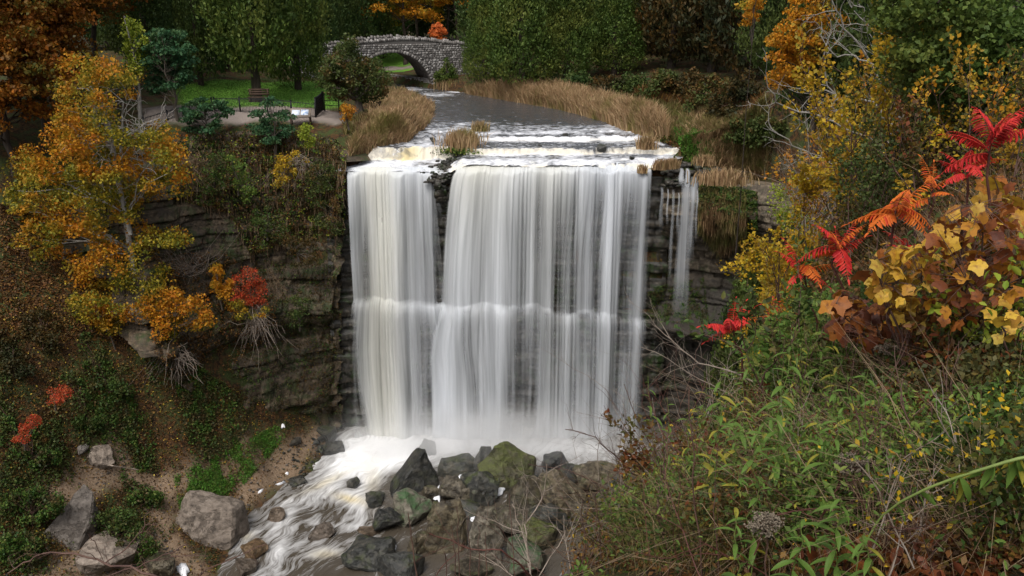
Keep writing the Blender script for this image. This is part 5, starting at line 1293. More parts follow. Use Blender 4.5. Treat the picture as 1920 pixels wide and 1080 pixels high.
locust(385, 235, 71.8, [(340, 205), (372, 178), (415, 186), (436, 215), (405, 232), (398, 250), (350, 245)], 'low blue green locust leaning over the left cliff edge', 42, .22, .65, 80)
locust(512, 246, 71.0, [(500, 180), (526, 172), (545, 215), (540, 262), (505, 268), (468, 240), (470, 215)], 'blue green locust in front of the iron fence', 46, .2, .6, 80)
# the golden maple at left, the pale limbs showing
b = W(262, 655, 58.0); b[2] = Hs(b[0], b[1])
trk = np.array([b, W(258, 560, 59.5), W(246, 470, 60), W(232, 400, 60.3), W(218, 330, 60.6), W(212, 280, 60.8)])
poly = [(128, 112), (165, 100), (225, 125), (262, 150), (250, 175), (205, 175), (200, 235), (238, 250), (262, 225), (320, 228), (346, 275), (330, 300), (355, 350), (300, 372), (250, 350), (250, 400), (300, 425), (348, 440), (300, 475), (330, 500), (300, 590), (260, 610), (170, 600), (110, 560), (118, 510), (60, 470), (28, 430), (20, 300), (60, 250), (108, 200), (118, 160)]
cl = pxclumps(poly, 56.5, 64.5, 360)
root = tree('golden_maple', b, 'tall golden and orange maple with pale grey limbs growing from the left slope', trunkpts=trk, r0=.30, clumps=cl, nleaf=140, L=.21, clump=1.05, mat='gold', bark='bark_grey', every=5, thick=.6)
gb = Geo()
for pts, r_ in [([(245, 440), (230, 380), (214, 300), (205, 250), (196, 205), (176, 160)], .17), ([(222, 340), (226, 290), (228, 240), (228, 190)], .13), ([(218, 300), (206, 270), (198, 230), (200, 205)], .11), ([(222, 268), (240, 258), (262, 240), (300, 222)], .07), ([(222, 262), (245, 245), (262, 243), (286, 250)], .06), ([(220, 310), (245, 296), (270, 300)], .06),
                ([(214, 290), (195, 262), (182, 225), (175, 170)], .07), ([(226, 240), (240, 210), (262, 190)], .05), ([(232, 330), (205, 300), (180, 300), (160, 262)], .06), ([(212, 330), (190, 312), (172, 330)], .05), ([(240, 400), (252, 370), (262, 330), (285, 300)], .06), ([(236, 380), (205, 350), (180, 345)], .05), ([(225, 300), (250, 270), (275, 262), (305, 232)], .05), ([(228, 262), (252, 236), (290, 232)], .04)]:
    Yb = 59.2; P = np.array([W(a, c, Yb - .5 * k * (1 if r_ < .1 else .2)) for k, (a, c) in enumerate(pts)])
    P = np.concatenate([P[:1]] + [P[i] + (P[i + 1] - P[i]) * np.array([[.5], [1]]) + rng.normal(size=(2, 3)) * .06 for i in range(len(P) - 1)])
    tubegeo(gb, P, np.linspace(r_, r_ * .3, len(P)), 5)
    for q in P[2:]:
        for _ in range(3):
            d = randdir(1, .5)[0]; d[1] -= .3; tubegeo(gb, curve(q, q + d * rng.uniform(.6, 1.8), .1, 5, .06), np.linspace(r_ * .3, .012, 5), 4)
link('limbs', gb.mesh('limbs', M['bark_grey'], True, off=b), root)
# lower yellow shrubs at its foot and the orange/red ones on the cliff shoulder
def pshrub(name, px, py, Y, poly, lab, mat, n=40, nleaf=80, L=.2, cl=.6, bark='bark', dY=1.5, every=1, thick=.7, ground=True, cat='shrub'):
    b = W(px, py, Y)
    if ground: b[2] = max(b[2] - .5, float(Hs(b[0], b[1])))
    c = pxclumps(poly, Y - dY, Y + dY * .5, n); top = c[np.argmax(c[:, 2])]
    return tree(name, b, lab, cat=cat, trunkpts=curve(b, b + (top - b) * .8, 0, 6, .08), r0=max(.03, .05 * Y / 60), clumps=c, nleaf=nleaf, L=L, clump=cl, mat=mat, bark=bark, thick=thick, every=every, thin=.008 * max(1, Y / 40))
pshrub('yellow_shrub', 320, 660, 57.0, [(270, 560), (320, 540), (385, 560), (395, 600), (340, 640), (300, 650), (270, 620)], 'yellow green shrub under the right side of the golden maple', 'gold', 46, 90, .2, .7)
pshrub('yellow_shrub', 215, 640, 56.0, [(130, 560), (200, 540), (250, 590), (240, 620), (180, 620)], 'olive gold shrub under the left side of the golden maple', 'gold', 36, 90, .2, .7)
pshrub('orange_shrub', 415, 560, 61.5, [(398, 500), (425, 495), (436, 530), (430, 560), (404, 545)], 'small bright orange shrub on the cliff shoulder', 'orange', 26, 80, .17, .45)
pshrub('red_shrub', 470, 580, 61.3, [(440, 520), (470, 495), (490, 520), (500, 570), (480, 580), (440, 560)], 'dusky red and orange shrub beside the bright orange one', 'red', 36, 90, .13, .5)
pshrub('yellow_shrub', 470, 600, 60.8, [(430, 560), (500, 570), (500, 590), (450, 595), (420, 580)], 'yellow fringe shrub under the dusky red one', 'gold', 18, 70, .15, .45)
pshrub('green_bush', 560, 600, 63, [(540, 560), (575, 550), (583, 590), (550, 610)], 'bright green bush high on the dark cliff', 'green', 18, 80, .13, .5)
pshrub('yellow_vine', 548, 320, 67.6, [(525, 285), (560, 282), (575, 300), (545, 330), (520, 350), (500, 355)], 'yellow leafed creeper on the upper cliff', 'yellow', 26, 50, .17, .45)
pshrub('yellow_vine', 575, 250, 68.4, [(562, 232), (580, 235), (592, 265), (578, 275), (565, 255)], 'yellow green creeper hanging below the gate', 'yellow_green', 20, 50, .16, .4)
pshrub('yellow_vine', 445, 345, 67.2, [(425, 290), (450, 300), (475, 360), (462, 380), (440, 340)], 'green creeper hanging in the middle of the cliff', 'fresh', 30, 50, .16, .45)
pshrub('yellow_vine', 600, 345, 66.9, [(575, 320), (610, 300), (630, 330), (612, 360), (585, 370)], 'olive creeper near the left edge of the falls', 'olive', 30, 55, .16, .5)
pshrub('green_bush', 500, 430, 66.2, [(470, 390), (520, 385), (540, 430), (500, 470), (470, 440)], 'dull green creeper hanging on the bare middle of the cliff', 'ivy', 30, 70, .14, .5)
pshrub('green_bush', 400, 330, 67.0, [(375, 290), (420, 285), (420, 350), (385, 370)], 'dark ivy bush left of the green creeper', 'ivy', 26, 70, .15, .5)
pshrub('olive_bush', 620, 400, 66.4, [(590, 380), (640, 370), (640, 440), (600, 430)], 'olive fringe beside the top left corner of the falls', 'olive', 26, 70, .14, .45)
pshrub('olive_bush', 560, 470, 65.2, [(530, 440), (590, 440), (590, 500), (545, 500)], 'dark olive bush low on the cliff face', 'shade_brown', 28, 70, .14, .5)
pshrub('yellow_shrub', 653, 222, 70.2, [(644, 192), (662, 195), (662, 224), (644, 224)], 'small golden bush at the foot of the rusty tree', 'gold', 16, 70, .14, .4)
pshrub('green_bush', 838, 150, 106.3, [(838, 108), (846, 116), (856, 150), (814, 152), (816, 136), (830, 134)], 'pointed dark green shrub against the bridge wall', 'cedar', 34, 70, .22, .5)
pshrub('red_shrub', 42, 820, 49.0, [(25, 810), (60, 775), (72, 790), (50, 830), (28, 838)], 'low crimson shrub at the far left slope', 'red', 18, 70, .11, .35)
pshrub('red_shrub', 100, 745, 50.5, [(80, 740), (120, 715), (135, 735), (105, 760)], 'red tinted shrub above the crimson one', 'red', 18, 60, .11, .4)
# bank and slope bushes
for px, py, Y, rx, ry, mat, lab in [(165, 795, 0, 34, 16, 'green', 'dark green bush above the dirt path'), (60, 860, 0, 55, 26, 'ivy', 'large dark green bush left of the path'), (60, 950, 0, 62, 40, 'ivy', 'big leafy bush in front of the tilted pale slab'), (30, 1030, 0, 45, 30, 'ivy', 'dark bush in the lower left corner'), (220, 985, 0, 44, 36, 'green', 'grassy green bush right of the tilted slab'), (255, 1030, 0, 40, 30, 'ivy', 'green clump below the grassy bush'),
                                (265, 935, 0, 42, 20, 'ivy', 'low dark green bush across the path'), (200, 730, 0, 40, 18, 'green', 'dull green bush in the leaf litter'), (80, 640, 0, 40, 20, 'shade_brown', 'brown green bush in deep shade'), (25, 690, 0, 34, 16, 'shade_brown', 'shaded bush at the left edge')]:
    P = Gd(float(px), float(py + ry)); Y = float(P[1])
    th = np.linspace(0, 6.28, 9)[:-1]; poly = [(px + rx * math.cos(a) * rng.uniform(.8, 1.1), py + ry * math.sin(a) * rng.uniform(.8, 1.1)) for a in th]
    c = pxclumps(poly, Y - .2, Y + 1.4, 34); c[:, 2] = np.maximum(c[:, 2], Hs(c[:, 0], c[:, 1]) + .15)
    tree('green_bush', P, lab, cat='bush', trunkpts=curve(P, P + [0, .3, .8], 0, 4), r0=.05, clumps=c, nleaf=90, L=.17, clump=.5, mat=mat, bark='twig', thick=.8, thin=.012)

# bushes in the shade behind the right bank reeds
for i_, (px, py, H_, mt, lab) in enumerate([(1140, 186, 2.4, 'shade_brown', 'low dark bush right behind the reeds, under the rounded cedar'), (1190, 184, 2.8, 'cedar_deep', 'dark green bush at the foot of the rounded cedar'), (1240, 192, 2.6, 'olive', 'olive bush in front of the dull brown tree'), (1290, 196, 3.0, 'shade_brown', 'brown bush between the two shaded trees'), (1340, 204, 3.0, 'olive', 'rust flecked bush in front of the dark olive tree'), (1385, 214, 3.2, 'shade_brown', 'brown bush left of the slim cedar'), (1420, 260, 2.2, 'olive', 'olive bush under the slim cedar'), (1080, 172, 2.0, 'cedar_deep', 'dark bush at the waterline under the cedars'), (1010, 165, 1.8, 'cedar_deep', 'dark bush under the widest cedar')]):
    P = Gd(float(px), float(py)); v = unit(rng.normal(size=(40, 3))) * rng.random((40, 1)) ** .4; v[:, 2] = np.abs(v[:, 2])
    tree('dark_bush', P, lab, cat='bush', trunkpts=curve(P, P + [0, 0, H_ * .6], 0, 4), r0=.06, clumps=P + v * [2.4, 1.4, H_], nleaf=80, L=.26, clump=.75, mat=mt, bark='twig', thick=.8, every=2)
for px, Y, w_, h_, mt, lab in [(785, 142, 4.5, 17, 'orange', 'orange tree high above the right end of the bridge'), (740, 148, 4.5, 19, 'gold', 'tall gold tree far behind the bridge'), (840, 146, 4.0, 18, 'orange_deep', 'brown orange tree above the bridge end')]:
    p = W(px, 90, Y); p[2] = Hs(p[0], p[1]); tree('maple_tree', p, lab, H=h_, r0=.28, crownC=p + [0, 0, h_ * .62], crownR=(w_, w_, h_ * .42), nclump=70, nleaf=100, L=.38, clump=1.4, mat=mt, bark='bark_dark', every=2)

# ------------------------------------------------------------------ ground cover (uncountable)
def cover(name, label, poly, n, h0, h1, L, mat, up=.6, asp=.7, shape=4, P=None, ln=0.0):
    if P is None: P = scatter(poly, n)
    if name not in ('moss_grass',): P = P[rng.random(len(P)) > gridval(soil, P[:, 0], P[:, 1]) * (.93 if name != 'leaf_litter' else .72)]
    n = len(P); P = P + np.stack([rng.normal(size=n) * .02, rng.normal(size=n) * .02, rng.uniform(h0, h1, n)], 1)
    Ls = L * rng.uniform(.55, 1.3, n); V, Q = leafgeo(P, randdir(n, -.1), randdir(n, up), Ls, Ls * asp, .14, shape)
    o = link(name, mk_mesh(name, V, Q, mat=M[mat])); tag(o, label, kind='stuff'); return o
def clumpy(P, scale, th, s=0):
    return P[fbm(P[:, 0] * scale * 1.6, P[:, 1] * scale * 1.6, 0, 4, s) + rng.normal(size=len(P)) * .13 > th]
LEFTSLOPE = [(0, 560), (120, 560), (260, 640), (420, 720), (600, 790), (640, 830), (540, 890), (430, 1000), (400, 1080), (0, 1080)]
cover('leaf_litter', 'brown and orange fallen leaves over the left slope', LEFTSLOPE, 26000, .01, .10, .13, 'litter', 2.0)
cover('leaf_litter', 'yellow fallen leaves scattered on the left slope', LEFTSLOPE, 2600, .03, .14, .13, 'litter_yellow', 2.0)
cover('leaf_litter', 'fallen leaves on the dark upper left slope', [(0, 380), (140, 420), (300, 640), (0, 640)], 9000, .01, .1, .18, 'litter', 2.0)
IVY = [(180, 700), (330, 660), (440, 740), (470, 800), (430, 860), (320, 890), (220, 890), (180, 810)]
P = scatter(IVY, 30000); cover('ivy', 'green creeping ivy on the slope above the path', None, 0, .05, .45, .15, 'ivy', .9, .85, P=clumpy(P, .45, -.06, 3))
P = scatter([(325, 900), (420, 850), (520, 800), (545, 812), (470, 895), (440, 935), (340, 965)], 22000); cover('moss_grass', 'vivid green grass strip below the path', None, 0, .02, .3, .16, 'moss', .1, .35, P=clumpy(P, .6, -.08, 5))
P = scatter([(0, 640), (200, 700), (240, 860), (100, 920), (0, 920)], 14000); cover('undergrowth', 'dark brown and green growth over the whole left slope', None, 0, .02, .3, .14, 'shade_brown', .6, P=clumpy(scatter(LEFTSLOPE, 26000), .3, -.1, 18))
cover('undergrowth', 'mixed green and brown undergrowth on the left slope', None, 0, .05, .5, .17, 'olive', .6, P=clumpy(P, .3, -.02, 8))
P = scatter([(180, 900), (330, 910), (330, 1000), (270, 1060), (150, 1080), (0, 1080), (0, 900)], 16000); cover('undergrowth', 'green ground plants around the lower left boulders', None, 0, .03, .35, .15, 'green', .6, P=clumpy(P, .5, -.05, 9))

def blades(name, label, P, h0, h1, w, mat, lean=.35, kind='stuff', droop=.25):
    n = len(P); h = rng.uniform(h0, h1, n)[:, None]; a = rng.uniform(0, 2 * np.pi, n); s_ = np.stack([np.cos(a), np.sin(a), 0 * a], 1) * w
    ln = np.stack([rng.normal(size=n), rng.normal(size=n), 0 * a], 1) * lean
    m_ = P + ln * h * .35 + np.array([0, 0, 1]) * h * .6; tp = P + ln * h * 1.0 + np.array([0, 0, 1]) * h * (1 - droop * rng.random((n, 1)))
    V = np.stack([P - s_, P + s_, m_ + s_ * .9, tp, m_ - s_ * .9], 1).reshape(-1, 3); b_ = np.arange(n)[:, None] * 5
    o = link(name, mk_mesh(name, V, b_ + np.array([[0, 1, 2, 4]]), b_ + np.array([[4, 2, 3]]), M[mat])); tag(o, label, kind=kind); return o
def reeds(label, poly, n, h0, h1, w=.035, mat='reed', sc=.5, th=-.3, lean=.25, lift=0):
    P = scatter(poly, n); P = clumpy(P, sc, th, len(label)); P[:, 2] += lift
    tus = P + 0; hh = 1
    return blades('reeds' if 'reed' in label else 'dry_grass', label, P, h0, h1, w, mat, lean)
reeds('tan dry reeds along the right bank of the river', [(870, 178), (935, 170), (1050, 172), (1140, 195), (1235, 225), (1255, 262), (1205, 258), (1130, 232), (1045, 210), (950, 194), (880, 184)], 22000, .9, 1.9, .04, th=-.6)
reeds('tan dry grass over the left bank below the rusty tree', [(690, 180), (760, 178), (815, 205), (808, 235), (762, 275), (700, 285), (655, 300), (668, 260), (700, 240), (690, 210)], 24000, .5, 1.25, .035, th=-.45)
reeds('olive grass on the left bank edge', [(640, 235), (720, 200), (800, 215), (740, 270), (660, 300)], 9000, .3, .8, .035, 'olive_grass', th=-.1)
reeds('rough brown green grass on the slope right of the river', [(1140, 185), (1300, 190), (1430, 215), (1440, 330), (1370, 380), (1300, 300), (1260, 260), (1235, 225)], 24000, .4, 1.1, .04, 'olive_grass', .4, -.35)
reeds('pale straw grass tufts right of the lip', [(1240, 225), (1330, 230), (1420, 290), (1400, 345), (1330, 320), (1280, 262)], 16000, .5, 1.1, .035, 'reed', .5, .02)
reeds('rust coloured weeds under the shaded trees', [(1120, 178), (1250, 175), (1430, 190), (1430, 225), (1250, 205)], 12000, .5, 1.3, .04, 'litter', .4, -.2)
P = scatter([(1262, 258), (1300, 258), (1345, 300), (1340, 335), (1290, 310)], 16000); cover('watercress', 'bright green cress at the edge of the side stream', None, 0, .25, .85, .2, 'moss', .9, .8, P=clumpy(P, .7, -.25, 4))
P = scatter([(1140, 188), (1430, 200), (1440, 350), (1300, 320)], 16000); cover('undergrowth', 'low weeds on the right bank', None, 0, .02, .5, .17, 'mixed', .6, P=clumpy(P, .5, -.1, 14))
P = scatter(LAWN, 9000); blades('grass', 'short grass of the lawn by the cedar', P, .05, .12, .03, 'moss', .3)
# tufts and the grassy islet
def tuft(name, px, py, z, n, r_, h0, h1, mat, lab, w=.03, extra=None):
    b = Wz(px, py, z); P = b + np.stack([rng.normal(size=n) * r_, rng.normal(size=n) * r_ * .6, 0 * rng.random(n)], 1)
    root = empty(name, b); tag(root, lab, 'grass tuft', 'dry grass tufts by the falls')
    o = blades('blades', None, P - b, h0, h1, w, mat, .22, kind=None); o.parent = root
    return root
isl = empty('grass_islet', Wz(866, 282, 22.9)); tag(isl, 'grassy islet with tan reeds and a green fringe parting the river at the lip', 'islet')
ib = Wz(866, 282, 22.9)
me = rock_mesh('rock', (2.5, 3.4, 1.5), 5, M['rock_wet'], 1, .06); link('rock', me, isl, (0, .9, -.3))
P = np.stack([rng.normal(size=1500) * .62, .9 + rng.normal(size=1500) * .9, .15 + 0 * rng.random(1500)], 1); o = blades('reeds', None, P, .7, 1.7, .03, 'reed', .2, None); o.parent = isl
P = np.stack([.1 + rng.normal(size=1600) * .75, -.25 + rng.normal(size=1600) * .5, -.1 + .4 * rng.random(1600)], 1); V, Q = leafgeo(P, randdir(1600), randdir(1600, .6), .17, .12); link('leaves', mk_mesh('leaves', V, Q, mat=M['fresh']), isl)
P = np.stack([rng.normal(size=900) * .9, -.1 + rng.normal(size=900) * .5, -.25 + .4 * rng.random(900)], 1); V, Q = leafgeo(P, randdir(900), randdir(900, .6), .17, .12); link('moss', mk_mesh('moss', V, Q, mat=M['ivy']), isl)
for px, py, z, n, r_, h0, h1, mat, lab in [(901, 248, 23.5, 420, .3, .6, 1.2, 'reed', 'small tan grass tuft just right of the islet'), (1212, 280, 23.3, 500, .3, .6, 1.4, 'reed', 'golden grass tuft standing in the rapids at the right'), (1240, 318, 22.2, 420, .28, .4, 1.0, 'reed', 'tan tuft on the dark ledge, left of its twin'), (1257, 316, 22.3, 420, .28, .4, 1.0, 'reed', 'tan tuft on the dark ledge, right of its twin'),
                                            (1205, 325, 21.8, 180, .15, .3, .9, 'reed', 'thin ochre tuft hanging at the right end of the curtain'), (850, 168, 23.9, 700, .7, .7, 1.6, 'reed', 'tan clump at the water by the bridge foot'), (1322, 310, 22.9, 400, .3, .5, 1.0, 'reed', 'upright tan clump beside the green cress'), (1358, 345, 22.6, 900, .7, .5, 1.3, 'reed', 'shaggy pale clump at the edge of the right cliff')]:
    tuft('grass_tuft', px, py, z, n, r_, h0, h1, mat, lab)

# cliff vegetation hugging the left wall and the rim of the right one
def wallcover(name, label, poly, n, Y0, Y1, L, mat, th=-.1, sc=.12, s=1, up=.2, asp=.7, hang=False):
    xs = [p[0] for p in poly]; ys = [p[1] for p in poly]; a = rng.uniform(min(xs), max(xs), n * 3); b_ = rng.uniform(min(ys), max(ys), n * 3)
    k = inpoly(a, b_, poly); a, b_ = a[k][:n], b_[k][:n]; k = fbm(a * sc * .12, b_ * sc * .12, 0, 4, s) > th; a, b_ = a[k], b_[k]
    # cast onto the wall meshes
    out = []
    for u, v in zip(a, b_):
        d = raydir(u, v); d = d / np.linalg.norm(d); best = None
        for bt in BVH:
            h = bt.ray_cast(Vector(CAM), Vector(d))
            if h[0] is not None and (best is None or h[3] < best[1]): best = (h[0], h[3])
        if best is not None and 40 < best[1] < 130: out.append(np.array(best[0]) - d * rng.uniform(Y0, Y1))
    P = np.array(out); n = len(P)
    if hang:
        o = blades(name, label, P, -1.3, -.3, .025, mat, .12)
    else:
        Ls = L * rng.uniform(.55, 1.3, n); V, Q = leafgeo(P, randdir(n, -.4), randdir(n, up) + np.array([0, -.7, .2]), Ls, Ls * asp, .14)
        o = link(name, mk_mesh(name, V, Q, mat=M[mat])); tag(o, label, kind='stuff')
    return P
from mathutils.bvhtree import BVHTree
def bvh_of(o): return BVHTree.FromPolygons([v.co for v in o.data.vertices], [tuple(p.vertices) for p in o.data.polygons])
BVH = [bvh_of(lw_), bvh_of(rw_), bvh_of(up), bvh_of(lo)]
LC = [(330, 240), (640, 235), (650, 300), (645, 440), (560, 450), (470, 480), (430, 400), (330, 375)]
wallcover('creepers', 'dull brown and olive creepers over the upper left cliff', LC, 20000, .05, .7, .17, 'shade_brown', -.15, 1, 2)
wallcover('creepers', 'green creepers over the upper left cliff', LC, 16000, .1, .7, .17, 'ivy', .02, 1, 3)
wallcover('creepers', 'yellowing leaves over the upper left cliff', LC, 5000, .3, .9, .16, 'yellow_green', .12, 1.4, 4)
wallcover('creepers', 'rusty leaves over the upper left cliff', LC, 6000, .3, .9, .15, 'litter', .05, 1.4, 5)
wallcover('creepers', 'pale dead stems hanging on the upper left cliff', LC, 5000, .2, .8, .17, 'straw', -.05, 1.2, 6, hang=True)
wallcover('creepers', 'green patches low on the left cliff', [(400, 420), (640, 420), (640, 800), (460, 790), (400, 700)], 14000, .02, .35, .12, 'ivy', .08, .9, 7)
wallcover('creepers', 'dark growth low on the left cliff', [(270, 470), (640, 500), (640, 800), (460, 790), (300, 700)], 16000, .02, .35, .13, 'shade_brown', -.03, .9, 8)
wallcover('creepers', 'leafy slope at the shoulder of the left cliff', [(270, 480), (420, 470), (520, 560), (520, 620), (400, 720), (290, 690)], 9000, .1, .6, .15, 'litter', -.05, 1, 9)
wallcover('moss', 'hanging green moss on the right cliff', [(1310, 330), (1420, 360), (1420, 460), (1350, 480), (1310, 440)], 12000, .05, .6, .14, 'ivy', -.25, 1, 10)
wallcover('moss', 'olive hanging grass on the right cliff', [(1310, 330), (1400, 360), (1400, 440), (1350, 470), (1310, 420)], 6000, .1, .6, .15, 'olive_grass', -.3, 1, 11, hang=True)
wallcover('moss', 'dark green moss under the right overhang', [(1215, 540), (1320, 520), (1330, 610), (1210, 600)], 9000, .0, .15, .09, 'ivy', -.1, 1, 12)

# pale hanging roots on the cliff shoulder, bare grey brush under the golden maple
def brush(name, px, py, Y, n, ln, lab, mat='twig_pale', down=True, spread=.5, r_=.012, cat='shrub'):
    b = W(px, py, Y); root = empty(name, b); tag(root, lab, cat); g = Geo()
    for _ in range(n):
        d = rng.normal(size=3) * spread; d[2] = (-1 if down else 1) * rng.uniform(.5, 1.2); d[1] -= .3
        tubegeo(g, curve(rng.normal(size=3) * .4, d * ln * rng.uniform(.5, 1.1), .15 * ln * (1 if down else -1), 6, .05 * ln), np.linspace(r_ * 1.6, r_ * .5, 6), 3)
    link('stems', g.mesh('stems', M[mat]), root)
brush('hanging_roots', 482, 592, 60.6, 60, 2.6, 'spray of pale dead roots hanging off the cliff shoulder', cat='roots')
brush('hanging_roots', 330, 660, 56.5, 70, 1.8, 'grey dead brush hanging under the yellow green shrub', cat='roots', spread=.8)
brush('dry_brush', 520, 540, 62, 40, 2.0, 'tan dead grass tussock sprouting from the cliff', 'straw' , False, .35)
brush('dry_brush', 360, 505, 62, 50, 2.4, 'bare purple grey brush right of the golden maple', 'twig_pale', False, .9)
brush('dry_brush', 560, 300, 68, 40, 2.2, 'bare twigs with few leaves on the upper cliff', 'twig_pale', True, .9)
brush('dry_brush', 362, 300, 67, 60, 2.4, 'dead vine stems at the left end of the cliff top', 'straw', True, .5)
# leaning log and stump by the rusty tree
g = Geo(); a = Wz(692, 224, 24.0); b2 = W(714, 190, a[1] - .3); tubegeo(g, curve(a, b2, 0, 5, .05), [.2, .17, .15, .14, .1], 7); tag(link('leaning_log', g.mesh('leaning_log', M['bark_dark'], True)), 'dark leaning broken log right of the rusty tree', 'log')
g = Geo(); a = W(650, 290, 67.3); b2 = W(622, 240, 68); tubegeo(g, curve(a, b2, .1, 6, .12), [.55, .45, .4, .36, .3, .25], 8)
# ------------------------------------------------------------------ the near right-hand bank
HILL = [(1500, 340), (1600, 300), (1920, 200), (1920, 1080), (1000, 1080), (1180, 960), (1240, 860), (1330, 760), (1420, 640), (1480, 500)]
def near_cover(label, poly, n, h0, h1, L, mat, sc=1.0, th=-.1, s=1, up=.5, asp=.6, shape=4, name='undergrowth', jit=.05):
    P = scatter(poly, n); P = P[fbm(P[:, 0] * sc, P[:, 1] * sc, 0, 3, s) > th]; n = len(P)
    dep = proj(P)[2]; sc_ = np.clip(dep / 9.0, .55, 2.2)                    # coarser leaves far off
    P = P + np.stack([rng.normal(size=n) * jit, rng.normal(size=n) * jit, rng.uniform(h0, h1, n) * np.clip(dep / 7.5, .75, 1.5)], 1)
    Ls = L * sc_ * rng.uniform(.5, 1.35, n); V, Q = leafgeo(P, randdir(n, -.25), randdir(n, up), Ls, Ls * asp, .14, shape)
    o = link(name, mk_mesh(name, V, Q, mat=M[mat])); tag(o, label, kind='stuff')
near_cover('dead leaves and stems covering the near bank', HILL, 52000, .0, .12, .055, 'litter', 1, -.5, 1, 1.5)
near_cover('mixed low undergrowth over the near bank', HILL, 90000, .03, .55, .05, 'mixed', 1.1, -.25, 2)
near_cover('green leafy undergrowth at lower right', [(1240, 860), (1330, 760), (1420, 640), (1700, 700), (1920, 780), (1920, 1080), (1100, 1080)], 46000, .05, .60, .05, 'green', 1.6, -.1, 3)
near_cover('light green leaves among the undergrowth at lower right', [(1240, 860), (1330, 760), (1420, 640), (1700, 700), (1920, 780), (1920, 1080), (1150, 1080)], 34000, .15, .70, .052, 'fresh', 2.0, .0, 33, asp=.42, shape=6)
near_cover('rusty undergrowth on the middle of the near bank', [(1450, 560), (1500, 400), (1920, 240), (1920, 800), (1600, 720)], 30000, .05, .7, .05, 'litter', 1.2, -.02, 4)
near_cover('olive undergrowth high on the near bank', [(1500, 340), (1600, 300), (1920, 200), (1920, 500), (1480, 560)], 22000, .1, .9, .055, 'olive', 1.0, -.1, 5)
near_cover('dark green and brown plants filling the middle of the near bank', [(1560, 640), (1920, 560), (1920, 900), (1640, 880), (1540, 760)], 40000, .05, .62, .055, 'mixed', 1.3, -.4, 41)
near_cover('green plants filling the middle of the near bank', [(1540, 680), (1920, 600), (1920, 900), (1600, 900)], 22000, .15, .7, .055, 'green', 1.6, -.05, 42)
near_cover('yellow specks of small leaves over the near bank', HILL, 7000, .1, .75, .04, 'yellow', .8, .05, 6)
near_cover('broad brown leaves lying in the bottom right corner', [(1560, 980), (1700, 900), (1920, 900), (1920, 1080), (1560, 1080)], 1500, .0, .10, .10, 'rust_leaf', 1, -1, 7, 1.5, .7, 6, 'leaf_litter')
P = scatter([(1180, 1080), (1240, 900), (1400, 720), (1920, 640), (1920, 1080)], 5000); blades('dry_grass', 'dry straw and thin stems tangled over the near bank', P, .10, .55, .0016, 'straw', 1.2, droop=.6)
P = scatter([(1000, 1080), (1150, 920), (1300, 800), (1420, 900), (1400, 1080)], 2000); blades('dry_grass', 'greenish thin stems at the edge of the drop', P, .15, .5, .0016, 'olive_grass', .7, droop=.4)
P = scatter([(1420, 640), (1500, 360), (1920, 220), (1920, 700)], 8000); blades('dry_grass', 'brown weed stalks in the middle distance of the near bank', P, .3, 1.0, .003, 'straw', .4, droop=.2)

# --- branching shoots
def grow(g, p, d, ln, r_, lev, out, bend=.35, nb=3, up=.1, sides=4, tips=None):
    n = 6; P = [np.array(p, float)]; d = np.array(d, float)
    for k in range(n):
        d = unit(d + rng.normal(size=3) * bend * .35 + np.array([0, 0, up * .3])); P.append(P[-1] + d * ln / n)
    P = np.array(P); tubegeo(g, P, np.linspace(r_, r_ * .45, n + 1), sides if lev > 0 else 3)
    out.append(P)
    if lev > 0:
        for k in range(nb):
            f = rng.uniform(.3, .95); i = min(n, int(f * n) + 1); dd = unit(unit(P[i] - P[i - 1]) + randdir(1)[0] * .9 + np.array([0, 0, .15]))
            grow(g, P[i], dd, ln * rng.uniform(.4, .7), r_ * .55, lev - 1, out, bend, nb, up, sides)
def bush(name, px, py, Y, H, r_, lab, leaf=None, nleaf=0, L=.04, lev=2, nst=5, mat='twig', spread=.5, rad=.006, cat='shrub', asp=.55, shape=6, nb=3, base=None, lean=(0, 0), seg_from=1, group=None, up=.1):
    b = (W(px, py, Y) if base is None else np.array(base, float)); b[2] = Hs(b[0], b[1]) - .03 if base is None else b[2]
    root = empty(name, b); tag(root, lab, cat, group); g = Geo(); out = []
    for k in range(nst):
        d = unit(np.array([rng.normal() * spread + lean[0], rng.normal() * spread + lean[1], 1.0]))
        grow(g, rng.normal(size=3) * np.array([r_, r_, 0]), d, H * rng.uniform(.6, 1.0), rad * rng.uniform(.8, 1.2), lev, out, nb=nb, up=up)
    link('stems', g.mesh('stems', M[mat], True), root)
    if leaf:
        segs = np.concatenate([o[seg_from:] for o in out]); dirs = np.concatenate([np.gradient(o, axis=0)[seg_from:] for o in out])
        i = rng.integers(0, len(segs), nleaf); P = segs[i] + rng.normal(size=(nleaf, 3)) * L * .55; D = unit(unit(dirs[i]) + randdir(nleaf) * .9 + np.array([0, 0, -.15])); N = randdir(nleaf, 1.0)
        Ls = L * rng.uniform(.6, 1.25, nleaf); V, Q = leafgeo(P + D * Ls[:, None] * .5, D, N, Ls, Ls * asp, .12, shape); link('foliage', mk_mesh('foliage', V, Q, mat=M[leaf]), root)
    return root
def at_ground(px, py):
    P = Gd(float(px), float(py)); return float(P[1])

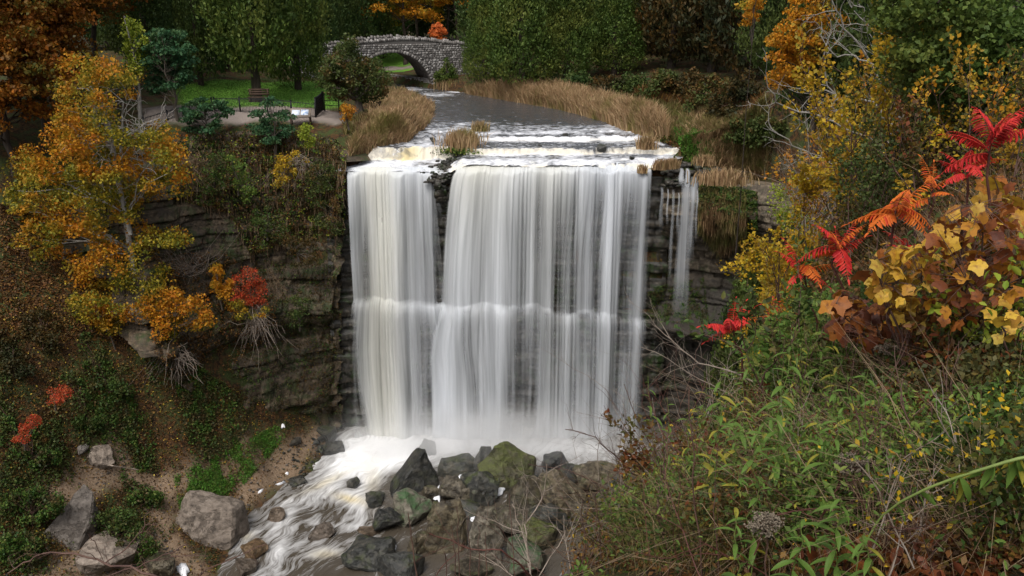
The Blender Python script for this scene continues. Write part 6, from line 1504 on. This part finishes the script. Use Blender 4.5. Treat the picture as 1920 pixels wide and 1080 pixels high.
# light green shrub below the lowest sumac and neighbours (px py = foot)
for px, py, H, lf, nl, L, nst, lab in [(1425, 745, .75, 'fresh', 2600, .055, 9, 'light green fine leafed shrub under the lowest sumac'), (1490, 745, .95, 'fresh', 2800, .055, 9, 'light green shrub rising behind the leafy stalks'), (1550, 760, .75, 'fresh', 1800, .055, 8, 'lime green shrub at the left of the big brown leaves'),
                                       (1350, 800, .65, 'fresh', 1800, .05, 8, 'green shrub where the bank drops to the pool'), (1290, 900, .75, 'fresh', 1900, .045, 8, 'small leafed green shrub with a dark stem before it'), (1215, 940, .9, 'green', 1100, .045, 6, 'dark green leafy shoots nearest the falls'),
                                       (1300, 860, .5, 'red', 380, .045, 6, 'red leafed shrub low at the edge of the bank'), (1240, 1010, .7, 'mixed', 1400, .04, 7, 'olive shrub at the lower edge of the bank'), (1140, 1060, .5, 'fresh', 900, .035, 6, 'small bright green plant at the bottom, left of the bank'),
                                       (1490, 640, .8, 'red', 700, .05, 8, 'hazy dusky red shrub behind the two middle sumacs'), (1470, 600, .8, 'red', 500, .06, 8, 'thin red shrub above the light green one'), (1620, 760, .9, 'green', 1300, .05, 7, 'green shrub under the big brown leaves'), (1760, 800, .8, 'mixed', 1400, .045, 7, 'olive shrub among the tangled stems at right'), (1860, 760, .8, 'yellow_green', 900, .05, 6, 'yellow green shoots at the right edge')]:
    Y = at_ground(px, py); bush('leafy_shrub', px, py, Y, H * .85, .25, lab, lf, nl, L, 2, nst, 'twig', .3, .006)
# yellow and orange saplings of the middle distance
for px, py, Y, H, lf, nl, L, lab in [(1495, 520, 26, 4.2, 'yellow', 1500, .17, 'golden sapling leaning out over the right cliff'), (1470, 450, 33, 3.6, 'yellow', 1300, .19, 'orange gold sapling beside the pale cliff'), (1520, 500, 22, 4.6, 'yellow', 1500, .15, 'yellow sapling above the middle sumac'), (1600, 420, 19, 4.8, 'yellow', 1900, .14, 'yellow leafed sapling in front of the bare grey branches'), (1680, 380, 17, 4.2, 'yellow', 1700, .13, 'gold sapling left of the upper sumac'),
                                     (1740, 420, 13, 2.8, 'yellow', 1000, .11, 'yellow olive sapling behind the upper sumac'), (1560, 250, 34, 4.5, 'orange', 1500, .18, 'orange leafed small tree tucked under the orange maple'), (1640, 330, 22, 4.2, 'yellow', 1700, .14, 'yellow sapling crossing the bare grey branches'), (1760, 330, 16, 3.4, 'yellow', 1500, .12, 'yellow leafed sapling under the overhanging cedar'), (1870, 440, 9, 1.8, 'orange', 900, .07, 'orange brush behind the crimson sumac'), (1540, 420, 24, 3.6, 'orange', 1300, .14, 'orange gold sapling between the golden ones'),
 (1500, 300, 40, 5.5, 'yellow_green', 1500, .2, 'lime green small tree above the golden sapling'), (1580, 330, 30, 5, 'gold', 1500, .18, 'golden small tree under the bare grey branches'), (1830, 400, 9, 2.0, 'mixed', 1400, .07, 'olive red brush right of the upper sumac'), (1455, 560, 22, 2.6, 'yellow', 500, .13, 'thin golden shoots over the lowest sumac'), (1660, 470, 13, 2.6, 'olive', 1600, .09, 'olive brush between the sumacs')]:
    bush('sapling', px, py, Y, H * .75, .5, lab, lf, int(nl * 2.3), L * .68, 3, 6, 'twig', .22, .03 * H / 5, 'sapling', .75, 4, 3, up=.25, seg_from=2, lean=(.12, 0))
# tall slim cedar, orange maple, bare grey tree, overhanging cedar
cedar(1432, 310, 56, 4.6, 19, 2, 'tall slim column of dark green cedar beside the orange maple', rz=1.0)
cedar(1500, 300, 52, 6.0, 16, 4, 'dark cedar behind the orange maple at right')
cedar(1590, 290, 47, 7, 17, 4, 'dark conifer behind the bare grey branches')
cedar(1700, 250, 40, 7, 17, 4, 'shaded conifer at right behind the grey branches')
cedar(1820, 230, 34, 7, 16, 2, 'dark conifer far right behind the overhanging cedar')
cedar(1920, 230, 30, 7, 16, 4, 'dark conifer at the right edge')
cedar(1460, 200, 75, 7, 18, 4, 'dark conifer behind the tall slim cedar')
def fartree(px, Y, poly, lab, mat, n, nleaf, L, cl, r0=.2, bark='bark_dark', py0=330, dY=2.0, every=2):
    b = W(px, py0, Y); b[2] = Hs(b[0], b[1]); c = pxclumps(poly, Y - dY, Y + dY, n); top = c[np.argmax(c[:, 2])]
    return tree('maple_tree', b, lab, trunkpts=curve(b, b + (top - b) * .9, 0, 8, .15), r0=r0, clumps=c, nleaf=nleaf, L=L, clump=cl, mat=mat, bark=bark, every=every)
fartree(1522, 44, [(1490, -40), (1560, -40), (1590, 30), (1560, 90), (1520, 130), (1490, 150), (1455, 165), (1448, 70), (1480, 20)], 'bright orange maple high at right, left of the grey branches', 'orange', 90, 110, .17, .62)
fartree(1400, 60, [(1385, 0), (1420, -30), (1425, 10), (1400, 80), (1388, 70)], 'small orange leafed branches beside the tall slim cedar', 'orange', 16, 80, .2, .5, .1)
b = W(1720, 420, 24); b[2] = Hs(b[0], b[1]); root = empty('bare_tree', b); tag(root, 'leafless grey tree with arching pale branches reaching left at upper right', 'tree'); g = Geo(); out = []
for pts, Y0, Y1, r_ in [([(1720, 420), (1700, 330), (1690, 240), (1665, 140), (1650, 20), (1640, -60)], 24, 24, .11), ([(1700, 330), (1640, 270), (1560, 235), (1490, 205), (1440, 165)], 24, 23, .05), ([(1690, 240), (1640, 195), (1590, 180), (1540, 175), (1500, 165)], 24, 25, .045), ([(1695, 280), (1620, 260), (1560, 200), (1545, 110), (1560, 60)], 24, 24, .04), ([(1690, 240), (1640, 130), (1590, 60), (1560, 0)], 24, 23, .045),
                        ([(1668, 150), (1620, 110), (1570, 100), (1530, 60)], 24, 24, .03), ([(1700, 330), (1640, 300), (1560, 308), (1500, 285), (1445, 240)], 24, 24, .035), ([(1710, 380), (1760, 300), (1800, 260), (1840, 240)], 24, 22, .04), ([(1680, 200), (1740, 130), (1790, 80)], 24, 23, .04), ([(1665, 140), (1640, 60), (1600, 10)], 24, 23, .03), ([(1690, 240), (1705, 150), (1700, 60), (1720, -20)], 24, 24, .05)]:
    P = np.array([W(a, c, Y0 + (Y1 - Y0) * k / (len(pts) - 1)) for k, (a, c) in enumerate(pts)]) - b
    t_ = np.arange(len(P)); tf = np.linspace(0, len(P) - 1, len(P) * 3); P = np.stack([np.interp(tf, t_, P[:, i]) for i in range(3)], 1); P[1:-1] += rng.normal(size=(len(P) - 2, 3)) * .06
    tubegeo(g, P, np.linspace(r_, .012, len(P)), 5)
    for q, q0 in zip(P[3:], P[2:-1]):
        if rng.random() < .75: grow(g, q, unit(unit(q - q0) + randdir(1)[0] * .8), rng.uniform(.4, 1.0), .014, 1, out, .5, 3, .0, 3)
link('branches', g.mesh('branches', M['bark_grey'], True), root)
# second bare tangle, thinner, farther right
bush('bare_tree', 1660, 400, 28, 6.5, .6, 'tangle of thin bare grey shoots behind the arching grey branches', lev=3, nst=7, mat='bark_grey', spread=.28, rad=.035, cat='tree', nb=4)
bush('bare_tree', 1560, 420, 26, 4.0, .5, 'low grey purple bare brush below the grey branches', lev=3, nst=9, mat='twig_pale', spread=.3, rad=.02, cat='tree', nb=4)
if 0: bush('bare_tree', 1830, 480, 12, 3.0, .4, 'bare brown brush right of the upper sumac stems', lev=3, nst=6, mat='twig_pale', spread=.5, rad=.012, cat='tree', nb=4)
# overhanging dark cedar in the top right corner
Yc = 13.5; b = W(1960, 380, 15); b[2] = Hs(b[0], b[1]); c = pxclumps([(1640, -80), (1930, -80), (1980, 230), (1900, 235), (1850, 190), (1790, 200), (1730, 190), (1700, 150), (1665, 90)], 12, 16.5, 330)
tree('cedar_tree', b, 'dark green cedar boughs overhanging the top right corner', trunkpts=curve(b, b + np.array([.3, .2, 8.5]), 0, 8, .06), r0=.22, clumps=c, nleaf=100, L=.085, clump=.42, mat='cedar', bark='bark_dark', every=3, thick=.55)
fartree(1850, 13, [(1800, 235), (1920, 225), (1930, 300), (1850, 290), (1790, 270)], 'dark brush hanging under the overhanging cedar', 'shade_brown', 40, 90, .07, .4, .06, 'bark_dark', 470, 1.0)

# --- sumacs
def frond_mesh(mat, ln=.40, n=13, droop=.5, seed=0):
    r = np.random.default_rng(seed); t_ = np.linspace(0, 1, 9); R = np.stack([ln * t_, 0 * t_, ln * (.28 * t_ - droop * t_ ** 2)], 1); g = Geo()
    tubegeo(g, R, np.linspace(.004, .0015, 9), 4); C = []; D = []; N = []; Ls = []
    for i in range(n):
        f = .12 + .86 * i / (n - 1); p = np.array([np.interp(f, t_, R[:, k]) for k in range(3)]); L = .105 * math.sin(math.pi * (f * .8 + .16)) * r.uniform(.85, 1.1)
        for s_ in (-1, 1):
            d = unit(np.array([.30, s_ * .75, -.62]) + r.normal(size=3) * .09); C.append(p + d * L / 2); D.append(d); N.append(unit(np.array([.75, 0, .5]) + r.normal(size=3) * .12)); Ls.append(L)
    C.append(R[-1] + [.03, 0, -.02]); D.append([.8, 0, -.4]); N.append([0, 0, 1]); Ls.append(.07)
    Ls = np.array(Ls); V, Q = leafgeo(C, D, N, Ls, Ls * .30, .15, 6); g.add(V, Q); return g.mesh('frond', M[mat])
FR = [frond_mesh('sumac_red', .40, 14, .35, 1), frond_mesh('sumac_orange', .40, 14, .40, 2), frond_mesh('sumac_red', .36, 12, .6, 3), frond_mesh('sumac_orange', .36, 13, .6, 4)]
def sumac(px, py, Y, fx, fy, sc, nf, lab, redness=.5, seed=0, tiltx=0.0):
    top = W(px, py, Y); ft = W(fx, fy, Y + .15); ft[2] = min(ft[2], top[2] - .3); hs = Hs(ft[0], ft[1]); ft[2] = min(ft[2], hs) if hs < top[2] - .2 else ft[2]
    root = empty('sumac', ft); tag(root, lab, 'sumac', None); g = Geo(); P = curve(ft, top, 0, 8, .02) - ft; tubegeo(g, P, np.linspace(.011, .006, 8), 6); link('stem', g.mesh('stem', M['stem_red'], True), root)
    r = random.Random(seed)
    for k in range(nf):
        a = math.pi * 2 * k / nf + r.uniform(-.25, .25); el = r.choice([-.15, .1, .35, .75, 1.0]) if nf > 5 else .5
        m_ = FR[(0 if r.random() < redness else 1) + (2 if el < .2 else 0)]
        o = link('frond', m_, root, top - ft - np.array([0, 0, r.uniform(0, .10)]), (0, -el, a), (sc * .70 * r.uniform(.75, 1.1),) * 3)
    return root
sumac(1374, 600, 5.9, 1420, 720, 1.0, 9, 'lowest red and orange sumac in front of the dark right cliff', .6, 3)
sumac(1505, 486, 5.3, 1560, 700, .85, 8, 'orange red sumac left of its taller neighbour in the middle', .6, 5)
sumac(1572, 458, 5.1, 1572, 700, .92, 9, 'scarlet sumac rising behind the orange red one', .7, 8)
sumac(1682, 382, 4.9, 1690, 560, 1.1, 10, 'salmon orange sumac high at right over the brown leaves', .35, 11)
sumac(1858, 258, 4.6, 1880, 480, 1.05, 10, 'brightest crimson sumac near the right edge', .95, 14)
sumac(1812, 305, 5.2, 1830, 480, .75, 7, 'small crimson sumac under the brightest one', .95, 17)
sumac(1748, 345, 6.0, 1750, 520, .8, 6, 'yellow orange sumac fading behind the salmon one', .0, 21)
sumac(1700, 455, 6.3, 1700, 600, .7, 5, 'dull red small sumac below the salmon one', .9, 23)

# --- big lobed leaves
def biglobe(mat, seed, L=.12):
    r = np.random.default_rng(seed); n = 17; a = np.linspace(-math.pi, math.pi, n, endpoint=False)
    rad = .5 * (1 + .18 * np.cos(5 * a) + .10 * r.normal(size=n) * .6) * (1 - .35 * np.exp(-((np.abs(a) - math.pi) / .4) ** 2)) * (1 + .22 * np.cos(a))
    x = rad * np.cos(a); y = rad * np.sin(a) * .92; z = -.45 * (x * x + y * y) + .13 * np.abs(np.sin(2.5 * a)) * rad + r.normal(size=n) * .03 - .16 * np.maximum(x, 0) ** 2
    V = [(0, 0, .03)] + [(x[i] * .5, y[i] * .5, z[i] * .2 - .03 * (i % 2)) for i in range(n)] + [(x[i], y[i], z[i]) for i in range(n)]
    T = [[0, 1 + i, 1 + (i + 1) % n] for i in range(n)]; Q = [[1 + i, 1 + n + i, 1 + n + (i + 1) % n, 1 + (i + 1) % n] for i in range(n)]
    V = np.array(V) * L; V[:, 0] += L * .42; return mk_mesh('leaf', V, Q, T, M[mat], True)
def curlmat():
    pass
BLf = {k: [biglobe(k, s) for s in (1, 2, 3)] for k in ('brown_leaf', 'rust_leaf', 'gold_leaf')}
def leafplant(name, lab, fx, fy, Y, poly, n, mix, sc=1.0, dY=.5, cat='sapling', stems=7):
    ft = W(fx, fy, Y); ft[2] = min(Hs(ft[0], ft[1]), ft[2] + .2) if Hs(ft[0], ft[1]) < W(fx, fy - 120, Y)[2] else ft[2]
    root = empty(name, ft); tag(root, lab, cat); C = pxclumps(poly, Y - dY, Y + dY, n) - ft; g = Geo()
    tips = C[rng.choice(n, min(stems, n), False)]
    for tp in tips: tubegeo(g, curve(np.zeros(3), tp, .08, 7, .015), np.linspace(.009, .003, 7), 4)
    paths = [curve(np.zeros(3), tp, .08, 7) for tp in tips]; allp = np.concatenate(paths)
    for c in C:
        q = allp[np.argmin(np.linalg.norm(allp - c, axis=1))]; tubegeo(g, curve(q, c, .01, 3), [.0022, .0016, .0012], 3)
    link('stem', g.mesh('stem', M['twig'], True), root)
    for c in C:
        m_ = BLf[mix[rng.integers(0, len(mix))]][rng.integers(0, 3)]
        link('leaf', m_, root, c, (rng.normal() * .45, rng.uniform(.1, 1.25), rng.uniform(0, 6.28)), (sc * rng.uniform(.65, 1.2),) * 3)
leafplant('yellow_leaf_sapling', 'sapling with large clear yellow leaves in the middle of the brown ones', 1720, 760, 4.1, [(1620, 500), (1665, 455), (1720, 460), (1735, 500), (1725, 560), (1690, 585), (1640, 540)], 125, ['gold_leaf', 'gold_leaf', 'gold_leaf', 'brown_leaf'], .58, .25)
leafplant('brown_leaf_sapling', 'tall sapling with large orange brown leaves left of the right edge', 1800, 800, 4.2, [(1730, 420), (1800, 380), (1900, 370), (1930, 470), (1900, 560), (1790, 610), (1735, 560)], 290, ['brown_leaf', 'brown_leaf', 'rust_leaf', 'brown_leaf', 'gold_leaf'], .60, .55)
leafplant('brown_leaf_sapling', 'rust brown leafed sapling below the yellow one', 1700, 860, 4.7, [(1570, 540), (1640, 560), (1760, 600), (1780, 660), (1680, 660), (1600, 640), (1565, 600)], 190, ['rust_leaf', 'rust_leaf', 'brown_leaf'], .75, .5)
leafplant('brown_leaf_sapling', 'curled brown leaves low at left below the sumacs', 1600, 760, 5.2, [(1540, 610), (1600, 600), (1640, 650), (1600, 690), (1555, 670)], 34, ['rust_leaf'], .8, .3)
leafplant('yellow_leaf_sapling', 'few bright yellow leaves at the right edge above the fern like stem', 1900, 780, 3.6, [(1850, 610), (1925, 560), (1930, 640), (1870, 630)], 16, ['gold_leaf'], .62, .2)
leafplant('brown_leaf_sapling', 'orange brown leaves at the right edge under the crimson sumac', 1900, 560, 5.0, [(1830, 330), (1880, 310), (1930, 380), (1900, 400), (1840, 380)], 22, ['brown_leaf', 'gold_leaf'], .95, .3)

# --- stalks with long leaves (goldenrod, aster)
def lancemesh(mat, L, seed):
    r = np.random.default_rng(seed); n = 6; V = []; Q = []
    for i in range(n + 1):
        f = i / n; w_ = L * .105 * math.sin(math.pi * min(1, f * .93 + .07)) ** .8; z = -L * .42 * f * f; x = L * f * (1 - .12 * f)
        V += [(x, -w_, z + w_ * .5), (x, 0, z), (x, w_, z + w_ * .5)]
    for i in range(n):
        for k in (0, 1): Q.append([3 * i + k, 3 * i + k + 1, 3 * i + 4 + k, 3 * i + 3 + k])
    return mk_mesh('leaf', V, Q, None, M[mat], True)
LM = [lancemesh('lance', .12, 1), lancemesh('lance', .10, 2), lancemesh('lance_yellow', .11, 3)]
def stalk(px, py, Y, fx, fy, n, sc, lab, yel=.15, start=.25, rad=.0032, leafmesh=None, group='leafy stalks on the near bank'):
    top = W(px, py, Y); ft = W(fx, fy, Y + .1); hs = float(Hs(ft[0], ft[1])); ft[2] = min(ft[2], hs + .02) if hs < top[2] else ft[2]
    root = empty('leafy_stalk', ft); tag(root, lab, 'wild plant', group); P = curve(ft, top, 0, 10, .01) - ft; g = Geo(); tubegeo(g, P, np.linspace(rad, rad * .45, 10), 5); link('stem', g.mesh('stem', M['stem_green'] if yel < .5 else M['twig'], True), root)
    for k in range(n):
        f = start + (1 - start) * k / n; p = np.array([np.interp(f * 9, np.arange(10), P[:, i]) for i in range(3)])
        s_ = sc * (1.15 - .55 * f) * rng.uniform(.75, 1.15)
        link('leaf', LM[2 if rng.random() < yel else rng.integers(0, 2)], root, p, (rng.normal() * .2, rng.uniform(-.5, .35), k * 2.4 + rng.normal() * .3), (s_,) * 3)
for px, py, Y, fx, fy, n, sc, yel, lab in [(1480, 650, 3.3, 1440, 960, 26, 1.25, .2, 'tall leafy stalk left of centre of the near bank, leaning right'), (1352, 690, 3.6, 1330, 980, 22, 1.15, .25, 'dark green stalk with drooping leaves beside the tall bare stem'), (1420, 800, 3.0, 1410, 1060, 16, 1.1, .2, 'leafy stalk in front of the fluffy seed head'), (1575, 930, 2.5, 1560, 1120, 26, 1.15, .1, 'green leafy stalk crowded with leaves at bottom centre right'),
                                           (1590, 700, 3.4, 1600, 960, 20, 1.1, .3, 'stalk with yellowing leaves under the rust sapling'), (1660, 740, 3.6, 1650, 960, 16, 1.0, .4, 'thin stalk with sparse leaves right of the yellowing one'), (1530, 780, 3.0, 1545, 1040, 18, 1.1, .2, 'leafy stalk touching the dry brown seed head'), (1500, 980, 2.4, 1480, 1130, 12, 1.1, .15, 'low pale leaved stalk right of the fluffy seed head'),
                                           (1380, 960, 2.7, 1385, 1120, 12, 1.0, .1, 'low green stalk left of the fluffy seed head'), (1440, 730, 4.2, 1430, 900, 20, 1.1, .1, 'green stalk half hidden behind the leaning one'), (1700, 820, 2.9, 1690, 1000, 12, .9, .5, 'stalk with limp yellow green leaves among the tangled stems'), (1290, 780, 4.4, 1285, 960, 18, 1.0, .2, 'leafy stalk at the edge of the drop, behind the bare stem'), (1400, 660, 5.0, 1400, 800, 18, 1.1, .1, 'slender stalk rising from the light green shrub'),
                                           (1560, 640, 4.6, 1560, 800, 16, 1.1, .2, 'slender stalk between the lime shrub and the rust leaves'), (1850, 690, 3.6, 1850, 860, 14, .9, .6, 'yellow green stalk near the right edge'), (1215, 705, 5.4, 1240, 900, 20, 1.15, .0, 'dark glossy leafed shoot outlined against the right of the falls'), (1250, 745, 5.2, 1262, 900, 14, 1.1, .0, 'second glossy shoot behind the one against the falls'), (1620, 1000, 2.3, 1640, 1130, 14, 1.0, .2, 'bottom leafy stalk beside the dark leaf litter')]:
    stalk(px, py, Y, fx, fy, n, sc, lab, yel)
for k in range(44):
    q = scatter([(1230, 1000), (1300, 860), (1420, 760), (1560, 780), (1700, 860), (1640, 1060), (1300, 1070)], 1)[0]; px, py, _ = proj(q); h_ = rng.uniform(.45, .85); tp = q + np.array([rng.normal() * .1, rng.normal() * .1, h_]); tx, ty, _ = proj(tp)
    stalk(float(tx), float(ty), float(tp[1]), float(px), float(py), int(h_ * 26), rng.uniform(.9, 1.4), 'low leafy green stalk in the thick of the plants at lower right', rng.choice([.05, .2, .4]), .1, .0028, group='low leafy stalks in the undergrowth')
# arching green stem with hanging leaves from the right edge
a = [W(*q) for q in [(1960, 850, 2.2), (1900, 862, 2.2), (1800, 893, 2.25), (1740, 915, 2.3), (1690, 940, 2.35), (1650, 970, 2.4), (1610, 1040, 2.45)]]; a = np.array(a); b = np.array(a[-1]); b[2] = Hs(b[0], b[1]); tf = np.linspace(0, 6, 22); P = np.stack([np.interp(tf, np.arange(7), a[:, i]) for i in range(3)], 1); P = np.concatenate([P, b[None]])
root = empty('arching_stem', b); tag(root, 'thick arching pale green stem with hanging long leaves at lower right', 'wild plant'); g = Geo(); tubegeo(g, P - b, np.linspace(.0055, .003, len(P)), 7); link('stem', g.mesh('stem', M['stem_green'], True), root)
for k in range(26):
    f = rng.uniform(0, 16) if k > 9 else rng.uniform(0, 8); p = np.array([np.interp(f, np.arange(len(P)), P[:, i]) for i in range(3)]) - b
    link('leaf', LM[2 if rng.random() < .45 else 0], root, p, (rng.normal() * .8, rng.uniform(.4, 1.35), rng.uniform(0, 6.28)), (rng.uniform(.45, 1.0),) * 3)
# fluffy seed heads
M['seed'] = simplemat('seed_fluff', (.09, .07, .05), (.20, .165, .12), 60, .95, .3, .005)
def seedhead(px, py, Y, fx, fy, rx, lab, mat='seed', n=70):
    top = W(px, py, Y); ft = W(fx, fy, Y); ft[2] = min(ft[2], float(Hs(ft[0], ft[1]))); root = empty('seed_head_plant', ft); tag(root, lab, 'wild plant'); g = Geo(); tubegeo(g, curve(np.zeros(3), top - ft, 0, 6, .005), .003, 5); g2 = Geo()
    for k in range(n):
        d = randdir(1, .4)[0] * rng.random() ** .4 * np.array([rx, rx * .7, rx * .55]); q = top - ft + d; tubegeo(g, curve(top - ft - np.array([0, 0, rx * .4]), q, .01, 4), .0011, 3)
        for _ in range(9):
            c = q + rng.normal(size=3) * .005; s_ = rng.uniform(.003, .0055); v = np.array([[1, 0, 0], [-1, 0, 0], [0, 1, 0], [0, -1, 0], [0, 0, 1], [0, 0, -1]]) * s_; g2.add(v + c, T=[[0, 2, 4], [2, 1, 4], [1, 3, 4], [3, 0, 4], [2, 0, 5], [1, 2, 5], [3, 1, 5], [0, 3, 5]])
    link('stem', g.mesh('stem', M['twig'], True), root); link('seed_head', g2.mesh('seed_head', M[mat]), root)
seedhead(1436, 985, 2.5, 1440, 1130, .065, 'grey brown fluffy seed head at the bottom of the near bank')
seedhead(1600, 872, 2.9, 1595, 1100, .075, 'dry brown flat seed head in front of the tangled stems')
seedhead(1665, 655, 4.2, 1670, 800, .07, 'pale seed head under the rust leaves', 'seed', 30)
# bare stems and twigs
def stems(lab, lst, mat='twig', name='dry_stalk', cat='stem', foot=True, twigs=2, group=None, sub=.25):
    first = lst[0][0]; P0 = W(*first[-1]); root = None
    for pts, r_ in lst:
        P = np.array([W(*q) for q in pts]); tf = np.linspace(0, len(P) - 1, len(P) * 3); P = np.stack([np.interp(tf, np.arange(len(P)), P[:, i]) for i in range(3)], 1); P[1:-1] += rng.normal(size=(len(P) - 2, 3)) * .004
        if root is None: root = empty(name, P[-1]); tag(root, lab, cat, group); org = P[-1].copy(); g = Geo()
        tubegeo(g, P - org, np.linspace(r_ * .5, r_, len(P)), 5); out = []
        for q, q0 in zip(P[1:-2], P[2:-1]):
            if rng.random() < twigs * .3: grow(g, q - org, unit(unit(q - q0) + randdir(1)[0] * .9), rng.uniform(.3, 1) * sub, r_ * .35, 1, out, .5, 2, .0, 3)
    link('stems', g.mesh('stems', M[mat], True), root); return root
stems('tall straight dark stalk rising past the right of the pool', [([(1292, 725, 3.3), (1300, 900, 3.3), (1320, 1120, 3.3)], .0045)], twigs=0)
stems('thin dark stalk right of the tall straight one', [([(1345, 830, 3.2), (1338, 960, 3.2), (1352, 1120, 3.2)], .003)], twigs=0)
stems('lone upright dark stalk over the lower boulders', [([(765, 962, 3.6), (775, 1020, 3.6), (790, 1140, 3.6)], .0045)], twigs=0)
for i, (x0, y0, x1, lab) in enumerate([(846, 985, 858, 'short upright stalk left of three alike over the boulders'), (856, 950, 862, 'thin upright stalk over the tall brown boulder'), (878, 968, 884, 'upright stalk crossing the long brown boulder'), (897, 988, 900, 'upright stalk over the foot of the long boulder'), (910, 998, 914, 'short stalk left of the red stemmed twig'), (833, 1035, 838, 'lowest stub of a stalk at the bottom edge'), (955, 925, 970, 'thin dark stalk rising to the mossy boulder')]):
    stems(lab, [([(x0, y0, 3.7), ((x0 + x1) / 2, 1040, 3.7), (x1, 1150, 3.7)], .0032)], twigs=0)
stems('red brown twig reaching left over the boulders', [([(805, 1000, 3.8), (850, 1015, 3.8), (878, 1030, 3.8), (940, 1032, 3.8), (970, 1055, 3.85), (1000, 1085, 3.9), (1020, 1150, 3.9)], .0055), ([(870, 1028, 3.8), (830, 1060, 3.8), (800, 1110, 3.8)], .003)], 'stem_red', 'bare_twig', 'twig')
stems('pale bare branch with forked tips over the middle of the pile', [([(1025, 870, 4.6), (1020, 930, 4.6), (985, 985, 4.5), (990, 1040, 4.4), (1000, 1150, 4.3)], .006), ([(960, 945, 4.6), (975, 985, 4.5), (990, 1040, 4.4)], .004), ([(1030, 985, 4.5), (1060, 1000, 4.5), (1005, 1090, 4.3)], .004), ([(870, 955, 4.6), (930, 980, 4.6), (985, 1000, 4.5)], .003)], 'twig_pale', 'bare_twig', 'twig', twigs=3)
for k, (px, py, Y, H, mt, lab) in enumerate([(1110, 1075, 4.6, .75, 'twig', 'dark leafless shrub at the bottom middle'), (1160, 1060, 4.8, .8, 'twig', 'spreading leafless shrub right of the dark one'), (1180, 1000, 5.3, .8, 'twig_pale', 'pale leafless shrub on the edge of the drop'), (1050, 1080, 4.8, .6, 'twig_pale', 'grey twiggy shrub left of the dark leafless one'), (1230, 950, 5.8, 1.0, 'twig', 'leafless shrub with long shoots against the falls'),
                                             (1300, 830, 7.5, 1.3, 'twig_pale', 'pale twiggy shrub in front of the dark cave right of the falls'), (1330, 770, 9.5, 1.6, 'twig_pale', 'bare shrub reaching left at the foot of the lowest sumac'), (1270, 1070, 3.8, .6, 'twig', 'bare brown shrub at the bottom between the stalks'), (1700, 960, 3.0, .55, 'twig', 'tangle of bare brown stems at right'), (1820, 900, 3.0, .6, 'twig', 'dark tangle of stems near the right edge'), (1620, 860, 3.8, .7, 'twig', 'brown stems tangled behind the flat seed head'),
                                             (1880, 1040, 2.4, .4, 'twig_pale', 'fine dead twigs in the bottom right corner'), (1740, 1050, 2.4, .35, 'twig_pale', 'fine dead twigs over the dark leaf litter'), (1500, 900, 3.8, .6, 'twig_pale', 'dead stems between the leafy stalks'), (1380, 860, 4.2, .8, 'stem_red', 'dark red stemmed leafless shrub right of the tall straight stalk'), (1450, 1000, 3.0, .65, 'stem_red', 'red brown leafless stems behind the fluffy seed head'), (1560, 820, 4.0, .8, 'twig', 'dark leafless stems below the curled brown leaves'), (1780, 760, 4.0, .8, 'stem_red', 'dark red leafless stems under the brown leafed sapling'), (1660, 1040, 2.6, .5, 'twig', 'dark leafless stems at the bottom right of centre')]):
    bush('bare_shrub', px, py, Y, H, .12, lab, lev=2, nst=5, mat=mt, spread=.6, rad=.0045, nb=3)
stems('long bowed brown stems crossing the lower right', [([(1560, 985, 2.9), (1640, 935, 2.9), (1740, 905, 2.9), (1840, 895, 2.9), (1960, 890, 2.9)], .004), ([(1500, 910, 3.2), (1560, 870, 3.2), (1650, 820, 3.2), (1760, 745, 3.2)], .003), ([(1660, 828, 3.1), (1760, 830, 3.1), (1960, 905, 3.1)], .004), ([(1620, 770, 3.4), (1720, 800, 3.4), (1830, 810, 3.4), (1960, 795, 3.4)], .003)], 'twig', 'bare_twig', 'twig', twigs=2)
stems('long dead branch pointing up left across the dark cave', [([(1228, 610, 8), (1260, 640, 8), (1310, 680, 8), (1380, 700, 8), (1440, 730, 8)], .010), ([(1200, 650, 8.2), (1250, 670, 8.2), (1300, 705, 8.2), (1370, 740, 8.2)], .006)], 'twig_pale', 'bare_twig', 'twig', twigs=3, sub=.5)
stems('bare shoots arching into the spray right of the pool', [([(1060, 805, 5.6), (1110, 815, 5.6), (1150, 850, 5.6), (1200, 900, 5.6), (1260, 960, 5.6)], .006), ([(1170, 720, 5.8), (1190, 780, 5.8), (1230, 850, 5.8), (1260, 930, 5.8)], .005), ([(990, 870, 5.2), (1060, 880, 5.2), (1130, 910, 5.2), (1200, 980, 5.2)], .004)], 'twig', 'bare_twig', 'twig', twigs=3)
# twigs in the lower left corner
stems('dark forked branch arching in from the bottom left', [([(15, 1075, 2.9), (60, 1048, 2.9), (95, 1035, 2.9), (150, 1040, 2.9), (195, 1058, 2.9), (250, 1068, 2.85), (330, 1095, 2.8), (380, 1160, 2.8)], .0055), ([(278, 962, 2.9), (262, 1000, 2.9), (235, 1028, 2.9), (195, 1058, 2.9)], .003), ([(290, 983, 2.9), (262, 1000, 2.9)], .002), ([(195, 1058, 2.9), (180, 1020, 2.9), (165, 1000, 2.9)], .002)], 'twig', 'bare_twig', 'twig', twigs=2, sub=.12)
stems('pale brown twigs crossing at the bottom left', [([(500, 1020, 3.0), (440, 1045, 3.0), (380, 1070, 3.0), (340, 1120, 3.0)], .003), ([(352, 1020, 3.0), (300, 1045, 3.0), (240, 1068, 3.0), (200, 1080, 2.95), (150, 1130, 2.9)], .004), ([(390, 1043, 3.0), (320, 1043, 3.0)], .002), ([(387, 1025, 3.0), (375, 1075, 3.0), (372, 1120, 3.0)], .002)], 'twig', 'bare_twig', 'twig', twigs=2, sub=.1)
